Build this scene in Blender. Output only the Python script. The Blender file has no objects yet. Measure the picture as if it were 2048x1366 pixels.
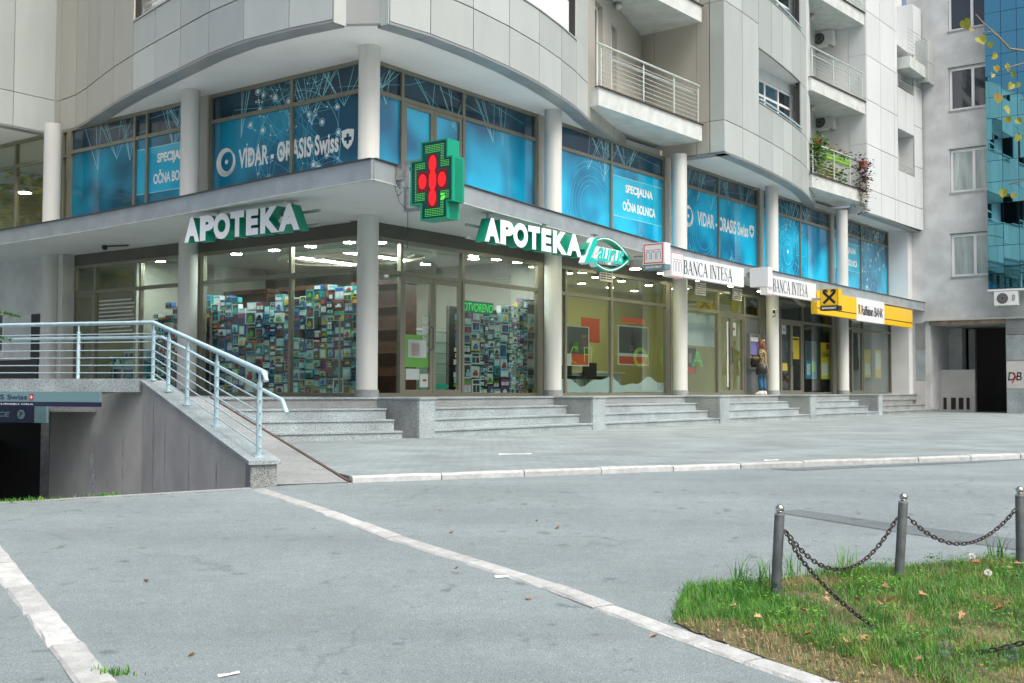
import bpy, bmesh, math, random
from mathutils import Vector, Matrix
R_ = math.radians
V = Vector
rng = random.Random(7)
scene = bpy.context.scene
col = scene.collection

# ------------------------------------------------------------------ camera
TH, X0, ZP = .6418, -2.683, .76
CAMZ = ZP + .1675
PITCH, ROLL, FPX = .0415, .0032, 2270.6
cam = bpy.data.cameras.new('camera')
cam_o = bpy.data.objects.new('camera', cam)
col.objects.link(cam_o)
cam.sensor_width = 36
cam.lens = FPX / 2048 * 36
cam.clip_start = .05
cam.clip_end = 2000
cam_o.location = (0, 0, CAMZ)
cam_o.rotation_mode = 'XYZ'
cam_o.matrix_world = Matrix.Translation((0, 0, CAMZ)) @ Matrix.Rotation(math.pi/2 + PITCH, 4, 'X') @ Matrix.Rotation(ROLL, 4, 'Z')
scene.camera = cam_o

# ------------------------------------------------------------------ sky, sun, exposure
world = bpy.data.worlds.new('World')
scene.world = world
world.use_nodes = True
wn = world.node_tree
bg = wn.nodes['Background']
sky = wn.nodes.new('ShaderNodeTexSky')
sky.sky_type = 'NISHITA'
sky.sun_disc = False
SUN_EL, SUN_AZ = 56, 140          # azimuth clockwise from +Y
sky.sun_elevation = R_(SUN_EL)
sky.sun_rotation = R_(SUN_AZ)
sky.air_density = .8
sky.dust_density = 8.0
sky.ozone_density = .2
wn.links.new(sky.outputs[0], bg.inputs[0])
bg.inputs[1].default_value = .135
sun = bpy.data.lights.new('sun', 'SUN')
sun.energy = 1.3
sun.angle = R_(45)
sun.color = (.86, .98, 1)
sun_o = bpy.data.objects.new('sun', sun)
col.objects.link(sun_o)
sd = V((math.sin(R_(SUN_AZ))*math.cos(R_(SUN_EL)), math.cos(R_(SUN_AZ))*math.cos(R_(SUN_EL)), math.sin(R_(SUN_EL))))
sun_o.rotation_euler = sd.to_track_quat('Z', 'Y').to_euler()
sun_o.location = (30, -30, 40)
scene.view_settings.view_transform = 'Standard'
scene.view_settings.look = 'None'
scene.view_settings.exposure = .6
scene.view_settings.gamma = 1
scene.view_settings.use_curve_mapping = False
scene.cycles.max_bounces = 8
scene.cycles.transparent_max_bounces = 16
scene.cycles.caustics_reflective = False
scene.cycles.caustics_refractive = False
scene.cycles.sample_clamp_indirect = 6

# ------------------------------------------------------------------ frames
DR = V((math.sin(TH), math.cos(TH), 0))
DL = V((-math.cos(TH), math.sin(TH), 0))
K = V((X0, 21, 0))
def B(a, b, z): return K + DR*a + DL*b + V((0, 0, z))
def TR(s, o, z): return B(s, -o, z)          # right-hand facade: along, outward, up
def TL(s, o, z): return B(-o, s, z)          # left-hand facade
def I3(x, y, z): return V((x, y, z))
def frame(org, u, d):                         # plan frame: u along, d outward
    org, u, d = V(org), V(u), V(d)
    return lambda a, b, z: org + u*a + d*b + V((0, 0, z))
def gz(y): return -.06*max(0., 11-max(y, -6))

# ------------------------------------------------------------------ mesh builder
WORG = {}
class MB:
    def __init__(s): s.v, s.f, s.m = [], [], []
    def add(s, vs, fs, mi=0):
        n = len(s.v)
        s.v += [V(p) for p in vs]
        for f in fs:
            s.f.append(tuple(i+n for i in f)); s.m.append(mi)
        return s
    def hexa(s, p, mi=0):
        return s.add(p, [(0,1,2,3),(7,6,5,4),(0,4,5,1),(1,5,6,2),(2,6,7,3),(3,7,4,0)], mi)
    def box(s, T, a0, a1, b0, b1, z0, z1, mi=0):
        return s.hexa([T(a0,b0,z0),T(a1,b0,z0),T(a1,b1,z0),T(a0,b1,z0),T(a0,b0,z1),T(a1,b0,z1),T(a1,b1,z1),T(a0,b1,z1)], mi)
    def quad(s, a, b, c, d, mi=0): return s.add([a,b,c,d], [(0,1,2,3)], mi)
    def prism(s, pts, T, d0, d1, mi=0, mside=None):
        n = len(pts)
        vs = [T(u, v, d0) for u, v in pts] + [T(u, v, d1) for u, v in pts]
        s.add(vs, [tuple(range(n)), tuple(range(2*n-1, n-1, -1))], mi)
        n0 = len(s.v)-2*n
        for i in range(n):
            j = (i+1) % n
            s.f.append((n0+i, n0+j, n0+n+j, n0+n+i)); s.m.append(mi if mside is None else mside)
        return s
    def slab(s, poly, z0, z1, mi=0, mside=None):           # plan polygon (world xy), z0..z1
        return s.prism(poly, lambda u, v, d: V((u, v, d)), z0, z1, mi, mside)
    def tube(s, path, r, n=8, mi=0, closed=False):
        path = [V(p) for p in path]
        rs = r if isinstance(r, (list, tuple)) else [r]*len(path)
        rings = []
        m = len(path)
        for i, p in enumerate(path):
            if closed: t = path[(i+1) % m]-path[i-1]
            else: t = path[min(i+1, m-1)]-path[max(i-1, 0)]
            t.normalize()
            up = V((0,0,1)) if abs(t.z) < .9 else V((1,0,0))
            x = t.cross(up).normalized(); y = x.cross(t).normalized()
            rings.append([p+(x*math.cos(a)+y*math.sin(a))*rs[i] for a in [2*math.pi*k/n for k in range(n)]])
        vs = [q for g in rings for q in g]; fs = []
        for i in range(m if closed else m-1):
            i2 = (i+1) % m
            for k in range(n):
                k2 = (k+1) % n
                fs.append((i*n+k, i*n+k2, i2*n+k2, i2*n+k))
        if not closed:
            fs.append(tuple(range(n-1, -1, -1))); fs.append(tuple((m-1)*n+k for k in range(n)))
        return s.add(vs, fs, mi)
    def lathe(s, c, prof, n=16, mi=0):
        c = V(c)
        vs = [c+V((r*math.cos(2*math.pi*k/n), r*math.sin(2*math.pi*k/n), z)) for r, z in prof for k in range(n)]
        fs = []
        for i in range(len(prof)-1):
            for k in range(n):
                k2 = (k+1) % n
                fs.append((i*n+k, i*n+k2, (i+1)*n+k2, (i+1)*n+k))
        fs.append(tuple(range(n-1, -1, -1))); fs.append(tuple((len(prof)-1)*n+k for k in range(n)))
        return s.add(vs, fs, mi)
    def mesh(s, name, mats, org=V((0,0,0)), smooth=False, recalc=True):
        me = bpy.data.meshes.new(name)
        me.from_pydata([p-org for p in s.v], [], s.f)
        for m in (mats if isinstance(mats, (list, tuple)) else [mats]): me.materials.append(m)
        if any(s.m): me.polygons.foreach_set('material_index', s.m)
        if recalc:
            bm = bmesh.new(); bm.from_mesh(me)
            bmesh.ops.recalc_face_normals(bm, faces=bm.faces)
            bm.to_mesh(me); bm.free()
        if smooth: me.shade_smooth() if smooth is True else me.shade_smooth()
        if smooth == 'auto':
            me.shade_smooth()
            me.set_sharp_from_angle(angle=R_(40))
        me.update()
        return me
    def bbox(s):
        lo = V((min(p.x for p in s.v), min(p.y for p in s.v), min(p.z for p in s.v)))
        hi = V((max(p.x for p in s.v), max(p.y for p in s.v), max(p.z for p in s.v)))
        return lo, hi
    def build(s, name, mats, parent=None, smooth=False, recalc=True):
        lo, hi = s.bbox()
        org = V(((lo.x+hi.x)/2, (lo.y+hi.y)/2, lo.z))
        me = s.mesh(name, mats, org, smooth, recalc)
        return link(name, me, org, parent)
def link(name, data, org, parent=None):
    o = bpy.data.objects.new(name, data)
    col.objects.link(o)
    org = V(org)
    if parent is not None:
        o.parent = parent
        o.location = org-WORG[parent.name]
    else: o.location = org
    WORG[o.name] = org
    return o
def empty(name, org): 
    o = link(name, None, org); o.empty_display_size = .2
    return o
def tag(o, label=None, cat=None, group=None, kind=None):
    if label: o['label'] = label
    if cat: o['category'] = cat
    if group: o['group'] = group
    if kind: o['kind'] = kind
    return o
def part(name, mats, parent, fn, smooth=False):
    m = MB(); fn(m); return m.build(name, mats, parent, smooth)

# ------------------------------------------------------------------ text
def text_geo(txt, size=1, bold=0., extrude=0., shear=0., spacing=1.):
    c = bpy.data.curves.new('t', 'FONT')
    c.body = txt; c.size = size; c.offset = bold; c.extrude = extrude; c.shear = shear
    c.space_character = spacing; c.fill_mode = 'BOTH' if extrude else 'FRONT'; c.resolution_u = 4
    o = bpy.data.objects.new('t', c); col.objects.link(o)
    dg = bpy.context.evaluated_depsgraph_get()
    me = o.evaluated_get(dg).to_mesh()
    vs = [V(v.co) for v in me.vertices]; fs = [tuple(p.vertices) for p in me.polygons]; ns = [V(p.normal) for p in me.polygons]
    o.evaluated_get(dg).to_mesh_clear()
    bpy.data.objects.remove(o); bpy.data.curves.remove(c)
    return vs, fs, ns
def text_into(mb, txt, T, u0, u1, v0, v1, d0=0., d1=None, bold=0., shear=0., spacing=1., mi=0, mside=None, flip=False):
    """fit text to the rectangle u0..u1, v0..v1 of frame T(u, v, d); extrude d0..d1"""
    vs, fs, ns = text_geo(txt, 1, bold, .5 if d1 is not None else 0., shear, spacing)
    if not vs: return
    x0, x1 = min(v.x for v in vs), max(v.x for v in vs); y0, y1 = min(v.y for v in vs), max(v.y for v in vs)
    out = []
    for v in vs:
        u = u0+(v.x-x0)/(x1-x0)*(u1-u0); w = v0+(v.y-y0)/(y1-y0)*(v1-v0)
        d = d0 if d1 is None else d0+(v.z+.5)*(d1-d0)
        out.append(T(u, w, d))
    n = len(mb.v); mb.v += out
    for f, nn in zip(fs, ns):
        mb.f.append(tuple(i+n for i in f))
        mb.m.append(mi if mside is None or nn.z > .7 else mside)
def stroke_into(mb, pts, ws, T, d, mi=0):
    """a flat ribbon through pts with widths ws"""
    L, Rr = [], []
    n = len(pts)
    for i in range(n):
        a = V(pts[max(i-1,0)]); b = V(pts[min(i+1,n-1)])
        t = (b-a).normalized(); nn = V((-t.y, t.x)); p = V(pts[i]); w = ws[i] if isinstance(ws, (list,tuple)) else ws
        L.append(p+nn*w/2); Rr.append(p-nn*w/2)
    for i in range(n-1):
        mb.add([T(q.x, q.y, d) for q in (Rr[i], Rr[i+1], L[i+1], L[i])], [(0,1,2,3)], mi)
def disc_into(mb, c, r, T, d, n=8, mi=0, ry=None):
    ry = ry or r
    mb.add([T(c[0]+r*math.cos(2*math.pi*k/n), c[1]+ry*math.sin(2*math.pi*k/n), d) for k in range(n)], [tuple(range(n))], mi)

# ------------------------------------------------------------------ materials
MATS = {}
def nmat(name):
    m = bpy.data.materials.new(name); m.use_nodes = True
    nt = m.node_tree; b = nt.nodes['Principled BSDF']
    MATS[name] = m
    return m, nt, b
def c4(c): return (c[0], c[1], c[2], 1)
def mat(name, base, rough=.5, metal=0., var=0., vscale=3., detail=4, bump=0., bscale=40., coat=0., rnd=0., spec=.5, second=None, streak=False):
    m, nt, b = nmat(name)
    b.inputs['Roughness'].default_value = rough; b.inputs['Metallic'].default_value = metal
    b.inputs['Coat Weight'].default_value = coat; b.inputs['Coat Roughness'].default_value = .03
    b.inputs['Specular IOR Level'].default_value = spec
    b.inputs['Base Color'].default_value = c4(base)
    L = nt.links.new
    out = None
    if var or second or rnd or bump:
        tc = nt.nodes.new('ShaderNodeNewGeometry')
    if var or second:
        n = nt.nodes.new('ShaderNodeTexNoise'); n.inputs['Scale'].default_value = vscale; n.inputs['Detail'].default_value = detail
        if streak:
            mp = nt.nodes.new('ShaderNodeMapping'); mp.inputs['Scale'].default_value = (1, 1, .12 if streak is True else streak)
            L(tc.outputs['Position'], mp.inputs[0]); L(mp.outputs[0], n.inputs['Vector'])
        else: L(tc.outputs['Position'], n.inputs['Vector'])
        r = nt.nodes.new('ShaderNodeValToRGB')
        r.color_ramp.elements[0].position = .35; r.color_ramp.elements[1].position = .65
        lo = second or tuple(x*(1-var) for x in base); hi = tuple(min(1, x*(1+var*.6)) for x in base)
        r.color_ramp.elements[0].color = c4(lo); r.color_ramp.elements[1].color = c4(hi)
        L(n.outputs['Fac'], r.inputs[0]); out = r.outputs[0]
    if rnd:
        oi = nt.nodes.new('ShaderNodeObjectInfo'); mr = nt.nodes.new('ShaderNodeMapRange')
        mr.inputs['To Min'].default_value = 1-rnd; mr.inputs['To Max'].default_value = 1+rnd*.5
        L(oi.outputs['Random'], mr.inputs[0])
        mx = nt.nodes.new('ShaderNodeMix'); mx.data_type = 'RGBA'; mx.blend_type = 'MULTIPLY'; mx.inputs['Factor'].default_value = 1
        if out: L(out, mx.inputs['A'])
        else: mx.inputs['A'].default_value = c4(base)
        L(mr.outputs[0], mx.inputs['B']); out = mx.outputs['Result']
    if out: L(out, b.inputs['Base Color'])
    if bump:
        n2 = nt.nodes.new('ShaderNodeTexNoise'); n2.inputs['Scale'].default_value = bscale; n2.inputs['Detail'].default_value = 5
        L(tc.outputs['Position'], n2.inputs['Vector'])
        bp = nt.nodes.new('ShaderNodeBump'); bp.inputs['Strength'].default_value = bump; bp.inputs['Distance'].default_value = .02
        L(n2.outputs['Fac'], bp.inputs['Height']); L(bp.outputs[0], b.inputs['Normal'])
    return m
def emit(name, c, st):
    m, nt, b = nmat(name)
    b.inputs['Base Color'].default_value = c4(c); b.inputs['Emission Color'].default_value = c4(c); b.inputs['Emission Strength'].default_value = st
    return m
def glass(name, tint=(.9,.97,.95), ior=1.5, boost=1., rough=0.):
    m, nt, b = nmat(name)
    nt.nodes.remove(b)
    t = nt.nodes.new('ShaderNodeBsdfTransparent'); t.inputs[0].default_value = c4(tint)
    g = nt.nodes.new('ShaderNodeBsdfGlossy'); g.inputs['Roughness'].default_value = rough
    # Schlick reflectance, the same from both faces of the pane
    f0 = ((ior-1)/(ior+1))**2*boost
    ge = nt.nodes.new('ShaderNodeNewGeometry'); dt = nt.nodes.new('ShaderNodeVectorMath'); dt.operation = 'DOT_PRODUCT'
    nt.links.new(ge.outputs['Normal'], dt.inputs[0]); nt.links.new(ge.outputs['Incoming'], dt.inputs[1])
    ab = nt.nodes.new('ShaderNodeMath'); ab.operation = 'ABSOLUTE'; nt.links.new(dt.outputs['Value'], ab.inputs[0])
    om = nt.nodes.new('ShaderNodeMath'); om.operation = 'SUBTRACT'; om.inputs[0].default_value = 1; nt.links.new(ab.outputs[0], om.inputs[1])
    pw = nt.nodes.new('ShaderNodeMath'); pw.operation = 'POWER'; pw.inputs[1].default_value = 5; nt.links.new(om.outputs[0], pw.inputs[0])
    mu = nt.nodes.new('ShaderNodeMath'); mu.operation = 'MULTIPLY_ADD'; mu.inputs[1].default_value = 1-f0; mu.inputs[2].default_value = f0; mu.use_clamp = True
    nt.links.new(pw.outputs[0], mu.inputs[0])
    mx = nt.nodes.new('ShaderNodeMixShader')
    # faint waviness of float glass
    tc = nt.nodes.new('ShaderNodeNewGeometry'); nz = nt.nodes.new('ShaderNodeTexNoise'); nz.inputs['Scale'].default_value = .9; nz.inputs['Detail'].default_value = 1
    bp = nt.nodes.new('ShaderNodeBump'); bp.inputs['Strength'].default_value = .12; bp.inputs['Distance'].default_value = .02
    L = nt.links.new
    L(tc.outputs['Position'], nz.inputs['Vector']); L(nz.outputs['Fac'], bp.inputs['Height']); L(bp.outputs[0], g.inputs['Normal'])
    L(mu.outputs[0], mx.inputs[0]); L(t.outputs[0], mx.inputs[1]); L(g.outputs[0], mx.inputs[2])
    L(mx.outputs[0], nt.nodes['Material Output'].inputs[0])
    return m

def granite(name, base, dark, light, scale=55):
    m, nt, b = nmat(name); L = nt.links.new
    tc = nt.nodes.new('ShaderNodeNewGeometry')
    n = nt.nodes.new('ShaderNodeTexNoise'); n.inputs['Scale'].default_value = scale; n.inputs['Detail'].default_value = 3; n.inputs['Roughness'].default_value = .7
    r = nt.nodes.new('ShaderNodeValToRGB'); e = r.color_ramp.elements
    e[0].position = .36; e[0].color = c4(dark); e[1].position = .66; e[1].color = c4(light)
    k = e.new(.5); k.color = c4(base)
    n2 = nt.nodes.new('ShaderNodeTexNoise'); n2.inputs['Scale'].default_value = 1.7; n2.inputs['Detail'].default_value = 5
    mp = nt.nodes.new('ShaderNodeMapRange'); mp.inputs['From Min'].default_value = .3; mp.inputs['From Max'].default_value = .7; mp.inputs['To Min'].default_value = .72; mp.inputs['To Max'].default_value = 1.1
    mx = nt.nodes.new('ShaderNodeMix'); mx.data_type = 'RGBA'; mx.blend_type = 'MULTIPLY'; mx.inputs['Factor'].default_value = 1
    L(tc.outputs['Position'], n.inputs['Vector']); L(tc.outputs['Position'], n2.inputs['Vector'])
    L(n.outputs['Fac'], r.inputs[0]); L(n2.outputs['Fac'], mp.inputs[0]); L(r.outputs[0], mx.inputs['A']); L(mp.outputs[0], mx.inputs['B'])
    L(mx.outputs['Result'], b.inputs['Base Color']); b.inputs['Roughness'].default_value = .55
    return m
def asphalt(name, base, patchy=.25):
    m, nt, b = nmat(name); L = nt.links.new
    tc = nt.nodes.new('ShaderNodeNewGeometry')
    def noise(sc, det, rough=.6, stretch=None):
        n = nt.nodes.new('ShaderNodeTexNoise'); n.inputs['Scale'].default_value = sc; n.inputs['Detail'].default_value = det; n.inputs['Roughness'].default_value = rough
        L(tc.outputs['Position'], n.inputs['Vector']); return n
    def rng_(n, lo, hi, a=.3, c=.7):
        q = nt.nodes.new('ShaderNodeMapRange'); q.inputs['From Min'].default_value = a; q.inputs['From Max'].default_value = c
        q.inputs['To Min'].default_value = lo; q.inputs['To Max'].default_value = hi; L(n.outputs['Fac'], q.inputs[0]); return q
    fine = rng_(noise(130, 4, .75), .42, 1.55, .3, .7)
    mid = rng_(noise(9, 5), 1-patchy*.5, 1+patchy*.4)
    big = rng_(noise(.55, 6), 1-patchy, 1+patchy*.7)
    spots = rng_(noise(6.5, 3, .5), .66, 1., .27, .36)
    # hairline cracks, only here and there
    vo = nt.nodes.new('ShaderNodeTexVoronoi'); vo.feature = 'DISTANCE_TO_EDGE'; vo.inputs['Scale'].default_value = .42
    ds = nt.nodes.new('ShaderNodeTexNoise'); ds.inputs['Scale'].default_value = 1.6; ds.inputs['Detail'].default_value = 7
    L(tc.outputs['Position'], ds.inputs['Vector'])
    ad = nt.nodes.new('ShaderNodeVectorMath'); ad.operation = 'MULTIPLY_ADD'; ad.inputs[1].default_value = (.9,.9,.0)
    L(ds.outputs['Color'], ad.inputs[0]); L(tc.outputs['Position'], ad.inputs[2]); L(ad.outputs[0], vo.inputs['Vector'])
    ck = nt.nodes.new('ShaderNodeMapRange'); ck.inputs['From Max'].default_value = .008; ck.inputs['To Min'].default_value = .78; L(vo.outputs['Distance'], ck.inputs[0])
    msk = rng_(noise(.35, 2), 0, 1, .5, .56)
    cm = nt.nodes.new('ShaderNodeMix'); cm.data_type = 'FLOAT'; cm.inputs['A'].default_value = 1; L(msk.outputs[0], cm.inputs['Factor']); L(ck.outputs[0], cm.inputs['B'])
    # long wear tracks
    tr = nt.nodes.new('ShaderNodeTexNoise'); tr.inputs['Scale'].default_value = 1.1; tr.inputs['Detail'].default_value = 5
    tm = nt.nodes.new('ShaderNodeMapping'); tm.inputs['Rotation'].default_value = (0,0,.5); tm.inputs['Scale'].default_value = (.16,1.3,1); L(tc.outputs['Position'], tm.inputs[0]); L(tm.outputs[0], tr.inputs['Vector'])
    trk = rng_(tr, .9, 1.07)
    prev = None
    for q in (fine, mid, big, spots, cm, trk):
        if prev is None: prev = q.outputs[0]; continue
        mu = nt.nodes.new('ShaderNodeMath'); mu.operation = 'MULTIPLY'; L(prev, mu.inputs[0]); L(q.outputs[0], mu.inputs[1]); prev = mu.outputs[0]
    mx = nt.nodes.new('ShaderNodeMix'); mx.data_type = 'RGBA'; mx.blend_type = 'MULTIPLY'; mx.inputs['Factor'].default_value = 1
    mx.inputs['A'].default_value = c4(base); L(prev, mx.inputs['B']); L(mx.outputs['Result'], b.inputs['Base Color'])
    b.inputs['Roughness'].default_value = .85
    bp = nt.nodes.new('ShaderNodeBump'); bp.inputs['Strength'].default_value = .6; bp.inputs['Distance'].default_value = .01
    L(fine.outputs[0], bp.inputs['Height']); L(bp.outputs[0], b.inputs['Normal'])
    return m
def pavers(name):
    m, nt, b = nmat(name); L = nt.links.new
    tc = nt.nodes.new('ShaderNodeNewGeometry'); mp = nt.nodes.new('ShaderNodeMapping'); mp.inputs['Rotation'].default_value = (0, 0, TH+.12)
    br = nt.nodes.new('ShaderNodeTexBrick'); br.inputs['Scale'].default_value = 1
    br.inputs['Brick Width'].default_value = .2; br.inputs['Row Height'].default_value = .1; br.inputs['Mortar Size'].default_value = .006; br.inputs['Mortar Smooth'].default_value = .3
    br.inputs['Color1'].default_value = (.25,.3,.31,1); br.inputs['Color2'].default_value = (.222,.268,.278,1); br.inputs['Mortar'].default_value = (.17,.19,.19,1)
    L(tc.outputs['Position'], mp.inputs[0]); L(mp.outputs[0], br.inputs['Vector'])
    n = nt.nodes.new('ShaderNodeTexNoise'); n.inputs['Scale'].default_value = .8; n.inputs['Detail'].default_value = 8; n.inputs['Roughness'].default_value = .65
    L(tc.outputs['Position'], n.inputs['Vector'])
    q = nt.nodes.new('ShaderNodeMapRange'); q.inputs['From Min'].default_value = .3; q.inputs['From Max'].default_value = .7; q.inputs['To Min'].default_value = .7; q.inputs['To Max'].default_value = 1.25
    L(n.outputs['Fac'], q.inputs[0])
    mx = nt.nodes.new('ShaderNodeMix'); mx.data_type = 'RGBA'; mx.blend_type = 'MULTIPLY'; mx.inputs['Factor'].default_value = 1
    L(br.outputs['Color'], mx.inputs['A']); L(q.outputs[0], mx.inputs['B']); L(mx.outputs['Result'], b.inputs['Base Color'])
    bp = nt.nodes.new('ShaderNodeBump'); bp.inputs['Strength'].default_value = .5; bp.inputs['Distance'].default_value = .01; bp.invert = True
    L(br.outputs['Fac'], bp.inputs['Height']); L(bp.outputs[0], b.inputs['Normal'])
    b.inputs['Roughness'].default_value = .8
    return m

M_ASPH = asphalt('asphalt', (.25,.302,.316), .15)
M_ASPH2 = asphalt('asphalt_patch', (.165,.2,.213), .12)
M_PAVE = pavers('paving')
M_KERB = mat('kerb_concrete', (.47,.49,.485), .9, var=.16, vscale=11, detail=8, bump=.5, bscale=60, rnd=.2)
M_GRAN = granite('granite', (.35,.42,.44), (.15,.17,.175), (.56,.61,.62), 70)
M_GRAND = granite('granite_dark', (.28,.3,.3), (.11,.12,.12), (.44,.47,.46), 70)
M_RAMP = asphalt('ramp_concrete', (.33,.355,.355), .18)
M_WALLC = mat('retaining_concrete', (.54,.525,.49), .9, var=.15, vscale=1.3, detail=12, bump=.45, bscale=45)
M_STAIN = mat('white_efflorescence', (.6,.6,.58), .9, var=.3, vscale=20)
M_PLAST = mat('plaster_offwhite', (.56,.56,.54), .8, var=.07, vscale=1.4, detail=6)
M_PLASTG = mat('plaster_grey', (.58,.6,.6), .85, var=.14, vscale=1.6, detail=7, bump=.25, bscale=50)
M_WHITE = mat('plaster_white', (.75,.76,.76), .75, var=.06, vscale=1.2, detail=6)
M_COL = mat('column_paint', (.6,.61,.58), .55, var=.13, vscale=3., detail=9, streak=True)
M_CLAD = mat('cladding_panel', (.49,.53,.512), .36, metal=.15, var=.035, vscale=2.5, detail=8, rnd=.15, streak=.3)
M_CLADW = mat('cladding_white', (.7,.74,.75), .34, metal=.1, var=.03, vscale=2.5, detail=8, rnd=.06, streak=.3)
M_CLADB = mat('cladding_beige', (.42,.41,.36), .4, metal=.1, var=.04, vscale=2.5, detail=8, rnd=.06, streak=.3)
M_GAP = mat('panel_backing', (.03,.03,.03), .9)
M_LIP = mat('lip_metal', (.3,.32,.32), .4, metal=.3, var=.1, vscale=1.5)
M_SOFF = mat('soffit_paint', (.68,.7,.69), .7, var=.05, vscale=.8, detail=6)
M_FASC = mat('fascia_sheet', (.4,.45,.475), .38, metal=.35, var=.12, vscale=2.5, detail=6, rnd=.05)
M_FLASH = mat('flashing', (.09,.095,.1), .5, metal=.5)
M_FRAME = mat('window_frame_olive', (.24,.235,.18), .4, metal=.4, var=.06, vscale=3)
M_FRAMED = mat('dark_head_band', (.085,.085,.07), .5, var=.12, vscale=2)
M_FRAMEW = mat('white_pvc', (.86,.87,.87), .4)
M_GLASS = glass('shop_glass', (.86,.94,.92), 1.52, 1.6)
M_GLASSR = glass('street_glass', (.88,.95,.93), 1.6, 2.2)
M_RAIL = mat('railing_pale_blue', (.45,.62,.68), .4, var=.1, vscale=14)
M_RAILG = mat('railing_grey_green', (.5,.56,.53), .4, var=.08, vscale=10)
M_STEEL = mat('galvanised_steel', (.45,.46,.46), .35, metal=.8, var=.15, vscale=12)
M_RUST = mat('rusted_steel', (.12,.08,.06), .8, metal=.3, var=.4, vscale=25)
M_BLACK = mat('black', (.012,.012,.013), .5)
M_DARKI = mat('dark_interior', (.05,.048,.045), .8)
# ================================================================== the setting
def xy(p): return (p.x, p.y)
W0, W1, W2 = V((-2.45,10.72,0)), V((-5.36,16.5,0)), V((-8.0,19.6,0))
RB0, RB1 = V((-1.585,11.2,0)), V((-5.03,19.0,0))          # outer edge of the wheelchair ramp
SLABDIR = V((-.94,.341,0))
SL0 = W1.copy(); SL1 = W1 + SLABDIR*8
# road: near slope and far level, with the garage ramp cut out
m = MB()
near = [(-80,-6),(80,-6),(80,11),(-2.31,11),(-2.31,10.78),(-2.456,10.70),(-4.404,9.826),(-9.0,7.75),(-9.0,11),(-80,11)]
m.add([V((x,y,gz(y))) for x, y in near], [tuple(range(len(near)))])
m.add([V((-80,-6,gz(-6))),V((-80,-60,gz(-6))),V((80,-60,gz(-6))),V((80,-6,gz(-6)))], [(0,1,2,3)])
far = [(-2.31,11),(80,11),(400,200),(400,600),(-400,600),(-400,200),(-80,11),(-9.0,11),(-9.0,34),(-7.0,34),(-7.0,20.0),(-5.5,17.2)]
m.add([V((x,y,0)) for x, y in far], [tuple(range(len(far)))])
tag(m.build('road', M_ASPH, recalc=False), kind='structure')
# garage ramp going down under the terrace
m = MB()
g0 = [V((-2.456,10.70,-.03)),V((-4.404,9.826,-.085)),V((-9.0,7.75,-.2))]
m.add([g0[0],g0[1],g0[2],V((-9.4,19,-2.4)),V((-9.4,34,-2.4)),V((-7,34,-2.4)),V((-8.0,19.6,-2.4)),V((-5.36,16.5,-1.9))],[(0,1,2,3,7),(3,4,5,6,7)])
tag(m.build('garage_ramp', M_ASPH2, recalc=False), kind='structure')
# concrete lip along the head of the garage ramp
m = MB()
for i in range(2):
    a, b_ = g0[i], g0[i+1]
    n = V((b_.y-a.y, -(b_.x-a.x), 0)).normalized()*-.09
    m.hexa([a+V((0,0,-.05)),b_+V((0,0,-.05)),b_+n+V((0,0,-.05)),a+n+V((0,0,-.05)),a+V((0,0,.025)),b_+V((0,0,.025)),b_+n+V((0,0,.02)),a+n+V((0,0,.02))])
tag(m.build('ramp_head_kerb', M_RAMP), kind='structure')

# pavement
kd = (V((6.972,15.501,0))-V((-1.581,11.156,0))).normalized()
KB = V((-1.56,11.16,0))
kend = KB + kd*38
pv = [xy(KB+V((.02,.06,0))), xy(kend), (60,50), xy(TR(60,-3,0)), xy(TR(31,-3,0)), xy(TR(-.2,-.2,0)), xy(RB1), ]
m = MB(); m.slab(pv, -.06, .05)
tag(m.build('pavement', M_PAVE), kind='structure')

def kerb_run(root, pts, width, length, z0, hgt, mats, gap=.012, sideways=1, jit=.0):
    # pts: world polyline; stones as separate parts
    segs = []
    for a, b_ in zip(pts[:-1], pts[1:]):
        n = max(1, round((b_-a).length/length))
        for i in range(n): segs.append((a.lerp(b_, i/n), a.lerp(b_, (i+1)/n)))
    for a, b_ in segs:
        t = (b_-a).normalized(); nn = V((-t.y, t.x, 0))*sideways
        a2 = a+t*gap/2; b2 = b_-t*gap/2
        dz = rng.uniform(-jit, jit); w = width
        mb = MB(); c = .018
        def P(p, k, z): return V((p.x+nn.x*k, p.y+nn.y*k, gz(p.y+nn.y*k)+z0+z+dz))
        prof = [(0,-.12),(0,hgt-c),(c,hgt),(w-c,hgt),(w,hgt-c*.6),(w,-.12)]
        nseg = 4; vs = []
        for i in range(nseg+1):
            p = a2.lerp(b2, i/nseg)
            for k, z in prof:
                jj = rng.uniform(-.006,.006) if 0 < i < nseg else rng.uniform(-.012,.004)
                vs.append(P(p, k+jj*.8, z+ (jj*.5 if z > 0 else 0)))
        q = len(prof); fs = []
        for i in range(nseg):
            for k in range(q-1): fs.append((i*q+k, i*q+k+1, (i+1)*q+k+1, (i+1)*q+k))
        fs.append(tuple(range(q-1,-1,-1))); fs.append(tuple(nseg*q+k for k in range(q)))
        mb.add(vs, fs); mb.build('kerb_stone', mats, root)
def kerb(name, pts, label, **kw):
    r = empty(name, pts[0]); tag(r, kind='structure')
    kerb_run(r, pts, **kw); return r
kerb('pavement_kerb', [KB, KB+kd*38], None, width=.11, length=.95, z0=0, hgt=.068, mats=M_KERB, jit=.004)
def G(x, y): return V((x, y, 0))
kerb('driveway_kerb', [G(-2.30,10.68), G(-1.46,9.46), G(-.79,8.36), G(-.19,7.53), G(.29,6.86), G(.58,6.37), G(.86,5.9), G(1.19,5.38), G(1.43,5.02), G(2.6,3.1)], None, width=.145, length=.82, z0=-.005, hgt=.018, mats=M_KERB, sideways=-1, jit=.006)
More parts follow.
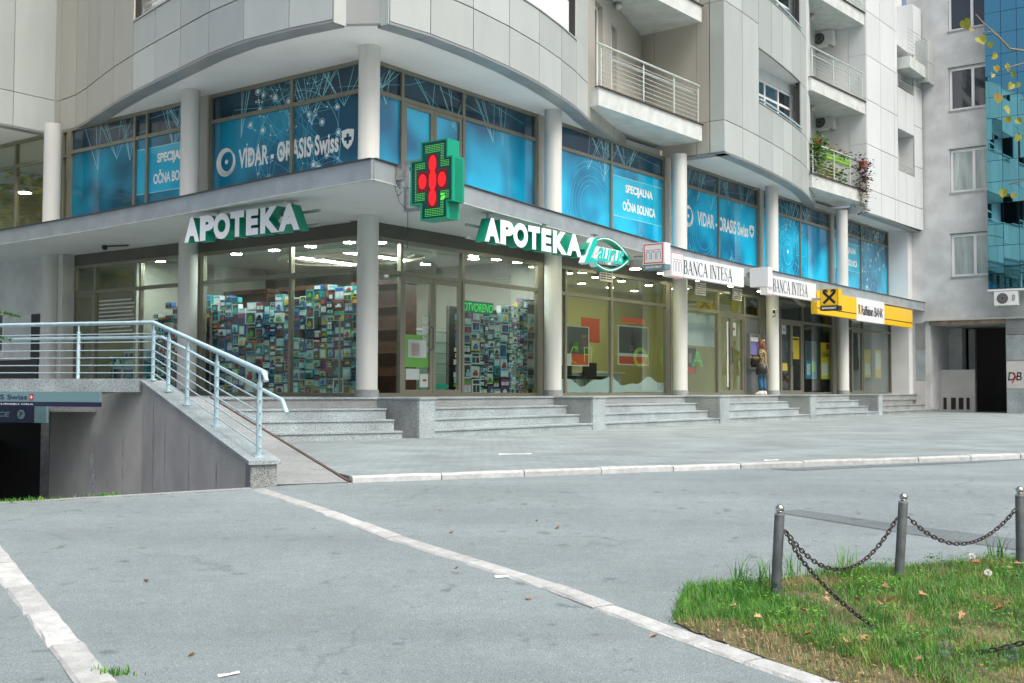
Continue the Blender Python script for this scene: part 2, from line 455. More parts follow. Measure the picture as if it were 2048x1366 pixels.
kerb('verge_kerb', [G(-4.82,10.0), G(-3.585,8.012), G(-1.714,5.005), G(-.34,2.8)], None, width=.165, length=.75, z0=-.005, hgt=.018, mats=M_KERB, sideways=-1, jit=.005)

# asphalt repair strips
def patch(name, pts, z=.004):
    m = MB(); m.add([V((x,y,gz(y)+z)) for x, y in pts], [tuple(range(len(pts)))])
    tag(m.build(name, M_ASPH2, recalc=False), kind='structure')
patch('asphalt_repair', [(2.2,9.52),(2.28,9.35),(2.9,8.6),(3.5,7.95),(4.4,7.2),(4.75,7.5),(3.8,8.25),(3.0,8.95),(2.42,9.6)])
patch('asphalt_repair', [xy(KB+kd*5+V((.1,-.14,0))), xy(KB+kd*5.2+V((.16,-.5,0))), xy(KB+kd*8+V((.2,-.34,0))), xy(KB+kd*9.4+V((.1,-.13,0)))], .004)
patch('asphalt_repair', [xy(KB+kd*10.3+V((.1,-.13,0))), xy(KB+kd*10.9+V((.16,-.62,0))), xy(KB+kd*17+V((.2,-.75,0))), xy(KB+kd*17+V((.1,-.13,0)))], .004)

# raised walkway in front of the shops
EDGE = TR(-.19,.45,0)
plat = [xy(TR(31.3,.45,0)), xy(EDGE), xy(RB1), xy(RB1+V((-1.0,-.45,0))), xy(W1+V((.1,.9,0))), xy(SL1+V((0,.9,0))), xy(SL1+V((1.6,4.2,0))), xy(TL(18,-9,0)), xy(TR(31.3,-12,0))]
m = MB(); m.slab(plat, ZP-.22, ZP)
tag(m.build('raised_walkway', M_RAMP), kind='structure')
# granite nosing along the walkway edge
m = MB()
def edge_strip(mb, a, b_, w, z0, z1, out=.03):
    t = (b_-a).normalized(); n = V((t.y,-t.x,0))
    if n.y > 0: n = -n
    mb.hexa([a+n*out+V((0,0,z0)), b_+n*out+V((0,0,z0)), b_-n*w+V((0,0,z0)), a-n*w+V((0,0,z0)), a+n*out+V((0,0,z1)), b_+n*out+V((0,0,z1)), b_-n*w+V((0,0,z1)), a-n*w+V((0,0,z1))])
edge_strip(m, TR(-.19,.45,0), TR(31.3,.45,0), .3, ZP-.03, ZP+.006)
edge_strip(m, RB1, EDGE, .3, ZP-.03, ZP+.006)
tag(m.build('walkway_edging', M_GRAN), kind='structure')

# ---------------- granite stairs
def steps_right(i):
    s0 = 6.0*i+.20; s1 = 6.0*(i+1)-.56
    if i == 0: s0 = .22
    return s0, s1
stair_lab = ['wide granite steps below the pharmacy door', 'granite steps below the yellow-lit bank windows', 'granite steps below the woman at the cash machine', 'granite steps below the yellow bank sign', 'short granite steps at the far end beside the white wall']
PIL = [(-.19,.22),(5.44,5.93),(11.5,12.03),(17.5,17.95),(23.5,23.9)]
for i in range(5):
    s0 = PIL[i][1]; s1 = PIL[i+1][0] if i < 4 else 28.6
    root = empty('granite_stairs', TR((s0+s1)/2,.9,.05)); tag(root, stair_lab[i], 'stairs', 'granite stairs along the shops')
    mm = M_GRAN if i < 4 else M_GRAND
    for k in range(1, 4):
        z = ZP-.19*k
        e = s1+.0 if i < 4 else s1+.65*k
        part('step', mm, root, lambda m: m.box(TR, s0-.002, e, .42, .45+.33*k, -.05, z-.032))
        part('tread', mm, root, lambda m: m.box(TR, s0-.001, e, .45+.33*(k-1)-.05, .45+.33*k+.025, z-.03, z))
    part('riser', mm, root, lambda m: m.box(TR, s0, s1, .35, .448, -.05, ZP-.035))
pil_lab = ['corner granite pillar between the two flights of steps', 'granite pillar right of the pharmacy door steps', 'granite pillar under the first bank sign', 'granite pillar right of the cash machine steps', 'last granite pillar near the far steps']
for i, (a, b_) in enumerate(PIL):
    root = empty('stair_pillar', TR((a+b_)/2,1,.05)); tag(root, pil_lab[i], 'pillar', 'granite pillars between the stairs')
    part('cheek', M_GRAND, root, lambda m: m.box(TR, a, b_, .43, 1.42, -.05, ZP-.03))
    part('facing', M_GRAN, root, lambda m: m.box(TR, a-.004, b_+.004, 1.421, 1.47, -.05, ZP-.031))
    part('capstone', M_GRAN, root, lambda m: m.box(TR, a-.02, b_+.02, .3, 1.49, ZP-.029, ZP+.002))
# left flight, square to the ramp
LD = (RB1-EDGE).normalized(); LN = V((-LD.y, LD.x, 0))
if LN.y > 0: LN = -LN
TS = frame(EDGE, LD, LN)
root = empty('granite_stairs', TS(1.5,.5,.05)); tag(root, 'granite steps between the wheelchair ramp and the corner pillar', 'stairs', 'granite stairs along the shops')
part('riser', M_GRAN, root, lambda m: m.box(TS, -.1, 3.5, -.2, -.003, -.05, ZP-.035))
for k in range(1, 4):
    z = ZP-.19*k
    part('step', M_GRAN, root, lambda m: m.box(TS, -.02-.0*k, 3.6, -.1, .33*k, -.05, z-.032))
    part('tread', M_GRAN, root, lambda m: m.box(TS, -.02, 3.6, .33*(k-1)-.05, .33*k+.025, z-.03, z))

# ---------------- wheelchair ramp, retaining wall, railing
m = MB()
def rp(t, k):      # t along 0..1, k 0 = wall side, 1 = outer edge
    a = W0.lerp(W1, t)*(1-k)+RB0.lerp(RB1, t)*k
    return a
n = 12
vs = []
for i in range(n+1):
    t = i/n
    a, b_ = W0.lerp(W1+ (W1-W0)*.28, t)+V((.1,.1,0)), RB0.lerp(RB1, t)
    z = .006+ (ZP-.002)*t
    vs += [V((a.x,a.y,z)), V((b_.x,b_.y,z)), V((b_.x,b_.y,-.1)), V((a.x,a.y,-.6))]
fs = []
for i in range(n):
    for k in range(3): fs.append((4*i+k, 4*i+k+1, 4*i+5+k, 4*i+4+k))
m.add(vs, fs)
tag(m.build('wheelchair_ramp', M_RAMP), kind='structure')
m = MB()
for i in range(n):
    a, b_ = RB0.lerp(RB1, i/n), RB0.lerp(RB1, (i+1)/n)
    za, zb = .006+(ZP-.002)*i/n, .006+(ZP-.002)*(i+1)/n
    q = V((.022,.01,0))
    m.hexa([a-q+V((0,0,-.02)), b_-q+V((0,0,-.02)), b_+q*.4+V((0,0,-.02)), a+q*.4+V((0,0,-.02)), a-q+V((0,0,za+.012)), b_-q+V((0,0,zb+.012)), b_+q*.4+V((0,0,zb+.012)), a+q*.4+V((0,0,za+.012))])
tag(m.build('ramp_edge_strip', M_RUST), 'brown rusty metal strip edging the wheelchair ramp', 'edging')

root = empty('retaining_wall', W0); tag(root, 'sloping grey concrete wall beside the garage entrance', 'wall')
wd = (W1-W0).normalized(); wn_ = V((wd.y,-wd.x,0))     # towards the ramp
def zcop(t): return .24+(1.03-.24)*t
m = MB()
a, b_ = W0+wd*.22, W1
for p, q, z0a, z0b, z1a, z1b in ((a, b_, -.6, -2.5, zcop(.034)-.04, zcop(1)-.04),):
    w = wn_*.24
    m.hexa([p+V((0,0,z0a)), q+V((0,0,z0b)), q+w+V((0,0,z0b)), p+w+V((0,0,z0a)), p+V((0,0,z1a)), q+V((0,0,z1b)), q+w+V((0,0,z1b)), p+w+V((0,0,z1a))])
m.build('wall_face', M_WALLC, root)
m = MB()
d2 = (W2-W1).normalized(); n2 = V((d2.y,-d2.x,0))*.24
m.hexa([W1+V((0,0,-2.5)), W2+V((0,0,-2.5)), W2+n2+V((0,0,-2.5)), W1+n2+V((0,0,-2.5)), W1+V((0,0,.9)), W2+V((0,0,.7)), W2+n2+V((0,0,.7)), W1+n2+V((0,0,.9))])
m.build('wall_face', M_WALLC, root)
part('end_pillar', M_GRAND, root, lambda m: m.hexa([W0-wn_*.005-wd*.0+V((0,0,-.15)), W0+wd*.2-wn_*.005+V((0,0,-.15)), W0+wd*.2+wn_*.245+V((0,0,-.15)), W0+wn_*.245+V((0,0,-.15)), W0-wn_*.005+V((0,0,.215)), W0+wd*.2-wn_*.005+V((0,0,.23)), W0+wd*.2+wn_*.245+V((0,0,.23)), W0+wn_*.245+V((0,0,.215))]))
nst = 5
for i in range(nst):
    t0, t1 = i/nst, (i+1)/nst
    p, q = W0.lerp(W1, t0)-wd*(.03 if i == 0 else -.002), W0.lerp(W1, t1)-wd*.002
    za, zb = zcop(t0), zcop(t1)
    m = MB(); l, r = -wn_*.03, wn_*.28
    m.hexa([p+l+V((0,0,za-.035)), q+l+V((0,0,zb-.035)), q+r+V((0,0,zb-.035)), p+r+V((0,0,za-.035)), p+l+V((0,0,za)), q+l+V((0,0,zb)), q+r+V((0,0,zb)), p+r+V((0,0,za))])
    m.build('coping_stone', M_GRAN, root)
# damp stains down the wall
M_DAMP = mat('damp_stain', (.47,.46,.43), .9, var=.25, vscale=9, detail=8)
for base, dd, t, top, L, w in ((W0, wd, 1.5, .15, .5, .025), (W0, wd, 3.0, .35, .9, .03), (W0, wd, 4.6, .5, .8, .02), (W0, wd, 5.5, .75, 1.3, .05), (W1, d2, .7, .2, 1.2, .05), (W1, d2, 1.3, -.3, 1.0, .04)):
    nn = -V((dd.y,-dd.x,0))*.004; p = base+dd*t+nn; m = MB(); rows = []
    for k in range(8):
        ww = w*math.sin(math.pi*(k+.6)/8.2)*rng.uniform(.5,1.5); ox = rng.uniform(-.012,.012)
        rows.append((p+dd*(ox-ww)+V((0,0,top-L*k/7)), p+dd*(ox+ww)+V((0,0,top-L*k/7))))
    for (a_, b2), (c_, e_) in zip(rows[:-1], rows[1:]): m.quad(a_, b2, e_, c_)
    m.build('damp_stain', M_DAMP, root, recalc=False)
# lime streak down the wall
m = MB()
c0 = W0.lerp(W1, 1.0); 
pw = W1+d2*1.9-V((d2.y,-d2.x,0))*.006
zz = [-.12,-.35,-.6,-.85,-1.1,-1.35,-1.6]
for i in range(len(zz)-1):
    w1_, w2_ = rng.uniform(.03,.11), rng.uniform(.03,.11); o1 = rng.uniform(-.05,.05)
    m.quad(pw+d2*(o1-w1_)+V((0,0,zz[i])), pw+d2*(o1+w1_)+V((0,0,zz[i])), pw+d2*(o1*.5+w2_)+V((0,0,zz[i+1]-.02)), pw+d2*(o1*.5-w2_)+V((0,0,zz[i+1]-.02)))
m.build('lime_streak', M_STAIN, root)

# terrace slab over the garage entrance
TG = frame(SL0, SLABDIR, V((-SLABDIR.y, SLABDIR.x, 0))*-1 if (-SLABDIR.x) > 0 else V((-SLABDIR.y, SLABDIR.x, 0)))
gn = V((-SLABDIR.y, SLABDIR.x, 0)); gn = gn if gn.y < 0 else -gn
TG = frame(SL0, SLABDIR, gn)
root = empty('terrace_edge', SL0); tag(root, 'thick granite slab edge above the garage entrance', 'slab')
for i in range(4):
    part('granite_slab', M_GRAN, root, lambda m: m.box(TG, .12+i*1.95 if i else .02, .12+(i+1)*1.95-.006, -.32, .05, .86, 1.055))

# garage doorway
GD = frame(W2+V((.05,0,0)), V((-1,.12,0)).normalized(), V((-.12,-1,0)).normalized())
root = empty('garage_doorway', GD(1,0,-2.4)); tag(root, 'dark garage doorway under the terrace', 'doorway')
part('door_post', M_STEEL, root, lambda m: m.box(GD, -.05, .1, -.1, .12, -2.4, .65))
part('black_fill', M_BLACK, root, lambda m: m.box(GD, .1, 4, -6, -.3, -2.4, .7))  # solid black block standing in for the unlit depth of the garage
# lintel boards
M_SIGNW = mat('signboard_pale', (.15,.27,.3), .4)
M_NAVY = mat('signboard_navy', (.014,.02,.06), .4)
M_PRINTW = mat('print_white', (.75,.78,.78), .5)
M_PRINTN = mat('print_navy', (.03,.03,.09), .5)
M_RED = mat('print_red', (.55,.02,.03), .4)
gsign = empty('garage_signboard', TG(3,.1,.7)); tag(gsign, 'long pale and navy clinic signboard hung under the granite slab', 'signboard')
part('board', M_SIGNW, gsign, lambda m: m.box(TG, .68, 5, .055, .1, .71, .858))
part('lower_band', M_NAVY, gsign, lambda m: m.box(TG, .68, 5, .055, .102, .64, .708))
def TGt(u, v, d): return TG(3.87-u, .104+d, .6+v)
part('lettering', M_PRINTN, gsign, lambda m: text_into(m, 'VIDAR - ORASIS Swiss', TGt, .15, 1.86, .14, .215, 0, bold=.02))
part('small_lettering', M_PRINTW, gsign, lambda m: text_into(m, 'DIJAGNOSTIKU I MIKROHIRURGIJU OKA', TGt, .0, 1.98, .055, .085, 0, bold=.015))
SHIELD = [(-.5,.5),(0,.58),(.5,.5),(.47,-.1),(.3,-.4),(0,-.62),(-.3,-.4),(-.47,-.1)]
def shield(m, T, cu, cv, sc, d, mi=0, cross=None):
    m.add([T(cu+x*sc, cv+y*sc, d) for x, y in SHIELD], [tuple(range(8))], mi)
    if cross is not None:
        for w, h in ((.1,.3),(.3,.1)):
            m.add([T(cu+x*sc, cv+y*sc, d+.002) for x, y in ((-w,-h),(w,-h),(w,h),(-w,h))], [(0,1,2,3)], cross)
part('shield', [M_RED, M_PRINTW], gsign, lambda m: shield(m, TGt, 1.94, .177, .085, .002, 0, 1))
psign = empty('parking_sign', TG(3,-1.2,.4)); tag(psign, 'dark blue entrance sign with a round P in the garage opening', 'sign')
def TPt(u, v, d): return TG(4.5-u, -.75+d, .36+v)
part('board', M_NAVY, psign, lambda m: m.box(TG, 2.66, 5.5, -.8, -.752, .36, .63))
part('pale_panel', M_SIGNW, psign, lambda m: m.box(TG, 2.42, 2.659, -.8, -.752, .36, .63))
part('lettering', M_SIGNW, psign, lambda m: text_into(m, 'ENTRANCE', TPt, .35, 1.35, .09, .17, .003, bold=.02, shear=.2))
def pring(m):
    disc_into(m, (1.58,.13), .075, TPt, .004, 20, 0); 
    text_into(m, 'P', TPt, 1.55, 1.615, .085, .175, .007, bold=.02, mi=1)
part('parking_disc', [M_SIGNW, M_NAVY], psign, pring)

# railing of the ramp and terrace
def railing(name, label, path, height, posts, bars, mt, r_post=.021, r_bar=.009, r_top=.03, cat='railing', top_ext=0.):
    """path: list of base points; posts: list of (seg, t)"""
    root = empty(name, path[0]); tag(root, label, cat)
    for seg, t in posts:
        p = path[seg].lerp(path[seg+1], t)
        m = MB(); m.tube([p, p+V((0,0,height*.86))], r_post, 10); m.tube([p+V((0,0,height*.8)), p+V((0,0,height-.01))], r_post*.55, 8)
        m.lathe(p, [(r_post*2,0),(r_post*2,.012)], 10)
        m.build('post', mt, root, 'auto')
    tops = [p+V((0,0,height)) for p in path]
    part('handrail', mt, root, lambda m: m.tube(tops, r_top, 10), 'auto')
    for h in bars:
        part('bar', mt, root, lambda m: m.tube([p+V((0,0,h)) for p in path], r_bar, 6), 'auto')
    return root
rA = W0+wd*.1+wn_*.12+V((0,0,.25)); rB = W1+wn_*.12-wd*.12+V((0,0,1.04)); 
rC = SL0+SLABDIR*8+V((0,.12,1.055))
rr = railing('ramp_railing', 'pale blue metal railing along the ramp and terrace edge', [rC, rB, rA], .83, [(0,.03),(0,.3),(0,.545),(0,.835)], [.1,.21,.32,.43,.55,.67], M_RAIL, r_post=.026, r_bar=.0085, r_top=.03)
for t in (0.0,.2,.41,.68,.985):
    p = rB.lerp(rA, t)
    m = MB(); m.tube([p-V((0,0,.01)), p+V((0,0,.72))], .026, 10); m.tube([p+V((0,0,.7)), p+V((0,0,.82))], .014, 8); m.lathe(p, [(.055,-.01),(.055,.014)], 10)
    m.build('post', M_RAIL, rr, 'auto')
off = wn_*.13
part('second_handrail', M_RAIL, rr, lambda m: m.tube([rC+V((0,0,.62))+V((.3,.1,0))*.3, rB+off+V((0,0,.62)), rA+off-wd*.25+V((0,0,.56)), rA+off-wd*.42+V((0,0,.44))], .021, 8), 'auto')
part('handrail_end', M_RAIL, rr, lambda m: m.tube([rA+V((0,0,.83)), rA-wd*.1+V((0,0,.815)), rA-wd*.13+V((0,0,.74))], .03, 10), 'auto')
# ================================================================== main building
bld = empty('apartment_building', K); tag(bld, 'large pale apartment building with wavy metal cladding over glass shopfronts', 'building')
ZS, ZC = 7.308, 4.13
LR = 6.036; LL = 5.295
BOWL = [(-.58,1.52),(.4,1.64),(1.6,1.66),(2.8,1.50),(4.05,1.22),(5.25,.95),(6.4,.68),(7.6,.36),(8.7,.02),(9.6,-.28),(10.46,-.51),(11.3,-.6)]
BOWR = [(-.86,1.31),(.09,1.43),(1.33,1.42),(2.6,1.32),(3.89,1.13),(5.1,.87),(6.1,.6),(7.1,.26),(8.2,-.08),(9.3,-.4),(10.43,-.71)]
BOW2 = [(12.43,1.18),(13.6,1.15),(14.85,1.07),(15.95,.98),(17.0,.87),(18.0,.75),(19.1,.58),(20.1,.36),(21.1,.08),(22.1,-.22),(23.18,-.57)]
ZL = [ZS, 8.17, 9.80, 11.43, 13.06, 14.69, 16.3]
GLO = -.5

def panels(T, pts, zl, mt, skip=None, gap=.024, th=.04, name='cladding_panel'):
    for i in range(len(pts)-1):
        (s0,o0),(s1,o1) = pts[i], pts[i+1]
        d = V((s1-s0, o1-o0)); L = d.length; d /= L
        n = V((-d.y, d.x))
        a = V((s0,o0))+d*gap/2; b_ = V((s1,o1))-d*gap/2
        for j in range(len(zl)-1):
            if skip and skip(i, j): continue
            z0, z1 = zl[j]+gap/2, zl[j+1]-gap/2
            m = MB(); ai, bi = a-n*th, b_-n*th
            m.hexa([T(a.x,a.y,z0),T(b_.x,b_.y,z0),T(bi.x,bi.y,z0),T(ai.x,ai.y,z0),T(a.x,a.y,z1),T(b_.x,b_.y,z1),T(bi.x,bi.y,z1),T(ai.x,ai.y,z1)])
            m.build(name, mt, bld)
def backing(T, pts, z0, z1, off=.045, th=.12, holes=None):
    m = MB()
    for i in range(len(pts)-1):
        (s0,o0),(s1,o1) = pts[i], pts[i+1]
        d = V((s1-s0, o1-o0)); d.normalize(); n = V((-d.y, d.x))
        zr = [(z0,z1)]
        if holes and i in holes: zr = holes[i]
        for a, b_ in zr:
            p, q = V((s0,o0))-n*off, V((s1,o1))-n*off; p2, q2 = p-n*th, q-n*th
            m.hexa([T(p.x,p.y,a),T(q.x,q.y,a),T(q2.x,q2.y,a),T(p2.x,p2.y,a),T(p.x,p.y,b_),T(q.x,q.y,b_),T(q2.x,q2.y,b_),T(p2.x,p2.y,b_)])
    m.build('panel_backing', M_GAP, bld)
def lip(T, pts, w=.34):
    for i in range(len(pts)-1):
        (s0,o0),(s1,o1) = pts[i], pts[i+1]
        d = V((s1-s0, o1-o0)); d.normalize(); n = V((-d.y, d.x))
        p, q = V((s0,o0))+n*.004+d*.003, V((s1,o1))+n*.004-d*.003; p2, q2 = p-n*w, q-n*w
        m = MB(); z0, z1 = ZS-.045, ZS-.002
        m.hexa([T(p.x,p.y,z0),T(q.x,q.y,z0),T(q2.x,q2.y,z0),T(p2.x,p2.y,z0),T(p.x,p.y,z1),T(q.x,q.y,z1),T(q2.x,q2.y,z1),T(p2.x,p2.y,z1)])
        m.build('lip_panel', M_LIP, bld)
def coping(T, pts, z, w=.3, name='parapet_cap'):
    m = MB()
    for (s0,o0),(s1,o1) in zip(pts[:-1], pts[1:]):
        d = V((s1-s0, o1-o0)); d.normalize(); n = V((-d.y, d.x))
        p, q = V((s0,o0))+n*.02, V((s1,o1))+n*.02; p2, q2 = p-n*w, q-n*w
        m.hexa([T(p.x,p.y,z),T(q.x,q.y,z),T(q2.x,q2.y,z),T(p2.x,p2.y,z),T(p.x,p.y,z+.03),T(q.x,q.y,z+.03),T(q2.x,q2.y,z+.03),T(p2.x,p2.y,z+.03)])
    m.build(name, M_CLAD, bld)

# --- soffit of the overhang
P = lambda a, b_: xy(B(a, b_, 0))
sof = [P(.6,11.55)] + [P(-o+.07,s) for s, o in reversed(BOWL[1:])] + [P(-1.45,-.52),P(-1.12,-.5),P(-.79,-1.02),P(-.8,-1.22)] + [P(s,-o+.07) for s, o in BOWR[1:]] + [P(12.5,.71)] + [P(s+.06,-o+.07) for s, o in BOW2] + [P(25.05,.57),P(25.05,-.55),P(30.95,-.58),P(31.0,9),P(9,9),P(9,17),P(-4,17),P(-4,11.55)]
part('soffit', M_SOFF, bld, lambda m: m.slab(sof, ZS, ZS+.25))
# inner mass so that no sky shows through
part('inner_wall', M_PLAST, bld, lambda m: m.box(B, 2.0, 31, 2.6, 9, ZS+.26, 17)); part('inner_wall', M_PLAST, bld, lambda m: m.box(B, 2.0, 9, 9.01, 17, ZS+.26, 17))

# --- left bow: full-height panels far out, parapet nearer the corner
zl_left = ZL
backing(TL, BOWL, ZS+.01, 8.8, holes={i: [(ZS+.01, 16)] for i in range(6, 11)})
panels(TL, BOWL[:7], [ZS, 8.12, 8.83], M_CLAD)
panels(TL, BOWL[6:], [ZS, 8.12, 11.4, 14.7, 16.3], M_CLADB)
coping(TL, BOWL[:7], 8.835)
lip(TL, BOWL)
# end cap of the bow at the corner
part('cladding_panel', M_CLAD, bld, lambda m: m.box(TL, -.61, -.585, 1.22, 1.515, ZS-.045, 8.83))
part('corner_wall', mat('corner_render', (.3,.32,.32), .8), bld, lambda m: m.hexa([B(-1.23,-.6,ZS+.002),B(-.88,-1.13,ZS+.002),B(-.7,-1.0,ZS+.002),B(-1.05,-.5,ZS+.002),B(-1.23,-.6,8.9),B(-.88,-1.13,8.9),B(-.7,-1.0,8.9),B(-1.05,-.5,8.9)]))
# recessed upper storey behind the parapet
part('recessed_wall', M_WHITE, bld, lambda m: m.box(TL, 2.2, 6.3, .15, .3, 8.0, 12))
wroot = part('window', M_FRAMEW, bld, lambda m: (m.box(TL, 4.2, 5.8, .3, .36, 9.0, 9.1), m.box(TL, 4.2, 4.3, .3, .36, 9.1, 11), m.box(TL, 5.7, 5.8, .3, .36, 9.1, 11), m.box(TL, 4.97, 5.05, .3, .35, 9.1, 11)))
part('pane', M_DARKI, wroot, lambda m: m.box(TL, 4.3, 5.7, .302, .32, 9.1, 11))
def small_rail(T, s0, o0, s1, o1, z, hs=(.12,.24,.36), r=.012, mt=None):
    m = MB()
    for h in hs: m.tube([T(s0,o0,z+h), T(s1,o1,z+h)], r if h < hs[-1] else r*1.7, 6)
    for k in range(3):
        t = k/2; m.tube([T(s0+(s1-s0)*t,o0+(o1-o0)*t,z), T(s0+(s1-s0)*t,o0+(o1-o0)*t,z+hs[-1])], r*1.1, 6)
    m.build('parapet_rail', mt or M_RAILG, bld, 'auto')
small_rail(TL, 3.0, .98, 6.3, .5, 8.86)
# left block with its own flat face
bs = [(11.55,-.6),(11.55,.5),(11.55,1.6),(11.55,2.7),(11.55,3.8)]
for i in range(4):
    for z0, z1 in ((ZS,8.15),(8.15,11.4),(11.4,14.7)):
        part('cladding_panel', M_CLAD, bld, lambda m: m.box(TL, 11.52, 11.56, bs[i][1]+.008, bs[i+1][1]-.008, z0+.008, z1-.008))
part('panel_backing', M_GAP, bld, lambda m: m.box(TL, 11.57, 11.7, -.6, 3.8, ZS+.01, 14.6))
part('lip_panel', M_LIP, bld, lambda m: m.box(TL, 11.515, 11.8, -.62, 3.8, ZS-.045, ZS-.002))
for z0, z1 in ((ZS,8.12),(8.12,11.4),(11.4,14.7)):
    part('cladding_panel', M_CLADB, bld, lambda m: m.box(TL, 11.31, 11.51, -.64, -.6, z0+.008, z1-.008))

# --- right bow
backing(TR, BOWR, ZS+.01, 8.82, holes={i: [(ZS+.01, 16)] for i in range(6, 7)} | {i: [(ZS+.01, 8.15)] for i in range(7, 10)})
panels(TR, BOWR[:7], [ZS, 8.12, 8.84], M_CLAD)
panels(TR, BOWR[6:8], [ZS, 8.12, 11.43, 14.69], M_CLAD)
panels(TR, BOWR[7:], [ZS, 8.12], M_CLADB)
coping(TR, BOWR[:7], 8.845)
lip(TR, BOWR)
part('cladding_panel', M_CLAD, bld, lambda m: m.box(TR, -.89, -.865, 1.12, 1.305, ZS-.045, 8.84))
part('sunlit_wall_panel', M_WHITE, bld, lambda m: m.box(TR, 3.6, 6.05, .38, .42, 8.87, 9.78))  # white stands in for sunlight on the recessed wall
part('recessed_wall', M_CLADB, bld, lambda m: m.box(TR, 1.0, 6.05, -.4, -.3, 8.5, 12))

# --- balconies
M_SLABW = mat('balcony_paint', (.56,.6,.58), .6, var=.12, vscale=3, detail=7)
def balcony(name, s0, o0, s1, o1, z, depth, mt=M_SLABW, rail=True, wall_bow=None):
    d = V((s1-s0, o1-o0)); L = d.length; d /= L; n = V((-d.y, d.x))
    def T(u, v, zz): q = V((s0,o0))+d*u+n*v; return TR(q.x, q.y, zz)
    sl = part('balcony', mt, bld, lambda m: m.box(T, 0, L, -depth, 0, z, z+.44))
    part('edge_flashing', M_RUST, sl, lambda m: m.box(T, -.03, L+.05, -.1, .05, z+.441, z+.462))
    if rail:
        zb = z+.462; H = 1.02
        for u in (.18, L*.42, L*.72, L-.12):
            part('post', M_RAILG, sl, lambda m: (m.box(T, u-.022, u+.022, -.07, -.045, zb, zb+H*.93), m.tube([T(u,-.057,zb+H*.9), T(u,-.057,zb+H)], .01, 6)))
        part('handrail', M_RAILG, sl, lambda m: m.tube([T(.0,-.057,zb+H+.02), T(L-.05,-.057,zb+H+.02)], .027, 10), 'auto')
        part('inner_rail', M_RAILG, sl, lambda m: m.tube([T(.3,-.17,zb+H*.84), T(L-.2,-.17,zb+H*.84)], .02, 8), 'auto')
        for k in range(8):
            part('bar', M_RAILG, sl, lambda m: m.tube([T(.15,-.057,zb+.09+k*.112), T(L-.1,-.057,zb+.09+k*.112)], .008, 5), 'auto')
    return T, L
SH = 3.25
M_BULB = mat('globe_lamp_glass', (.7,.68,.62), .3)
for fl in range(3):
    z = 7.62+fl*SH
    T1, L1 = balcony('balcony', 7.25, .46, 12.2, .62, z, 2.6)
    T2, L2 = balcony('balcony', 20.6, .33, 24.92, .6, z, 2.6)
    if fl:
        for TT, LL_ in ((T1, L1), (T2, L2)):
            lamp = empty('balcony_lamp', TT(LL_*.45, -.9, z-.2)); tag(lamp, ['','white globe lamp under the %s balcony slab' % ('nearer' if TT is T1 else 'farther'),'white globe lamp under the topmost %s balcony slab' % ('nearer' if TT is T1 else 'farther')][fl], 'lamp', 'globe lamps under balconies')
            part('base', M_STEEL, lamp, lambda m: m.lathe(TT(LL_*.45,-.9,z-.06), [(.09,0),(.1,.058)], 14), 'auto')
            part('globe', M_BULB, lamp, lambda m: m.lathe(TT(LL_*.45,-.9,z-.2), [(.02,0),(.07,.025),(.095,.075),(.09,.115),(.07,.139)], 14), 'auto')
# the balcony back wall: the bow carries on inside with tall windows
def cut_wall(T, s0, s1, z0, z1, o, th, ops, mt, name='wall', parent=None):
    """wall with rectangular openings [(a,b,zlo,zhi)]"""
    m = MB()
    ss = sorted({s0, s1, *[q for a, b_, _, _ in ops for q in (a, b_)]}); 
    for a, b_ in zip(ss[:-1], ss[1:]):
        hs = sorted((lo, hi) for p, q, lo, hi in ops if p <= a+1e-6 and q >= b_-1e-6)
        z = z0
        for lo, hi in hs + [(z1, z1)]:
            if lo > z+1e-6: m.box(T, a, b_, o-th, o, z, lo)
            z = hi
    return m.build(name, mt, parent or bld)
def window(T, s0, s1, z0, z1, o, parent, nv=1, mt=None, pane=None, fw=.07, tr=None):
    def fr(m):
        m.box(T, s0, s1, o-.05, o, z0, z0+fw); m.box(T, s0, s1, o-.05, o, z1-fw, z1)
        m.box(T, s0, s0+fw, o-.049, o-.001, z0+fw, z1-fw); m.box(T, s1-fw, s1, o-.049, o-.001, z0+fw, z1-fw)
        for k in range(1, nv+1):
            u = s0+(s1-s0)*k/(nv+1); m.box(T, u-fw*.6, u+fw*.6, o-.048, o-.002, z0+fw, z1-fw)
        if tr: m.box(T, s0+fw, s1-fw, o-.047, o-.003, tr-fw*.5, tr+fw*.5)
    w = part('window', mt or M_FRAMEW, parent, fr)
    us = [s0+(s1-s0)*k/(nv+1) for k in range(nv+2)]
    for a, b_ in zip(us[:-1], us[1:]):
        part('pane', pane or M_PANE, w, lambda m: m.box(T, a+fw*.61, b_-fw*.61, o-.035, o-.028, z0+fw, z1-fw))
    return w
M_PANE = mat('dark_window_pane', (.035,.045,.055), .04, spec=.8, coat=.6)
M_PANEL = mat('curtained_pane', (.42,.5,.49), .12, spec=.8, coat=.8, var=.25, vscale=5, streak=True)
d7 = V((10.43-7.1, -.71-.26)).normalized(); n7 = V((-d7.y, d7.x))
def TW(u, v, z): q = V((7.1,.26))+d7*u+n7*v; return TR(q.x, q.y, z)
d8 = V((23.18-20.1, -.57-.36)).normalized(); n8 = V((-d8.y, d8.x))
def TW2(u, v, z): q = V((20.1,.3))+d8*u+n8*v; return TR(q.x, q.y, z)
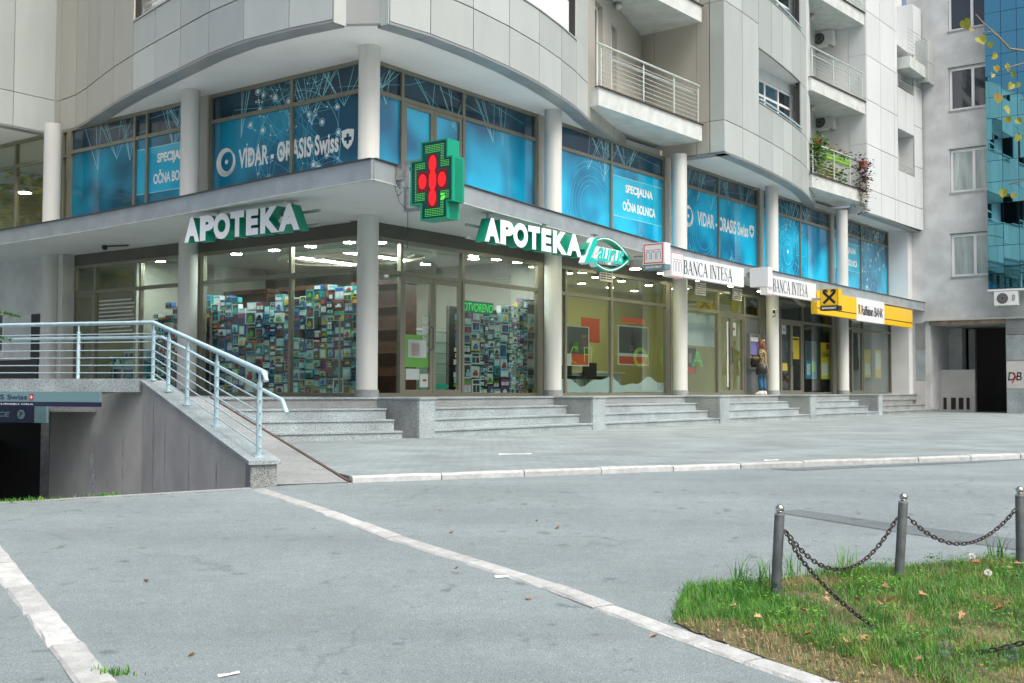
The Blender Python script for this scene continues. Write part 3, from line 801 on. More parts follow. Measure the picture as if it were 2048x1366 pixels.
for fl in range(3):
    zb = 8.06+fl*SH
    if fl < 2 or True:
        cut_wall(TW, 0, 5.4, zb, zb+2.79, -.05, .2, [(.75,1.45,zb+.02,zb+2.35),(2.2,2.75,zb+.02,zb+2.2)], M_CLADB, 'balcony_wall')
        window(TW, .76, 1.44, zb+.03, zb+2.34, -.17, bld, 0)
        window(TW, 2.21, 2.74, zb+.03, zb+2.19, -.17, bld, 0)
        cut_wall(TW2, 0, 5.4, zb, zb+2.79, -.05, .2, [(.75,1.35,zb+.02,zb+2.2)], M_CLAD, 'balcony_wall')
        window(TW2, .76, 1.34, zb+.03, zb+2.19, -.17, bld, 0)
# return wall at the far side of balcony 1, beige panels
def TRW(u, v, z): return TR(12.43-v, u, z)      # u outward, v towards the corner
for (u0,u1) in ((-1.6,-.95),(-.95,.35),(.35,.75)):
    for z0, z1 in ((ZS,8.17),(8.17,11.05),(11.43,14.3),(14.69,16.3)):
        part('cladding_panel', M_CLADB, bld, lambda m: m.box(TRW, u0+.006, u1-.006, .0, .04, z0+.008, z1-.004 if z1 in (8.17,) else z1+.37))
part('panel_backing', M_GAP, bld, lambda m: m.box(TRW, -1.6, 1.12, -.15, -.01, ZS+.01, 16.3))
part('lip_panel', M_LIP, bld, lambda m: m.box(TRW, -1.0, 1.2, -.3, .03, ZS-.045, ZS-.002))
for z0, z1 in ((ZS,8.17),(8.17,11.43),(11.43,14.69)):
    part('cladding_panel', M_CLAD, bld, lambda m: m.box(TRW, .77, 1.19, .005, .05, z0+.008, z1-.008))
# --- second bow with loggia openings
def skip2(i, j): return 2 <= i <= 5 and j in (2, 4)
zl2 = [ZS, 8.17, 9.15, 10.75, 11.43+.0, 12.42, 14.02, 14.69, 16.3]
def skip2(i, j): return 2 <= i <= 5 and j in (2, 5)
panels(TR, BOW2[:3], [ZS, 8.17, 11.43, 14.69, 16.3], M_CLAD)
panels(TR, BOW2[2:7], [ZS, 8.17, 9.15], M_CLAD)
panels(TR, BOW2[2:7], [10.75, 12.42], M_CLAD)
panels(TR, BOW2[2:7], [14.02, 15.6], M_CLAD)
panels(TR, BOW2[6:8], [ZS, 8.17, 9.15, 10.75, 12.42, 14.02, 15.6], M_CLAD)
panels(TR, BOW2[7:9], [ZS, 8.17], M_CLAD)
panels(TR, BOW2[7:9], [8.17, 9.15, 10.75, 12.42, 14.02, 15.6], M_CLADW)
panels(TR, BOW2[8:], [ZS, 8.06], M_CLAD)
hh = {i: [(ZS+.01,9.13),(10.77,12.4),(14.04,15.6)] for i in range(2,6)} | {i: [(ZS+.01,8.05)] for i in range(8,10)}
backing(TR, BOW2, ZS+.01, 16.0, holes=hh)
lip(TR, BOW2)
for fl in range(2):
    z0 = 9.15+fl*3.27
    bo = BOW2[2:7]
    coping(TR, bo, z0+.002, .25)
    for nm, zz in (('loggia_ceiling', z0+1.6), ('loggia_floor', z0-.01)):
        m = MB()
        pl = [TR(s_, o_-.05, zz) for s_, o_ in bo]+[TR(19.6,.1,zz), TR(14.7,.1,zz)]
        m.add(pl, [tuple(range(len(pl)))]); m.build(nm, M_SOFF, bld, recalc=False)
    cut_wall(TR, 14.7, 19.7, z0-.9, z0+1.6, .2, .1, [(16.25,19.3,z0-.25,z0+1.3)], M_CLADW, 'loggia_wall')
    window(TR, 16.26, 19.29, z0-.24, z0+1.29, .17, bld, 2, tr=z0+.8)
    part('loggia_wall', M_CLADW, bld, lambda m: m.hexa([TR(19.12,.53,z0-.9),TR(19.5,.2,z0-.9),TR(19.6,.2,z0-.9),TR(19.25,.53,z0-.9),TR(19.12,.53,z0+1.6),TR(19.5,.2,z0+1.6),TR(19.6,.2,z0+1.6),TR(19.25,.53,z0+1.6)]))
    part('parapet_rail', M_RAIL, bld, lambda m: m.tube([TR(s,o+.03,z0+.1) for s, o in bo], .028, 8), 'auto')
# --- white tower at the end
ZT = [ZS, 8.17, 9.80, 11.43, 13.06, 14.69, 16.3]
panels(TR, [(24.98,.65),(26.4,.67),(27.85,.7),(28.25,.7)], ZT, M_CLADW)
panels(TR, [(28.25,.7),(29.2,.72),(30.1,.75)], [ZS, 8.17, 9.35], M_CLADW)
panels(TR, [(28.25,.7),(29.2,.72),(30.1,.75)], [10.98, 12.6], M_CLADW)
part('loggia_wall', M_WHITE, bld, lambda m: m.box(TR, 28.2, 31.0, -.3, .02, 14.2, 17))
panels(TR, [(30.1,.75),(30.97,.8)], ZT, M_CLADW)
backing(TR, [(24.98,.65),(28.25,.7)], ZS+.01, 16.2)
backing(TR, [(28.25,.7),(30.1,.75)], ZS+.01, 9.33); backing(TR, [(28.25,.7),(30.1,.75)], 11.0, 12.58); backing(TR, [(30.1,.75),(30.97,.8)], ZS+.01, 16.2)
for z0 in (9.35, 12.6):
    window(TR, 28.5, 30.0, z0+.05, z0+1.5, .15, bld, 1)
    part('loggia_wall', M_WHITE, bld, lambda m: (m.box(TR, 28.2, 30.15, -.1, .1, z0-.1, z0+1.7), m.box(TR, 30.1, 30.14, .1, .7, z0, z0+1.63), m.box(TR, 28.2, 30.1, .1, .7, z0+1.63, z0+1.66)))
    small_rail(TR, 28.3, .68, 30.05, .72, z0, (.1,.2,.3), .012)
def TRS(u, v, z): return TR(24.98-v, u, z)
for z0, z1 in zip(ZT[:-1], ZT[1:]):
    part('cladding_panel', M_CLADW, bld, lambda m: m.box(TRS, -.0, .64, .0, .04, z0+.008, z1-.008))
for fl in range(3):
    zb = 8.06+fl*SH
    part('balcony_wall', M_WHITE, bld, lambda m: m.box(TRS, -2.0, -.01, -.05, .03, zb, zb+2.8))
part('lip_panel', M_LIP, bld, lambda m: m.box(TR, 24.95, 31.0, .3, .66, ZS-.045, ZS-.002))
part('cladding_panel', M_CLADW, bld, lambda m: m.box(TR, 30.06, 30.09, .04, .76, 14.25, 16.3))
# boxed balcony high at the end
bx = part('balcony', M_SLABW, bld, lambda m: m.box(TR, 28.4, 31.0, .5, 1.15, 13.3, 13.75))
for a, b_ in ((13.15,13.95),(13.97,14.85)):
    part('balcony_panel', M_CLAD, bx, lambda m: (m.box(TR, 30.3, 31.5, 1.2, 1.26, a, b_), m.box(TR, 30.3, 30.34, .75, 1.199, a, b_)))
small_rail(TR, 28.3, 1.1, 30.3, 1.2, 13.75, (.15,.3,.45,.6,.75,.9,1.05), .01)

# --- columns
def column(p, up=True, low=True):
    if low:
        c = part('column', M_COL, bld, lambda m: m.lathe(V((p.x,p.y,0)), [(.2,ZP+.14),(.2,ZC-.001)], 40), 'auto')
        part('plinth', M_GRAND, c, lambda m: m.lathe(V((p.x,p.y,0)), [(.225,ZP),(.225,ZP+.138)], 40), 'auto')
    if up: part('column', M_COL, bld, lambda m: m.lathe(V((p.x,p.y,0)), [(.2,ZC+.28),(.2,ZS-.001)], 40), 'auto')
for i in range(5): column(TR(LR*i,0,0))
for i in (1,2,3): column(TL(LL*i,0,0))
part('pilaster', M_COL, bld, lambda m: m.box(TL, 10.22, 10.62, -.55, -.1, ZP, ZC-.002))
# --- canopy
CR = [(-.25,2.44),(2,2.12),(4.2,1.85),(6.4,1.57),(9,1.27),(11.5,1.06),(14,.92),(18,.8),(24,.76),(31.1,.76)]
CL = [(-.43,2.59),(2.34,2.27),(5.48,2.0),(9.58,1.83),(14,1.75),(18,1.7)]
CC = (-2.73,2.73)
cpoly = [P(-o,s) for s, o in reversed(CL)] + [P(-2.73,-2.73)] + [P(s,-o) for s, o in CR] + [P(31.1,.9),P(.9,.9),P(.9,18)]
can = part('canopy', M_SOFF, bld, lambda m: m.slab(cpoly, ZC, ZC+.27))
def fascia(T, pts):
    out = []
    for (s0,o0),(s1,o1) in zip(pts[:-1], pts[1:]):
        n = max(1, round(math.hypot(s1-s0,o1-o0)/2.3))
        for k in range(n): out.append(((s0+(s1-s0)*k/n, o0+(o1-o0)*k/n), (s0+(s1-s0)*(k+1)/n, o0+(o1-o0)*(k+1)/n)))
    for (s0,o0),(s1,o1) in out:
        d = V((s1-s0,o1-o0)).normalized(); n = V((-d.y,d.x))
        def TT(u, v, z): q = V((s0,o0))+d*u+n*v; return T(q.x, q.y, z)
        L = math.hypot(s1-s0,o1-o0)
        part('fascia_sheet', M_FASC, can, lambda m: (m.box(TT, .002, L-.002, .003, .028, ZC-.02, ZC+.285)))
        part('flashing', M_FLASH, can, lambda m: m.box(TT, 0, L, -.12, .06, ZC+.287, ZC+.305))
        part('drip_edge', M_SLABW, can, lambda m: m.box(TT, 0, L, -.04, .036, ZC-.034, ZC-.021))
fascia(TR, [CC]+CR); fascia(TL, [CC]+CL)
part('dark_beam', M_FRAMED, bld, lambda m: m.box(TR, .3, 30.7, -.75, -.41, 3.86, ZC-.002)); part('dark_beam', M_FRAMED, bld, lambda m: m.box(TL, .76, 10.3, -.75, -.411, 3.861, ZC-.002))

# --- interiors (rooms behind the glass)
M_IWALL = mat('room_wall_cream', (.42,.43,.38), .8)
M_ICEIL = mat('room_ceiling', (.62,.63,.6), .8)
M_IFLOOR = mat('room_floor', (.32,.3,.27), .4)
M_IWOOD = mat('dark_wood', (.1,.045,.025), .45, var=.25, vscale=6)
M_YEL = mat('room_wall_yellow', (.64,.6,.3), .8)
def structure(name, mt, fn): 
    return tag(part(name, mt, None, fn), kind='structure')
structure('shop_floor', M_IFLOOR, lambda m: (m.box(B, .5, 30.6, .5, 9, ZP+.002, ZP+.02), m.box(B, .5, 8, 9.01, 17, ZP+.002, ZP+.02)))
structure('shop_ceiling', M_ICEIL, lambda m: (m.box(B, .8, 30.6, .8, 9, 3.95, 4.0), m.box(B, .8, 8, 9.01, 17, 3.95, 4.0)))
for q in ((6.6,30.6,6.0,6.1),(6.4,6.5,.8,12),(.55,6.4,12,12.1),(.55,4.4,7.9,7.98)): structure('shop_back_wall', M_IWALL, lambda m: m.box(B, *q, ZP, 3.95))
for q in ((6.6,16.9,4.0,4.08),(16.95,17.05,.5,4.0)): structure('bank_wall', M_YEL, lambda m: m.box(B, *q, ZP, 3.95))
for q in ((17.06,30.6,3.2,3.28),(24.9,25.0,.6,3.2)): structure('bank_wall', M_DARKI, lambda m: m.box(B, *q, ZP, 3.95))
# plaster wall left of the shops, and the far right end wall
part('plaster_wall', M_PLASTG, bld, lambda m: m.box(TL, 10.62, 18, -.5, -.35, ZP, ZC-.003))
part('end_wall', M_WHITE, bld, lambda m: m.box(TR, 30.62, 31.05, -2, .28, ZP-.8, ZC-.003)); part('end_wall', M_WHITE, bld, lambda m: m.box(TR, 30.55, 31.05, -2, .3, ZC+.271, ZS-.003))
# ================================================================== glazing
def film(name, c0, c1, seed, ci=1.5):
    m, nt, b = nmat(name); L = nt.links.new
    tc = nt.nodes.new('ShaderNodeNewGeometry')
    n = nt.nodes.new('ShaderNodeTexNoise'); n.inputs['Scale'].default_value = .55; n.inputs['Detail'].default_value = 2
    mp = nt.nodes.new('ShaderNodeMapping'); mp.inputs['Location'].default_value = (seed, seed*2, 0)
    L(tc.outputs['Position'], mp.inputs[0]); L(mp.outputs[0], n.inputs['Vector'])
    r = nt.nodes.new('ShaderNodeValToRGB'); r.color_ramp.elements[0].position = .4; r.color_ramp.elements[1].position = .6
    r.color_ramp.elements[0].color = c4(c0); r.color_ramp.elements[1].color = c4(c1)
    L(n.outputs['Fac'], r.inputs[0]); L(r.outputs[0], b.inputs['Base Color'])
    b.inputs['Roughness'].default_value = .5; b.inputs['Specular IOR Level'].default_value = .1; b.inputs['Coat Weight'].default_value = 1; b.inputs['Coat Roughness'].default_value = .01; b.inputs['Coat IOR'].default_value = ci
    return m
M_FILM = film('blue_window_film', (.0,.065,.12), (.0,.25,.4), 0)
M_FILMR = film('blue_window_film_lit', (.0,.15,.3), (.0,.47,.76), 0, 1.75)  # same print as the left film, base lightened to stand in for sky glare
M_FILMD = film('dark_window_film', (.008,.03,.055), (.012,.06,.1), 3)
M_FILMP = film('light_film_panel', (.0,.36,.55), (.02,.5,.72), 5)
M_LINE = mat('film_lines', (.32,.75,.85), .4, coat=1)
M_LINE2 = mat('film_faint_lines', (.08,.5,.66), .4, coat=1)
M_PRW = mat('film_white', (.78,.82,.8), .4, coat=1)

def glaze(T, ss, z0, z1, zt, o, pm, pm_top=None, name='shop_window', doors=(), fw=.075, blank=()):
    """one bay of glazing: a frame part with its panes as sub-parts"""
    def fr(m):
        m.box(T, ss[0]-fw/2, ss[-1]+fw/2, o-.06, o+.03, z1-fw, z1)
        m.box(T, ss[0]-fw/2, ss[-1]+fw/2, o-.06, o+.03, z0, z0+fw)
        m.box(T, ss[0], ss[-1], o-.055, o+.025, zt-fw*.55, zt+fw*.55)
        for s in ss: m.box(T, s-fw/2, s+fw/2, o-.058, o+.034, z0+fw, z1-fw)
    w = part(name, M_FRAME, bld, fr)
    for k, (a, b_) in enumerate(zip(ss[:-1], ss[1:])):
        top = pm_top or pm
        part('pane', top, w, lambda m: m.box(T, a+fw/2, b_-fw/2, o-.03, o-.022, zt+fw*.55, z1-fw))
        if k in blank:
            part('blank_panel', M_STEELP, w, lambda m: m.box(T, a+fw/2, b_-fw/2, o-.03, o-.01, z0+fw, zt-fw*.55)); continue
        if k in doors:
            mid = (a+b_)/2
            leaves = ((a+fw/2+.01, mid-.006), (mid+.006, b_-fw/2-.01)) if b_-a > 1.5 else ((a+fw/2+.01, b_-fw/2-.01),)
            for (p, q) in leaves:
                f = .085
                part('door_leaf', M_FRAME, w, lambda m: (m.box(T, p, q, o-.05, o+.02, z0+.02, z0+.02+f*1.4), m.box(T, p, q, o-.05, o+.02, zt-fw*.6-f, zt-fw*.6), m.box(T, p, p+f, o-.049, o+.019, z0+.14, zt-fw*.6-f), m.box(T, q-f, q, o-.049, o+.019, z0+.14, zt-fw*.6-f)))
                part('pane', pm, w, lambda m: m.box(T, p+f, q-f, o-.03, o-.022, z0+.14, zt-fw*.6-f))
            part('door_handle', M_BLACK, w, lambda m: m.tube([T(mid-.06,o+.025,z0+.95),T(mid-.06,o+.075,z0+.97),T(mid-.06,o+.075,z0+1.4),T(mid-.06,o+.025,z0+1.42)], .012, 6))
        else:
            part('pane', pm, w, lambda m: m.box(T, a+fw/2, b_-fw/2, o-.03, o-.022, z0+fw, zt-fw*.55))
    return w
M_STEELP = mat('brushed_grey_panel', (.2,.22,.22), .4, metal=.3, var=.08, vscale=2)
ZU0, ZU1, ZUT = ZC+.275, ZS-.005, 6.7
UW = {}
R0 = [[.55,1.45,3.38,6.04],[6.4,9.35,12.08],[12.43,15.4,18.15],[18.5,21.55,24.2],[24.55,27.43,30.5]]
for i, ss in enumerate(R0):
    UW['R%d' % i] = glaze(TR, ss, ZU0, ZU1, ZUT, GLO, M_FILMR, M_FILMD, 'clinic_window', doors=(1,) if i == 0 else ())
UW['L0'] = glaze(TL, [.55,2.64,5.22], ZU0, ZU1, ZUT, GLO, M_FILM, M_FILMD, 'clinic_window')
UW['L1'] = glaze(TL, [5.62,7.5,7.97,10.6], ZU0, ZU1, ZUT, GLO, M_FILM, M_FILMD, 'clinic_window')
UW['L2'] = glaze(TL, [10.68,10.95,13.1,15.5], ZU0, ZU1, ZUT-.05, GLO, M_GLASSR, None, 'clinic_window')
part('pilaster', M_CLADB, bld, lambda m: m.box(TL, 5.26, 5.58, -.75, -.42, ZU0, ZS-.002))
for i in range(1, 5):
    part('pilaster', M_CLADB, bld, lambda m: m.box(TR, R0[i][0]-.32, R0[i][0]-.04, -.75, -.43, ZU0, ZS-.002))
part('corner_post', M_FRAME, bld, lambda m: m.box(B, .44, .56, .44, .56, ZP, ZS-.003))
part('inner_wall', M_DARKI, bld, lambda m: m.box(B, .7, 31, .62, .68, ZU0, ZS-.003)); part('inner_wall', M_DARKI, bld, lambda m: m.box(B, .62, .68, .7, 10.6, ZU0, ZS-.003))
# clear room behind the far-left windows
part('room_wall', M_IWALL, bld, lambda m: m.box(B, 5, 5.1, 10.6, 17, ZU0, ZS))
part('room_wall', M_IWALL, bld, lambda m: m.box(B, .55, 5, 10.61, 10.66, ZU0, ZS-.003))
part('room_wall', M_IWALL, bld, lambda m: m.box(B, .45, 5, 16.9, 17, ZU0, ZS-.003))
part('room_floor', M_IFLOOR, bld, lambda m: m.box(B, .6, 5, 10.7, 16.9, ZU0-.02, ZU0))
M_LAMP = emit('lamp_lit_warm', (1,.9,.7), 11)
M_LAMPW = emit('lamp_lit_white', (1,.97,.88), 34)
M_LAMPS = emit('spot_lit_white', (1,.97,.92), 130)
M_LAMPY = emit('lamp_lit_yellow', (1,.92,.55), 42)
def ceil_lamp(p, r, label, mt, group, up=.0, ry=None):
    t = empty('ceiling_lamp', p); tag(t, label, 'lamp', group)
    part('housing', M_STEEL, t, lambda m: m.lathe(p, [(r*1.15,.0),(r*1.15,.05)], 16), 'auto')
    part('diffuser', mt, t, lambda m: m.lathe(p, [(r*.95,-.008),(r*.95,-.001)], 16))
M_LAMPU = emit('lamp_lit_amber', (1,.82,.5), 45)
for b_ in (11.6, 13.2, 14.8): ceil_lamp(B(1.7,b_,6.3), .2, 'lit ceiling lamp in the room behind the far left upper window', M_LAMPU, 'lamps in the upper left room')

# ---- printed network on the films
def netprint(key, T, u0, u1, seed, style):
    w = UW[key]; r = random.Random(seed)
    T2 = lambda u, v, d: T(u, GLO-.0215+d, v)
    v0, v1 = ZU0+.08, ZU1-.08
    lines, dots, faint = MB(), MB(), MB()
    def ln(mb, p, q, w_):
        # clip to the window rectangle
        (x0,y0),(x1,y1) = p, q; t0, t1 = 0., 1.
        for pp, qq in ((-(x1-x0), x0-u0), (x1-x0, u1-x0), (-(y1-y0), y0-v0), (y1-y0, v1-y0)):
            if abs(pp) < 1e-9:
                if qq < 0: return
                continue
            t = qq/pp
            if pp < 0: t0 = max(t0, t)
            else: t1 = min(t1, t)
        if t0 >= t1: return
        a = (x0+(x1-x0)*t0, y0+(y1-y0)*t0); c = (x0+(x1-x0)*t1, y0+(y1-y0)*t1)
        if math.hypot(a[0]-c[0], a[1]-c[1]) > .02: stroke_into(mb, [a, c], w_, T2, .001 if mb is faint else .002)
    W = u1-u0
    # hanging triangles along the top, small peaks along the bottom
    for k in range(int(W/.75)):
        cx = u0+r.uniform(.05,.95)*W; cy = v1-r.uniform(.35,1.15)
        for j in range(r.randint(3,5)): ln(lines, (cx,cy), (cx+r.uniform(-.9,.9), v1+.3), .011)
    tops = sorted(u0+r.uniform(0,1)*W for _ in range(int(W*1.5)))
    for a, c in zip(tops[:-1], tops[1:]): ln(faint, (a, v1-r.uniform(.0,.5)), (c, v1-r.uniform(.0,.5)), .01)
    for k in range(int(W/.8)):
        cx = u0+r.uniform(.05,.95)*W; cy = v0+r.uniform(.12,.5)
        for j in range(r.randint(3,4)): ln(lines, (cx,cy), (cx+r.uniform(-.6,.6), v0-.1), .012)
        for j in range(3): ln(faint, (cx,cy+.2), (cx+r.uniform(-.7,.7), v0-.1), .008)
    if style in ('globe', 'halfglobe'):
        cx, cy = u0+W*(.42 if style == 'globe' else .65), v0+1.25; R = 1.25
        pts = []
        for k in range(95 if style == 'globe' else 70):
            a = r.uniform(0,2*math.pi); rr = R*math.sqrt(r.random())*(1.0 if r.random() < .7 else 1.35)
            pts.append((cx+rr*math.cos(a), cy+rr*math.sin(a)))
        for k in range(40):
            a = r.gauss(math.pi*.35, .6); rr = R*r.uniform(1.05,1.5); pts.append((cx+rr*math.cos(a), cy+rr*math.sin(a)))
        for p in pts:
            near = sorted(pts, key=lambda q: (q[0]-p[0])**2+(q[1]-p[1])**2)[1:5]
            for q in near[:3]: ln(faint if r.random() < .55 else lines, p, q, .006)
            if r.random() < .35: ln(faint, p, r.choice(pts), .006)
        for k in range(36):
            a = 2*math.pi*k/36; p = (cx+R*math.cos(a), cy+R*1.0*math.sin(a)); q = (cx+R*math.cos(a+.175), cy+R*math.sin(a+.175)); ln(lines, p, q, .008)
        for p in pts:
            if u0+.06 < p[0] < u1-.06 and v0+.06 < p[1] < v1-.06:
                big = r.random() < .35; rad = r.uniform(.035,.055) if big else r.uniform(.012,.022)
                disc_into(dots, p, rad, T2, .003, 8)
                if big: 
                    for q in range(10):
                        a0, a1 = 2*math.pi*q/10, 2*math.pi*(q+1)/10
                        stroke_into(lines, [(p[0]+rad*1.6*math.cos(a0), p[1]+rad*1.6*math.sin(a0)), (p[0]+rad*1.6*math.cos(a1), p[1]+rad*1.6*math.sin(a1))], .012, T2, .002)
    if style in ('rings', 'eye'):
        cx, cy = (u0+W*.36, v0+1.0)
        rad = [.07,.16,.3,.38,.52,.6,.78,.95,1.12] if style == 'eye' else [.5,.62,.74,.86,.98,1.1]
        for R in rad:
            n = 40; a0 = r.uniform(0,6); arc = r.uniform(3.4,6.28)
            for q in range(n): 
                a, c = a0+arc*q/n, a0+arc*(q+1)/n
                ln(lines if style == 'eye' and r.random() < .6 else faint, (cx+R*math.cos(a), cy+R*math.sin(a)), (cx+R*math.cos(c), cy+R*math.sin(c)), .014 if R < .5 else .009)
        if style == 'eye':
            disc_into(dots, (cx,cy+.05), .07, T2, .003, 10)
            for k in range(26): 
                a = r.uniform(0,2*math.pi); ln(lines, (cx+.65*math.cos(a), cy+.65*math.sin(a)), (cx+r.uniform(.8,1.9)*math.cos(a), cy+r.uniform(.8,1.9)*math.sin(a)), .008)
            for k in range(60):
                p = (r.uniform(u0+.1,u1-.1), r.uniform(v0+.1,v1-.1)); disc_into(dots, p, .008, T2, .003, 6)
    for nm, mb, mt in (('printed_lines', lines, M_LINE), ('faint_printed_lines', faint, M_LINE2), ('printed_dots', dots, M_PRW)):
        if mb.v: mb.build(nm, mt, w, recalc=False)
netprint('R0', TR, .6, 6.0, 11, 'plain'); netprint('R1', TR, 6.45, 12.04, 12, 'rings'); netprint('R2', TR, 12.5, 18.1, 13, 'rings'); netprint('R3', TR, 18.55, 24.15, 14, 'eye'); netprint('R4', TR, 24.6, 30.45, 15, 'halfglobe')
netprint('L0', TL, .6, 5.18, 16, 'globe'); netprint('L1', TL, 5.66, 10.55, 17, 'plain')
def eye_logo(m, T2, cu, cv, R, d):
    n = 22
    outer = [(cu+R*math.cos(.5+5.6*k/n), cv+R*math.sin(.5+5.6*k/n)) for k in range(n+1)]
    stroke_into(m, outer, [R*(.1+.5*math.sin(math.pi*k/n)**1.2) for k in range(n+1)], T2, d)
    outer2 = [(cu+R*.98*math.cos(3.4+4.2*k/n), cv+R*1.0*math.sin(3.4+4.2*k/n)) for k in range(n+1)]
    stroke_into(m, outer2, [R*(.06+.32*math.sin(math.pi*k/n)) for k in range(n+1)], T2, d)
    disc_into(m, (cu,cv), R*.2, T2, d, 12)
def clinic_text(key, T2, us, z, kind):
    w = UW[key]
    m = MB()
    if kind == 'vidar':
        eye_logo(m, T2, us[0], z+.0, .26, .004)
        text_into(m, 'VIDAR - ORASIS Swiss', T2, us[1], us[2], z-.2, z+.22, .004, bold=.032, spacing=1.02)
        m.build('clinic_lettering', M_PRW, w, recalc=False)
        m = MB(); shield(m, T2, us[2]+.25, z+.03, .34, .004, 0, 1); m.build('shield', [M_PRW, M_FILM], w, recalc=False)
    else:
        c = (us[0]+us[1])/2; hw = (us[1]-us[0])/2
        m2 = MB(); m2.quad(T2(us[2],5.38,.003), T2(us[3],5.38,.003), T2(us[3],6.42,.003), T2(us[2],6.42,.003)); m2.build('light_panel', M_FILMP, w, recalc=False)
        m3 = MB(); stroke_into(m3, [(us[2],6.42),(us[3],6.42)], .014, T2, .005); stroke_into(m3, [(us[2],5.38),(us[3],5.38)], .014, T2, .005); m3.build('panel_edge', M_LINE, w, recalc=False)
        text_into(m, 'SPECIJALNA', T2, c-hw*.84, c+hw*.84, 5.98, 6.26, .006, bold=.04, spacing=.95)
        text_into(m, 'OČNA BOLNICA', T2, c-hw, c+hw, 5.56, 5.88, .006, bold=.03, spacing=.95)
        m.build('clinic_lettering', M_PRW, w, recalc=False)
FR = lambda u, v, d: TR(u, GLO-.0215+d, v)
FL = lambda u, v, d: TL(-u, GLO-.0215+d, v)
clinic_text('R1', FR, (9.95,11.65,9.42,12.03), 0, 'spec')
clinic_text('R2', FR, (13.55,14.1,17.5), 5.86, 'vidar')
clinic_text('R4', FR, (25.3,27.1,24.7,27.38), 0, 'spec')
clinic_text('L0', FL, (-4.72,-4.32,-1.32), 5.78, 'vidar')
clinic_text('L1', FL, (-7.28,-5.72,-7.92,-5.68), 0, 'spec')

# ---- ground-floor shopfronts
ZG1, ZGT = 3.86, 3.2
SW = {}
SW['R0'] = glaze(TR, [.55,1.4,3.33,6.06], ZP, ZG1, ZGT, -.45, M_GLASSR, None, doors=(1,))
SW['R1'] = glaze(TR, [6.3,7.2,9.27,12.1], ZP, ZG1, ZGT, -.45, M_GLASSR)
SW['R2'] = glaze(TR, [12.35,13.2,15.22,17.0,18.15], ZP, ZG1, ZGT, -.45, M_GLASSR, None, doors=(2,), blank=(3,))
SW['R3'] = glaze(TR, [18.45,19.7,21.55,24.25], ZP, ZG1, ZGT, -.45, M_GLASSR, None, doors=(1,))
SW['R4'] = glaze(TR, [24.6,26.2,27.4,30.6], ZP, ZG1, ZGT, -.45, M_GLASSR, None, doors=(1,))
SW['L0'] = glaze(TL, [.55,2.57,5.35], ZP, ZG1, ZGT, -.45, M_GLASS)
SW['L1'] = glaze(TL, [5.5,7.58,9.37,10.2], ZP, ZG1, ZGT, -.45, M_GLASS, None, doors=(2,))
for a, b_ in ((6.1,6.26),(12.14,12.31),(18.19,18.41),(24.29,24.56)):
    part('pilaster', M_FRAME, bld, lambda m: m.box(TR, a, b_, -.5, -.43, ZP, 3.86))
part('pilaster', M_FRAME, bld, lambda m: m.box(TL, 5.39,5.46, -.5, -.43, ZP, 3.86))
M_FROST = mat('frosted_foil', (.5,.55,.5), .5)
# frosted stripes on the far-left window
m = MB()
for k in range(10):
    z = 2.95-k*.09
    a = 7.75+(rng.uniform(0,.3)); m.quad(TL(a,-.465,z),TL(9.25,-.465,z),TL(9.25,-.465,z+.035),TL(a,-.465,z+.035))
m.build('frosted_stripes', M_FROST, SW['L1'], recalc=False)

# ---- lights under the canopy and inside
for k, (s, o) in enumerate([(5.2,.7),(7.4,.55),(9.2,.3),(10.6,.3),(12.8,.25),(14.9,.2),(17.0,.15)]):
    p = TR(s, o, ZC-.22)
    t = empty('canopy_downlight', p); tag(t, 'lit round downlight under the canopy in front of the bank', 'lamp', 'downlights under the canopy')
    part('housing', M_COL, t, lambda m: m.lathe(p, [(.15,.01),(.15,.218)], 18), 'auto')
    part('lens', M_LAMPY, t, lambda m: m.lathe(p, [(.135,0),(.145,.009)], 18))
for k, (a, b_) in enumerate([(.72,1.2),(.72,2.3),(.72,3.4),(.72,4.6),(.6,6.1),(.6,7.1),(1.1,.72),(3.9,.6),(4.7,.6),(5.5,.6),(2.6,4.0),(4.6,2.6)]):
    ceil_lamp(B(a,b_,3.8), .12, 'round lit spotlight in the pharmacy ceiling', M_LAMPS, 'pharmacy ceiling spots')
for k, b_ in enumerate((3.0,4.6)):
    t = empty('ceiling_light_panel', B(3,b_,3.86)); tag(t, 'long bright light panel in the pharmacy ceiling', 'lamp', 'pharmacy light panels')
    part('housing', M_STEEL, t, lambda m: m.box(B, 2.4, 4.4, b_-.12, b_+.12, 3.9, 3.949)); part('diffuser', M_LAMPW, t, lambda m: m.box(B, 2.42, 4.38, b_-.1, b_+.1, 3.885, 3.899))
for k, b_ in enumerate((8.6,9.3)):
    t = empty('ceiling_light_panel', B(2,b_,3.86)); tag(t, 'fluorescent ceiling light behind the narrow left window', 'lamp', 'lights behind the narrow left window')
    part('housing', M_STEEL, t, lambda m: m.box(B, 1.6, 2.6, b_-.12, b_+.12, 3.9, 3.949)); part('diffuser', M_LAMP, t, lambda m: m.box(B, 1.62, 2.58, b_-.1, b_+.1, 3.885, 3.899))
for a in (7.6,8.9,10.2,11.5,13.0,14.4):
    for b_ in (1.5,2.8):
        ceil_lamp(B(a,b_,3.89), .11, 'round yellow ceiling spotlight inside the bank', M_LAMPY, 'bank ceiling spots')
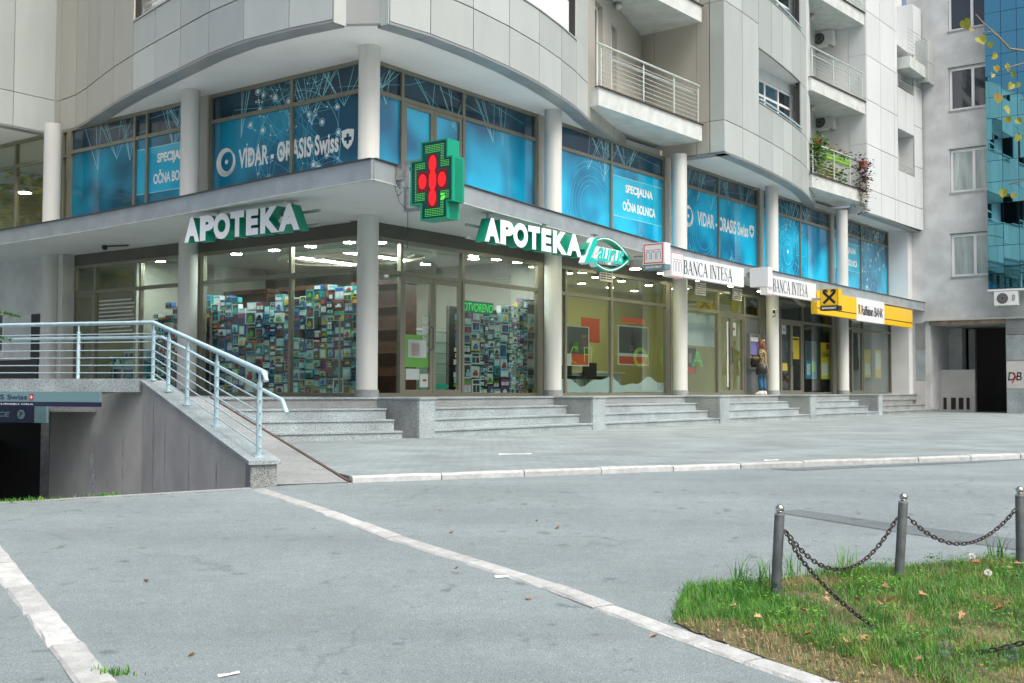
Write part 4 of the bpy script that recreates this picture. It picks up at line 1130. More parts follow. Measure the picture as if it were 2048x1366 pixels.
# cove ring and cornice in the pharmacy ceiling
M_COVE = mat('plaster_cove', (.7,.68,.6), .7)
def ringc(m):
    n = 40
    for k in range(n):
        a, c = 2*math.pi*k/n, 2*math.pi*(k+1)/n
        for r0, r1, z in ((1.0,1.15,3.86),(.86,.95,3.9)):
            f = lambda r, an, zz: B(3.3+r*1.1*math.cos(an), 3.6+r*1.9*math.sin(an), zz)
            m.hexa([f(r0,a,z),f(r0,c,z),f(r1,c,z),f(r1,a,z),f(r0,a,3.949),f(r0,c,3.949),f(r1,c,3.949),f(r1,a,3.949)])
structure('ceiling_cove', M_COVE, ringc)

# ================================================================== goods in the windows
PAL = {'blue': (.02,.13,.42), 'teal': (.02,.4,.42), 'white': (.68,.73,.72), 'pale blue': (.25,.55,.65), 'red': (.45,.04,.05), 'green': (.12,.38,.08), 'yellow': (.6,.42,.04), 'pink': (.55,.16,.34), 'orange': (.6,.2,.03), 'purple': (.2,.08,.3), 'dark': (.03,.03,.04)}
BOXM = {k: mat('carton_'+k.replace(' ','_'), v, .35, rnd=.15) for k, v in PAL.items()}
M_CELL = mat('carton_window_dark', (.06,.065,.07), .2, coat=.5)
M_CELLW = mat('carton_window_pale', (.62,.66,.66), .3, coat=.5)
boxcache = {}
def carton_mesh(colr, w, h, d, var, toy):
    key = (colr, w, h, d, var, toy)
    if key in boxcache: return boxcache[key]
    m = MB(); T = I3
    m.box(T, -w/2, w/2, -d/2, d/2, 0, h, 0)
    e = .12*min(w,h)
    if var == 0:        # framed window with a toy in it
        m.box(T, -w/2+e, w/2-e, -d/2-.003, -d/2-.0005, e, h-e, 1)
        tw, th_ = w*.5, h*.28
        m.box(T, -tw/2, tw/2, -d/2-.02, -d/2-.0035, e+.01, e+.01+th_, 2); m.box(T, -tw*.2, tw*.35, -d/2-.017, -d/2-.0036, e+.011+th_, e+.01+th_*1.7, 2)
    elif var == 1:      # printed card: band and block
        m.box(T, -w/2+e*.5, w/2-e*.5, -d/2-.003, -d/2-.0005, h*.66, h*.92, 2); m.box(T, -w/2+e, w*.2, -d/2-.003, -d/2-.0005, h*.1, h*.58, 1)
    else:               # two cells
        m.box(T, -w/2+e, -.01, -d/2-.003, -d/2-.0005, e, h*.6, 1); m.box(T, .01, w/2-e, -d/2-.003, -d/2-.0005, e, h*.6, 1); m.box(T, -w/2+e, w/2-e, -d/2-.003, -d/2-.0005, h*.68, h-e*.6, 2)
    others = [k for k in ('blue','teal','white','pale blue','red','yellow','dark','white','green') if k != colr]
    acc = BOXM[random.Random(str(key)).choice(others)]
    me = m.mesh('carton', [BOXM[colr], M_CELL if toy % 2 == 0 else M_CELLW, acc])
    boxcache[key] = me
    return me
def place(name, me, p, rz, label, cat, group):
    o = bpy.data.objects.new(name, me); col.objects.link(o); o.location = p; o.rotation_euler = (0,0,rz); WORG[o.name] = V(p)
    return tag(o, label, cat, group)
RZL = math.atan2(DL.y, DL.x)+math.pi        # cartons face -Y in their own frame
ang = lambda n: math.atan2(n.y, n.x)+math.pi/2
NL = -DR; NR = -DL
def stack_cartons(T, rz, s0, s1, o, z0, z1f, name, labf, group, wts, sizes, seed, shelf=None, gapx=.012):
    r = random.Random(seed); s = s0; n = 0
    while s < s1-.12:
        w = r.choice(sizes)
        w = min(w, s1-s); z = z0; top = z1f(s, r)
        while z < top:
            h = round(w*r.choice([.55,.7,.85,1.1]), 2)
            if z+h > top+.1: break
            if r.random() < .975:
                c = r.choices(list(wts), list(wts.values()))[0]
                me = carton_mesh(c, round(w-gapx,3), h-.01, .12, r.choice([0,0,0,1,2]), r.randint(0,1))
                place(name, me, T(s+w/2, o+r.uniform(-.04,.02), z), rz+r.uniform(-.06,.06), labf(c)+', %s row, %s part' % (('bottom','low','middle','upper','top')[min(4,int((z-z0)/.42))], ('left','centre','right')[min(2,int(3*((s-s0)/(s1-s0) if T is TR else 1-(s-s0)/(s1-s0))))]), 'box', group); n += 1
            z += h + (.028 if r.random() < .55 else .004)
        s += w
    return n
wtL = {'blue': 7, 'teal': 4, 'white': 5, 'pale blue': 5, 'red': 1, 'green': 1.2, 'yellow': .8, 'pink': .6, 'orange': .6, 'dark': 2}
n1 = stack_cartons(TL, ang(NL), 1.25, 3.2, -1.12, ZP+.05, lambda s, r: 2.95+r.uniform(-.12,.1), 'toy_carton', lambda c: 'small %s toy box in window beside the corner column' % c, 'toys in the corner window', wtL, [.17,.2,.24,.3], 3)
n2 = stack_cartons(TL, ang(NL), 3.25, 6.1, -1.12, ZP+.05, lambda s, r: 2.9+r.uniform(-.15,.12), 'toy_carton', lambda c: 'small %s toy box in window right of the left column' % c, 'toys in the middle window', {**wtL, 'blue': 11, 'teal': 4}, [.18,.22,.26,.34], 4)
n3 = stack_cartons(TL, ang(NL), 5.75, 7.5, -.78, ZP+.05, lambda s, r: 2.75+r.uniform(-.15,.15), 'toy_carton', lambda c: 'small %s toy box in window left of the left column' % c, 'toys in the left window', {**wtL, 'orange': 2, 'yellow': 2, 'dark': 4}, [.2,.26,.32], 5)
wtR = {'white': 8, 'pale blue': 7, 'pink': 1.5, 'dark': 1.5, 'green': .8, 'blue': 1.5, 'teal': 1, 'yellow': .6, 'purple': 1}
n4 = stack_cartons(TR, ang(NR), 3.5, 6.3, -.74, ZP+.05, lambda s, r: 2.4+(s-3.4)*.17+r.uniform(-.1,.2), 'goods_carton', lambda c: 'small %s carton in window right of the door' % c, 'goods right of the pharmacy door', wtR, [.14,.18,.22,.3], 6)
n5 = stack_cartons(TR, ang(NR), .7, 1.35, -1.0, ZP+.05, lambda s, r: 2.1, 'goods_carton', lambda c: 'small %s carton in window left of the door' % c, 'goods left of the pharmacy door', {'white':4,'pale blue':3,'dark':3,'teal':2}, [.12,.16], 8)
n6 = stack_cartons(TL, ang(NL), 7.75, 9.2, -.8, ZP+.03, lambda s, r: 1.75, 'goods_carton', lambda c: 'large %s pack in the far left shop window' % c, 'packs behind the far left window', {'teal':4,'pale blue':4,'white':3,'blue':2,'purple':1}, [.4,.5], 9)
print('cartons', n1, n2, n3, n4, n5, n6)
M_SHELF = glass('shelf_glass', (.8,.92,.88), 1.45)
def rack(name, label, T, s0, s1, o0, o1, zs, back):
    t = empty(name, T((s0+s1)/2, o1, ZP)); tag(t, label, 'shelf')
    if back: part('back_panel', back, t, lambda m: m.box(T, s0, s1, o1-.04, o1, ZP+.02, max(zs)+.1))
    for z in zs: part('shelf_board', M_SHELF, t, lambda m: m.box(T, s0, s1, o1+.01, o0, z, z+.012))
    for s in (s0, s1): part('upright', M_STEEL, t, lambda m: m.box(T, s-.015, s+.015, o1+.001, o1+.03, ZP+.02, max(zs)+.12))
rack('display_shelf', 'display shelf of toys beside the corner column', TL, 1.2, 3.22, -.98, -1.5, [1.15,1.5,1.85,2.2,2.55], M_IWOOD)
rack('display_shelf', 'display shelf of toys behind the middle pharmacy window', TL, 3.24, 6.15, -.98, -1.5, [1.2,1.6,2.0,2.4], M_IWOOD)
rack('display_shelf', 'display shelf of toys behind the window left of the lower column', TL, 5.7, 7.55, -.7, -.95, [1.2,1.6,2.0,2.4], M_IWOOD)
rack('display_shelf', 'display shelf right of the pharmacy door', TR, 3.45, 6.32, -.66, -.95, [1.1,1.4,1.7,2.0,2.3,2.6], M_DARKI)
rack('display_shelf', 'white shelf unit deep inside behind the pharmacy door', TR, 3.6, 6.2, -2.6, -3.0, [1.0,1.25,1.5,1.75,2.0,2.25], M_ICEIL)
rack('display_shelf', 'narrow display shelf left of the pharmacy door', TR, .66, 1.36, -.92, -1.4, [1.0,1.3,1.6,1.9,2.2], None)
# tall wooden cabinets deeper inside
for k, (a, b_) in enumerate(((3.0,1.8),(3.0,4.2),(3.0,6.2))):
    t = empty('wooden_cabinet', B(a,b_,ZP)); tag(t, ['dark wooden cabinet deep inside behind the corner window','dark wooden cabinet inside behind the middle window','dark wooden cabinet inside behind the left column'][k], 'cabinet')
    part('carcass', M_IWOOD, t, lambda m: (m.box(B, a, a+.4, b_, b_+.06, ZP+.02, 3.2), m.box(B, a, a+.4, b_+1.5, b_+1.56, ZP+.02, 3.2), m.box(B, a+.34, a+.4, b_+.06, b_+1.5, ZP+.02, 3.2), m.box(B, a-.03, a+.42, b_-.03, b_+1.6, 3.2, 3.3)))
    for z in (1.2,1.7,2.2,2.7): part('shelf_board', M_IWOOD, t, lambda m: m.box(B, a+.01, a+.34, b_+.06, b_+1.5, z, z+.03))
# ================================================================== signs
M_LETW = mat('letter_face_white', (.88,.9,.93), .35)
M_LETG = mat('letter_side_green', (.0,.27,.17), .35)
M_TEAL = mat('teal_face', (.0,.5,.42), .35)
def channel_word(root, word, T, u0, u1, v0, v1, fr, depth=.22):
    for ch, (a, b_) in zip(word, fr):
        m = MB()
        text_into(m, ch, T, u0+(u1-u0)*a, u0+(u1-u0)*b_, v0 if ch != 'O' else v0-.008, v1 if ch != 'O' else v1+.008, -depth, 0, bold=.06, mi=0, mside=1)
        m.build('letter', [M_LETW, M_LETG], root, recalc=False)
FRC = [(0,.14),(.146,.276),(.27,.417),(.42,.54),(.557,.66),(.678,.832),(.828,1)]
TAL = lambda u, v, d: TL(-u, 2.25+d, v)
TAR = lambda u, v, d: TR(u, 2.25+d, v)
def hang_posts(root, T, us, v0, ztop=ZC-.001, d=-.28):
    for u in us:
        part('hanger', M_STEEL, root, lambda m: (m.tube([T(u, v0, d), T(u, ztop-.012, d)], .024, 8), m.box(T, u-.08, u+.08, ztop-.012, ztop, d-.06, d+.06)))
def rails(root, T, u0, u1, vs, d=-.25):
    for v in vs: part('mounting_tube', M_STEEL, root, lambda m: m.tube([T(u0,v,d),T(u1,v,d)], .026, 10), 'auto')
apl = empty('pharmacy_sign', TL(1,2.2,3.5)); tag(apl, 'white APOTEKA letters with green sides left of the corner column', 'sign', 'pharmacy signs')
channel_word(apl, 'APOTEKA', TAL, -2.46, .6, 3.57, 4.02, FRC); rails(apl, TAL, -2.3, .82, (3.66,3.9)); hang_posts(apl, TAL, (-1.85,.12), 3.64)
apr = empty('pharmacy_sign', TR(2.5,2.2,3.5)); tag(apr, 'white APOTEKA letters with green sides right of the corner column', 'sign', 'pharmacy signs')
channel_word(apr, 'APOTEKA', TAR, .65, 3.8, 3.56, 4.0, FRC); rails(apr, TAR, .42, 5.35, (3.62,3.85)); hang_posts(apr, TAR, (.98,2.75,4.6), 3.6, d=-.2)
lau = empty('laurus_sign', TR(4.7,2.2,3.4)); tag(lau, 'teal script Laurus sign with a green lens-shaped ring', 'sign')
def lensring(m):
    n = 26
    up = [(3.95+1.75*k/n, 3.72+.33*max(0,math.sin(math.pi*min(1,k/n*1.02)))**.8*(1 if k < n*.5 else 1)) for k in range(n+1)]
    lo = [(5.68-1.72*k/n, 3.70-.30*max(0,math.sin(math.pi*k/n))**.9) for k in range(n+1)]
    for ring in (up, lo):
        for (a, c), (e, f) in zip(ring[:-1], ring[1:]):
            dx, dy = e-a, f-c; L = math.hypot(dx,dy) or 1; nx, ny = -dy/L*.035, dx/L*.035
            m.hexa([TAR(a-nx,c-ny,-.18),TAR(e-nx,f-ny,-.18),TAR(e+nx,f+ny,-.18),TAR(a+nx,c+ny,-.18),TAR(a-nx,c-ny,-.02),TAR(e-nx,f-ny,-.02),TAR(e+nx,f+ny,-.02),TAR(a+nx,c+ny,-.02)])
part('ring', M_LETG, lau, lensring)
def lensedge(m):
    n = 26
    up = [(4.1+1.55*k/n, 3.72+.33*max(0,math.sin(math.pi*(.09+.91*k/n)))**.8) for k in range(n)]
    stroke_into(m, up, .022, TAR, -.015); lo = [(5.62-1.6*k/n, 3.70-.3*max(0,math.sin(math.pi*(.03+.95*k/n)))**.9) for k in range(n)]; stroke_into(m, lo, .022, TAR, -.015)
part('ring_edge', M_LETW, lau, lensedge)
LSH = [(3.86,3.47),(4.2,3.98),(4.3,4.02),(4.36,3.97),(4.32,3.86),(4.09,3.58),(4.16,3.6),(4.27,3.57),(4.38,3.46),(4.34,3.42),(4.28,3.45),(4.2,3.5),(4.1,3.51),(4.02,3.49),(3.97,3.44)]
part('letter', [M_TEAL, M_LETW], lau, lambda m: m.prism(LSH, TAR, -.12, .02, 0, 1))
def script(m): text_into(m, 'aurus', TAR, 4.36, 5.42, 3.55, 3.84, -.05, .015, bold=.02, shear=.35, spacing=.9, mi=0, mside=1)
m = MB(); script(m); m.build('lettering', [M_TEAL, M_LETW], lau, recalc=False)
part('back_tray', M_LETW, lau, lambda m: m.prism([(4.3,3.52),(5.4,3.52),(5.47,3.62),(5.45,3.86),(4.45,3.86)], TAR, -.17, -.06))

# pharmacy cross
TX = lambda u, v, d: TR(-2.3-d, u, v)
M_XG = mat('cross_green', (.0,.3,.17), .35)
M_XD = mat('cross_face_dark', (.0,.06,.05), .15, coat=.6)
M_LEDG = emit('led_green', (.12,.7,.1), .28)
M_LEDG2 = emit('led_green_bright', (.1,.9,.05), .9)
M_LEDR = emit('led_red', (.75,.01,.015), .55)
M_LEDRD = mat('led_red_field', (.2,.01,.015), .4)
xc = empty('pharmacy_cross', TX(3.5,3.47,0)); tag(xc, 'green and red LED pharmacy cross hung from the canopy corner', 'sign')
def crossp(e): 
    a0, a1, b0, b1, y0, y1, z0, z1 = 3.12+e, 3.96-e, 3.33+e, 3.86-e*1.0, 3.47+e, 4.67-e, 3.72+e, 4.40-e
    return [(b0,y0),(b1,y0),(b1,z0),(a1,z0),(a1,z1),(b1,z1),(b1,y1),(b0,y1),(b0,z1),(a0,z1),(a0,z0),(b0,z0)]
part('casing', M_XG, xc, lambda m: m.prism(crossp(0), TX, -.27, -.012))
def rim(m):
    A, Bq = crossp(0), crossp(.022)
    for i in range(12):
        j = (i+1) % 12
        m.hexa([TX(*A[i],-.012),TX(*A[j],-.012),TX(*Bq[j],-.012),TX(*Bq[i],-.012),TX(*A[i],.012),TX(*A[j],.012),TX(*Bq[j],.012),TX(*Bq[i],.012)])
part('rim', M_XG, xc, rim)
part('face', M_XD, xc, lambda m: m.prism(crossp(.022), TX, -.011, -.004))
def leds(m):
    c0, c1 = 3.54, 4.06
    def inside(u, v, e): 
        return (3.33+e < u < 3.86-e and 3.47+e < v < 4.67-e) or (3.12+e < u < 3.96-e and 3.72+e < v < 4.40-e)
    def innr(u, v): return (3.42 < u < 3.70 and 3.64 < v < 4.48) or (3.24 < u < 3.86 and 3.89 < v < 4.24)
    for r in range(46):
        v = 3.5+r*.0255
        u = 3.14
        while u < 3.95:
            if inside(u, v, .055) and inside(u+.02, v, .055) and not innr(u, v) and not innr(u+.02, v):
                m.quad(TX(u,v,-.002),TX(u+.024,v,-.002),TX(u+.024,v+.009,-.002),TX(u,v+.009,-.002))
            u += .034
part('green_leds', M_LEDG, xc, leds)
part('bright_leds', M_LEDG2, xc, lambda m: [m.quad(TX(u,v,-.0015),TX(u+.07,v,-.0015),TX(u+.07,v+.018,-.0015),TX(u,v+.018,-.0015)) for u, v in ((3.72,3.83),(3.74,3.79),(3.72,3.76))])
part('red_field', M_LEDRD, xc, lambda m: m.prism([(3.47,3.66),(3.65,3.66),(3.65,3.91),(3.84,3.91),(3.84,4.22),(3.65,4.22),(3.65,4.46),(3.47,4.46),(3.47,4.22),(3.26,4.22),(3.26,3.91),(3.47,3.91)], TX, -.0035, -.0005))
part('red_leds', M_LEDR, xc, lambda m: (disc_into(m, (3.56,4.32), .075, TX, .001, 20, ry=.13), disc_into(m, (3.56,4.07), .075, TX, .0012, 20, ry=.16), disc_into(m, (3.56,3.81), .075, TX, .001, 20, ry=.13), disc_into(m, (3.36,4.065), .08, TX, .001, 20, ry=.115), disc_into(m, (3.745,4.065), .08, TX, .001, 20, ry=.115)))
def vents(m):
    for r in range(22):
        v = 3.75+r*.029; m.box(TX, 3.961, 3.966, v, v+.01, -.23, -.05)
    for r in range(14): m.box(TX, 3.861, 3.866, 3.49+r*.016, 3.498+r*.016, -.23, -.05)
part('vent_slots', M_LETG, xc, vents)
def brk(m):
    for u in (2.86,): m.box(TX, u-.03, u+.03, 3.68, 4.46, -.22, -.16)
    m.box(TX, 2.86, 3.34, 4.42, 4.47, -.215, -.165); m.box(TX, 2.86, 3.34, 3.67, 3.72, -.215, -.165)
    m.tube([TX(2.66,4.1,-.19), TX(3.13,4.02,-.19)], .018, 8); m.box(TX, 2.70, 2.84, 4.18, 4.42, -.27, -.12)
part('bracket', M_STEEL, xc, brk)
part('cable', M_BLACK, xc, lambda m: (m.tube([TX(2.7,4.1,-.1),TX(2.72,4.0,-.1),TX(2.78,3.92,-.1),TX(2.84,3.98,-.1),TX(2.8,4.05,-.1),TX(2.74,3.98,-.1),TX(2.8,3.82,-.1),TX(2.93,3.7,-.12)], .006, 5), m.tube([TX(2.93,3.66,-.15),TX(2.93,3.1,-.15)], .005, 5)))

# --- serif lettering drawn stroke by stroke
def serif_letter(ch):
    t, k = .06, .17; S = []
    def st(p, q, w): S.append(([p, q], w))
    def sf(x, y, w=.26): st((x-w/2, y), (x+w/2, y), .035)
    def arc(cx, cy, rx, ry, a0, a1, wmin, wmax, n=16): 
        pts = [(cx+rx*math.cos(a0+(a1-a0)*i/n), cy+ry*math.sin(a0+(a1-a0)*i/n)) for i in range(n+1)]
        S.append((pts, [wmin+(wmax-wmin)*abs(math.cos(a0+(a1-a0)*i/n)) for i in range(n+1)]))
    h = math.pi/2
    if ch == 'A': st((.1,0),(.42,1),t); st((.40,1.0),(.76,0),k); st((.2,.34),(.64,.34),t); sf(.1,.0175); sf(.76,.0175,.3); return S, .86
    if ch == 'N': st((.14,0),(.14,1),t); st((.12,1),(.72,0),k); st((.72,0),(.72,1),t); sf(.12,.0175); sf(.1,.9825,.2); sf(.72,.9825); return S, .84
    if ch == 'I': st((.17,0),(.17,1),k); sf(.17,.0175,.32); sf(.17,.9825,.32); return S, .34
    if ch == 'T': st((.36,0),(.36,1),k); sf(.36,.0175,.32); st((.04,.975),(.68,.975),.05); st((.06,.98),(.045,.78),.045); st((.66,.98),(.675,.78),.045); return S, .72
    if ch == 'E': st((.17,0),(.17,1),k); st((.04,.975),(.56,.975),.05); st((.04,.025),(.6,.025),.05); st((.17,.52),(.44,.52),t); st((.55,.98),(.56,.8),.04); st((.585,.02),(.6,.22),.04); st((.44,.42),(.44,.62),.035); return S, .64
    if ch == 'C': arc(.46,.5,.36,.49,.75,2*math.pi-.75,.03,k); st((.73,.94),(.74,.7),.04); return S, .8
    if ch == 'B': st((.17,0),(.17,1),k); st((.04,.975),(.36,.975),.045); st((.04,.025),(.38,.025),.045); st((.17,.53),(.36,.53),t); arc(.34,.755,.2,.22,h,-h,.04,k); arc(.36,.278,.24,.253,h,-h,.04,k); return S, .68
    if ch == 'S':
        pts = [(.5,.8),(.42,.93),(.28,.975),(.14,.9),(.09,.76),(.16,.62),(.3,.52),(.44,.4),(.5,.25),(.43,.09),(.28,.02),(.14,.06),(.07,.2)]
        S.append((pts, [.04,.045,.05,.08,.11,.13,.14,.13,.11,.08,.05,.045,.04])); st((.51,.95),(.51,.74),.035); st((.06,.28),(.06,.05),.035); return S, .6
    return S, .35
def serif_text(m, txt, T, u0, u1, v0, v1, d):
    lay, x = [], 0
    for ch in txt:
        S, w = serif_letter(ch); lay.append((S, x)); x += w+.02
    sx = (u1-u0)/x; sy = (v1-v0)
    for S, x0 in lay:
        for pts, w in S: stroke_into(m, [((x0+px), py) for px, py in pts], w, lambda u, v, dd: T(u0+u*sx, v0+v*sy, dd), d)
M_SIGN = mat('lightbox_white', (.75,.77,.8), .3, coat=.3)
M_INK = mat('dark_green_ink', (.02,.06,.06), .4)
M_ORNG = mat('print_red_orange', (.6,.09,.05), .4)
M_GREYB = mat('print_blue_grey', (.14,.22,.27), .4)
M_ARCH1 = mat('print_arch_blue', (.08,.13,.2), .4)
def arches(m, T, u0, u1, v0, v1, d, w):
    n = 3; wd_ = (u1-u0)/n
    for k in range(n):
        cx = u0+wd_*(k+.5); r = wd_*.36; hb = v1-r
        pts = [(cx-r, v0)] + [(cx-r*math.cos(math.pi*j/8), hb+r*math.sin(math.pi*j/8)) for j in range(9)] + [(cx+r, v0)]
        stroke_into(m, pts, w, T, d)
def border(m, T, u0, u1, v0, v1, w, d):
    for a, b_, c, e in ((u0,u1,v0,v0+w),(u0,u1,v1-w,v1),(u0,u0+w,v0+w,v1-w),(u1-w,u1,v0+w,v1-w)): m.quad(T(a,c,d),T(b_,c,d),T(b_,e,d),T(a,e,d))
def bank_sign(s0, sl, s1, o, z0, z1, label, oh=.02):
    T = lambda u, v, d: TR(u, o+d, v)
    r = empty('bank_sign', TR((s0+s1)/2,o,z0)); tag(r, label, 'sign', 'long white bank signs')
    part('lightbox', M_SIGN, r, lambda m: m.box(TR, sl, s1, o-.16, o, z0, z1-.03))
    part('logo_box', M_SIGN, r, lambda m: m.box(TR, s0, sl-.004, o-.16, o+.05, z0-.04, z1+.02))
    T2 = lambda u, v, d: TR(u, o+.052+d, v)
    part('logo_border', M_ORNG, r, lambda m: border(m, T2, s0+.01, sl-.015, z0-.03, z1+.01, .018, .001))
    part('logo_line', M_ORNG, r, lambda m: m.quad(T2(s0+.1,z1-.16,.001),T2(sl-.1,z1-.16,.001),T2(sl-.1,z1-.145,.001),T2(s0+.1,z1-.145,.001)))
    part('logo_arches', M_ARCH1, r, lambda m: arches(m, T2, s0+.1, sl-.1, z0+.1, z1-.2, .001, .016))
    m = MB(); serif_text(m, 'BANCA INTESA', T, sl+.08, sl+(s1-sl)*.8, z0+.085, z1-.115, .003); m.build('lettering', M_INK, r, recalc=False)
    for s in (sl+.5, s1-.5): part('hanger', M_STEEL, r, lambda m: m.box(TR, s-.03, s+.03, o-.3, o-.16, z1-.2, z1-.04))
bank_sign(9.21, 9.86, 13.4, 1.25, 3.72, 4.27, 'long white BANCA INTESA sign with arch logo, nearer of the two')
bank_sign(15.24, 15.7, 19.05, 1.05, 3.7, 4.28, 'long white BANCA INTESA sign with arch logo, next to the yellow sign')
# projecting cash machine box
TB = lambda u, v, d: TR(7.6-d, u+.57, v-.125)
r = empty('cash_machine_sign', TB(1.1,3.79,0)); tag(r, 'white BANKOMAT box sign with red border and arches', 'sign')
part('box', M_SIGN, r, lambda m: m.box(TB, .88, 1.45, 3.925, 4.42, -.28, 0))
part('lower_box', M_GREYB, r, lambda m: m.box(TB, .88, 1.45, 3.80, 3.923, -.278, -.002))
part('border', M_ORNG, r, lambda m: border(m, TB, .905, 1.41, 3.945, 4.40, .026, .002))
part('logo_line', M_ORNG, r, lambda m: m.quad(TB(.96,4.25,.002),TB(1.36,4.25,.002),TB(1.36,4.262,.002),TB(.96,4.262,.002)))
part('logo_arches', M_ARCH1, r, lambda m: arches(m, TB, .95, 1.37, 4.04, 4.22, .002, .013))
m = MB(); text_into(m, 'BANKOMAT', TB, .96, 1.37, 3.835, 3.89, .001, bold=.02); m.build('lettering', M_PRINTW, r, recalc=False)
part('bracket', M_STEEL, r, lambda m: (m.box(TB, .8, .84, 3.8, 4.3, -.16, -.12), m.tube([TB(.55,4.28,-.14),TB(.9,4.28,-.14)], .018, 6), m.tube([TB(.55,4.15,-.14),TB(.9,4.15,-.14)], .018, 6)))
TB2 = lambda u, v, d: TR(14.2-d, u+.3, v-.05)
r = empty('blank_box_sign', TB2(1,3.85,0)); tag(r, 'blank white box sign between the two long bank signs', 'sign')
part('box', M_SIGN, r, lambda m: m.box(TB2, .76, 1.3, 3.84, 4.38, -.3, 0)); part('bracket', M_STEEL, r, lambda m: m.box(TB2, .6, .755, 4.2, 4.28, -.18, -.1))
# yellow bank sign
M_YS = mat('sign_yellow', (.82,.5,.0), .3, coat=.3)
M_BK = mat('sign_black', (.015,.015,.015), .35)
T = lambda u, v, d: TR(u, 1.0+d, v)
r = empty('yellow_bank_sign', TR(24,1,3.3)); tag(r, 'long yellow and white Raiffeisen BANK sign board', 'sign')
part('board', M_YS, r, lambda m: m.box(TR, 19.25, 22.75, .8, 1.0, 3.33, 4.06)); part('board', M_YS, r, lambda m: m.box(TR, 25.56, 28.8, .8, 1.0, 3.3, 3.98))
part('white_panel', M_SIGN, r, lambda m: m.box(TR, 22.753, 25.557, .8, 1.012, 3.29, 4.08))
part('black_line', M_BK, r, lambda m: m.box(TR, 19.25, 22.75, 1.0005, 1.004, 3.5, 3.53)); part('black_line', M_BK, r, lambda m: m.box(TR, 25.56, 28.8, 1.0005, 1.004, 3.47, 3.5))
m = MB(); text_into(m, 'Raiffeisen BANK', T, 23.2, 25.42, 3.5, 3.84, .0135, bold=.03, spacing=.92); m.build('lettering', M_BK, r, recalc=False)
def xlogo(m, T, cu, cv, sx, sy, d):
    def st(pts, w): stroke_into(m, [(x*sx, y*sy) for x, y in pts], [q*min(sx,sy) for q in w] if isinstance(w, list) else w*min(sx,sy), lambda u, v, dd: T(cu+u, cv+v, dd), d)
    st([(-.4,-.46),(.36,.32)], .2); st([(.4,-.46),(-.36,.32)], .2)
    st([(.2,.16),(.36,.34),(.4,.44),(.3,.5),(.14,.44),(.1,.3)], [.2,.24,.2,.18,.14,.02]); st([(-.2,.16),(-.36,.34),(-.4,.44),(-.3,.5),(-.14,.44),(-.1,.3)], [.2,.24,.2,.18,.14,.02])
m = MB(); m.quad(T(22.88,3.5,.0132),T(23.12,3.5,.0132),T(23.12,3.86,.0132),T(22.88,3.86,.0132)); m.build('logo_field', M_YS, r, recalc=False)
m = MB(); xlogo(m, T, 23.0, 3.68, .2, .3, .015); m.build('logo', M_BK, r, recalc=False)
TC = lambda u, v, d: TR(18.6-d, u, v)
r = empty('yellow_cash_machine_sign', TC(1.6,3.36,0)); tag(r, 'square yellow box sign with black crossed emblem and BANKOMAT strip', 'sign')
part('box', M_YS, r, lambda m: m.box(TC, 1.36, 1.94, 3.515, 4.03, -.3, 0)); part('strip', M_BK, r, lambda m: m.box(TC, 1.36, 1.94, 3.37, 3.513, -.298, .001))
m = MB(); border(m, TC, 1.37, 1.93, 3.525, 4.02, .01, .0015); xlogo(m, TC, 1.65, 3.78, .46, .42, .0015); m.build('emblem', M_BK, r, recalc=False)
m = MB(); text_into(m, 'BANKOMAT', TC, 1.42, 1.88, 3.41, 3.475, .003, bold=.035); m.build('lettering', M_PRINTW, r, recalc=False)
part('bracket', M_STEEL, r, lambda m: m.box(TC, 1.0, 1.355, 3.7, 3.78, -.18, -.1))

# ================================================================== things on the shopfronts
M_NEON = emit('neon_green', (.05,.9,.15), .4)
M_NEONY = emit('neon_yellow_green', (.5,.8,.05), .3)
r = empty('open_sign', TR(3.9,-.55,2.5)); tag(r, 'green lit OTVORENO sign inside the glass right of the door', 'sign')
m = MB(); text_into(m, 'OTVORENO', lambda u, v, d: TR(u, -.5+d, v), 3.42, 4.45, 2.58, 2.76, 0, bold=.012, shear=.25); m.build('lettering', M_NEON, r, recalc=False)
part('backing', M_LETG, r, lambda m: m.box(TR, 3.4, 4.48, -.53, -.51, 2.55, 2.8))
r = empty('neon_word', TR(10,-.6,1.6)); tag(r, 'thin green and yellow neon letters inside the bank window', 'sign')
m = MB()
def neon(pts, o=-.62, rr=.0055): m.tube([TR(s,o,z) for s, z in pts], rr, 5)
neon([(7.95,1.55),(7.75,1.6),(7.68,1.78),(7.8,1.95),(8.0,1.92)]); neon([(8.3,1.6),(8.3,1.95),(8.62,1.95)]); neon([(8.62,1.6),(8.62,1.98)]); neon([(8.3,1.78),(8.6,1.78)])
for q in (.2,.26): neon([(11.03+q*math.cos(a*.35)*1.3, 1.77+q*.95*math.sin(a*.35)) for a in range(19)])
m.build('tubes', M_NEONY, r)
m = MB()
neon([(12.15,1.64),(12.15,2.0),(12.4,2.0)]); neon([(12.5,2.0),(12.5,1.66),(12.75,1.66),(12.75,2.0)]); neon([(13.95,1.58),(14.22,2.02),(14.5,1.58)]); neon([(14.05,1.58),(14.3,2.02),(14.62,1.58)]); neon([(14.05,1.74),(14.5,1.74)])
m.build('tubes', M_NEON, r)
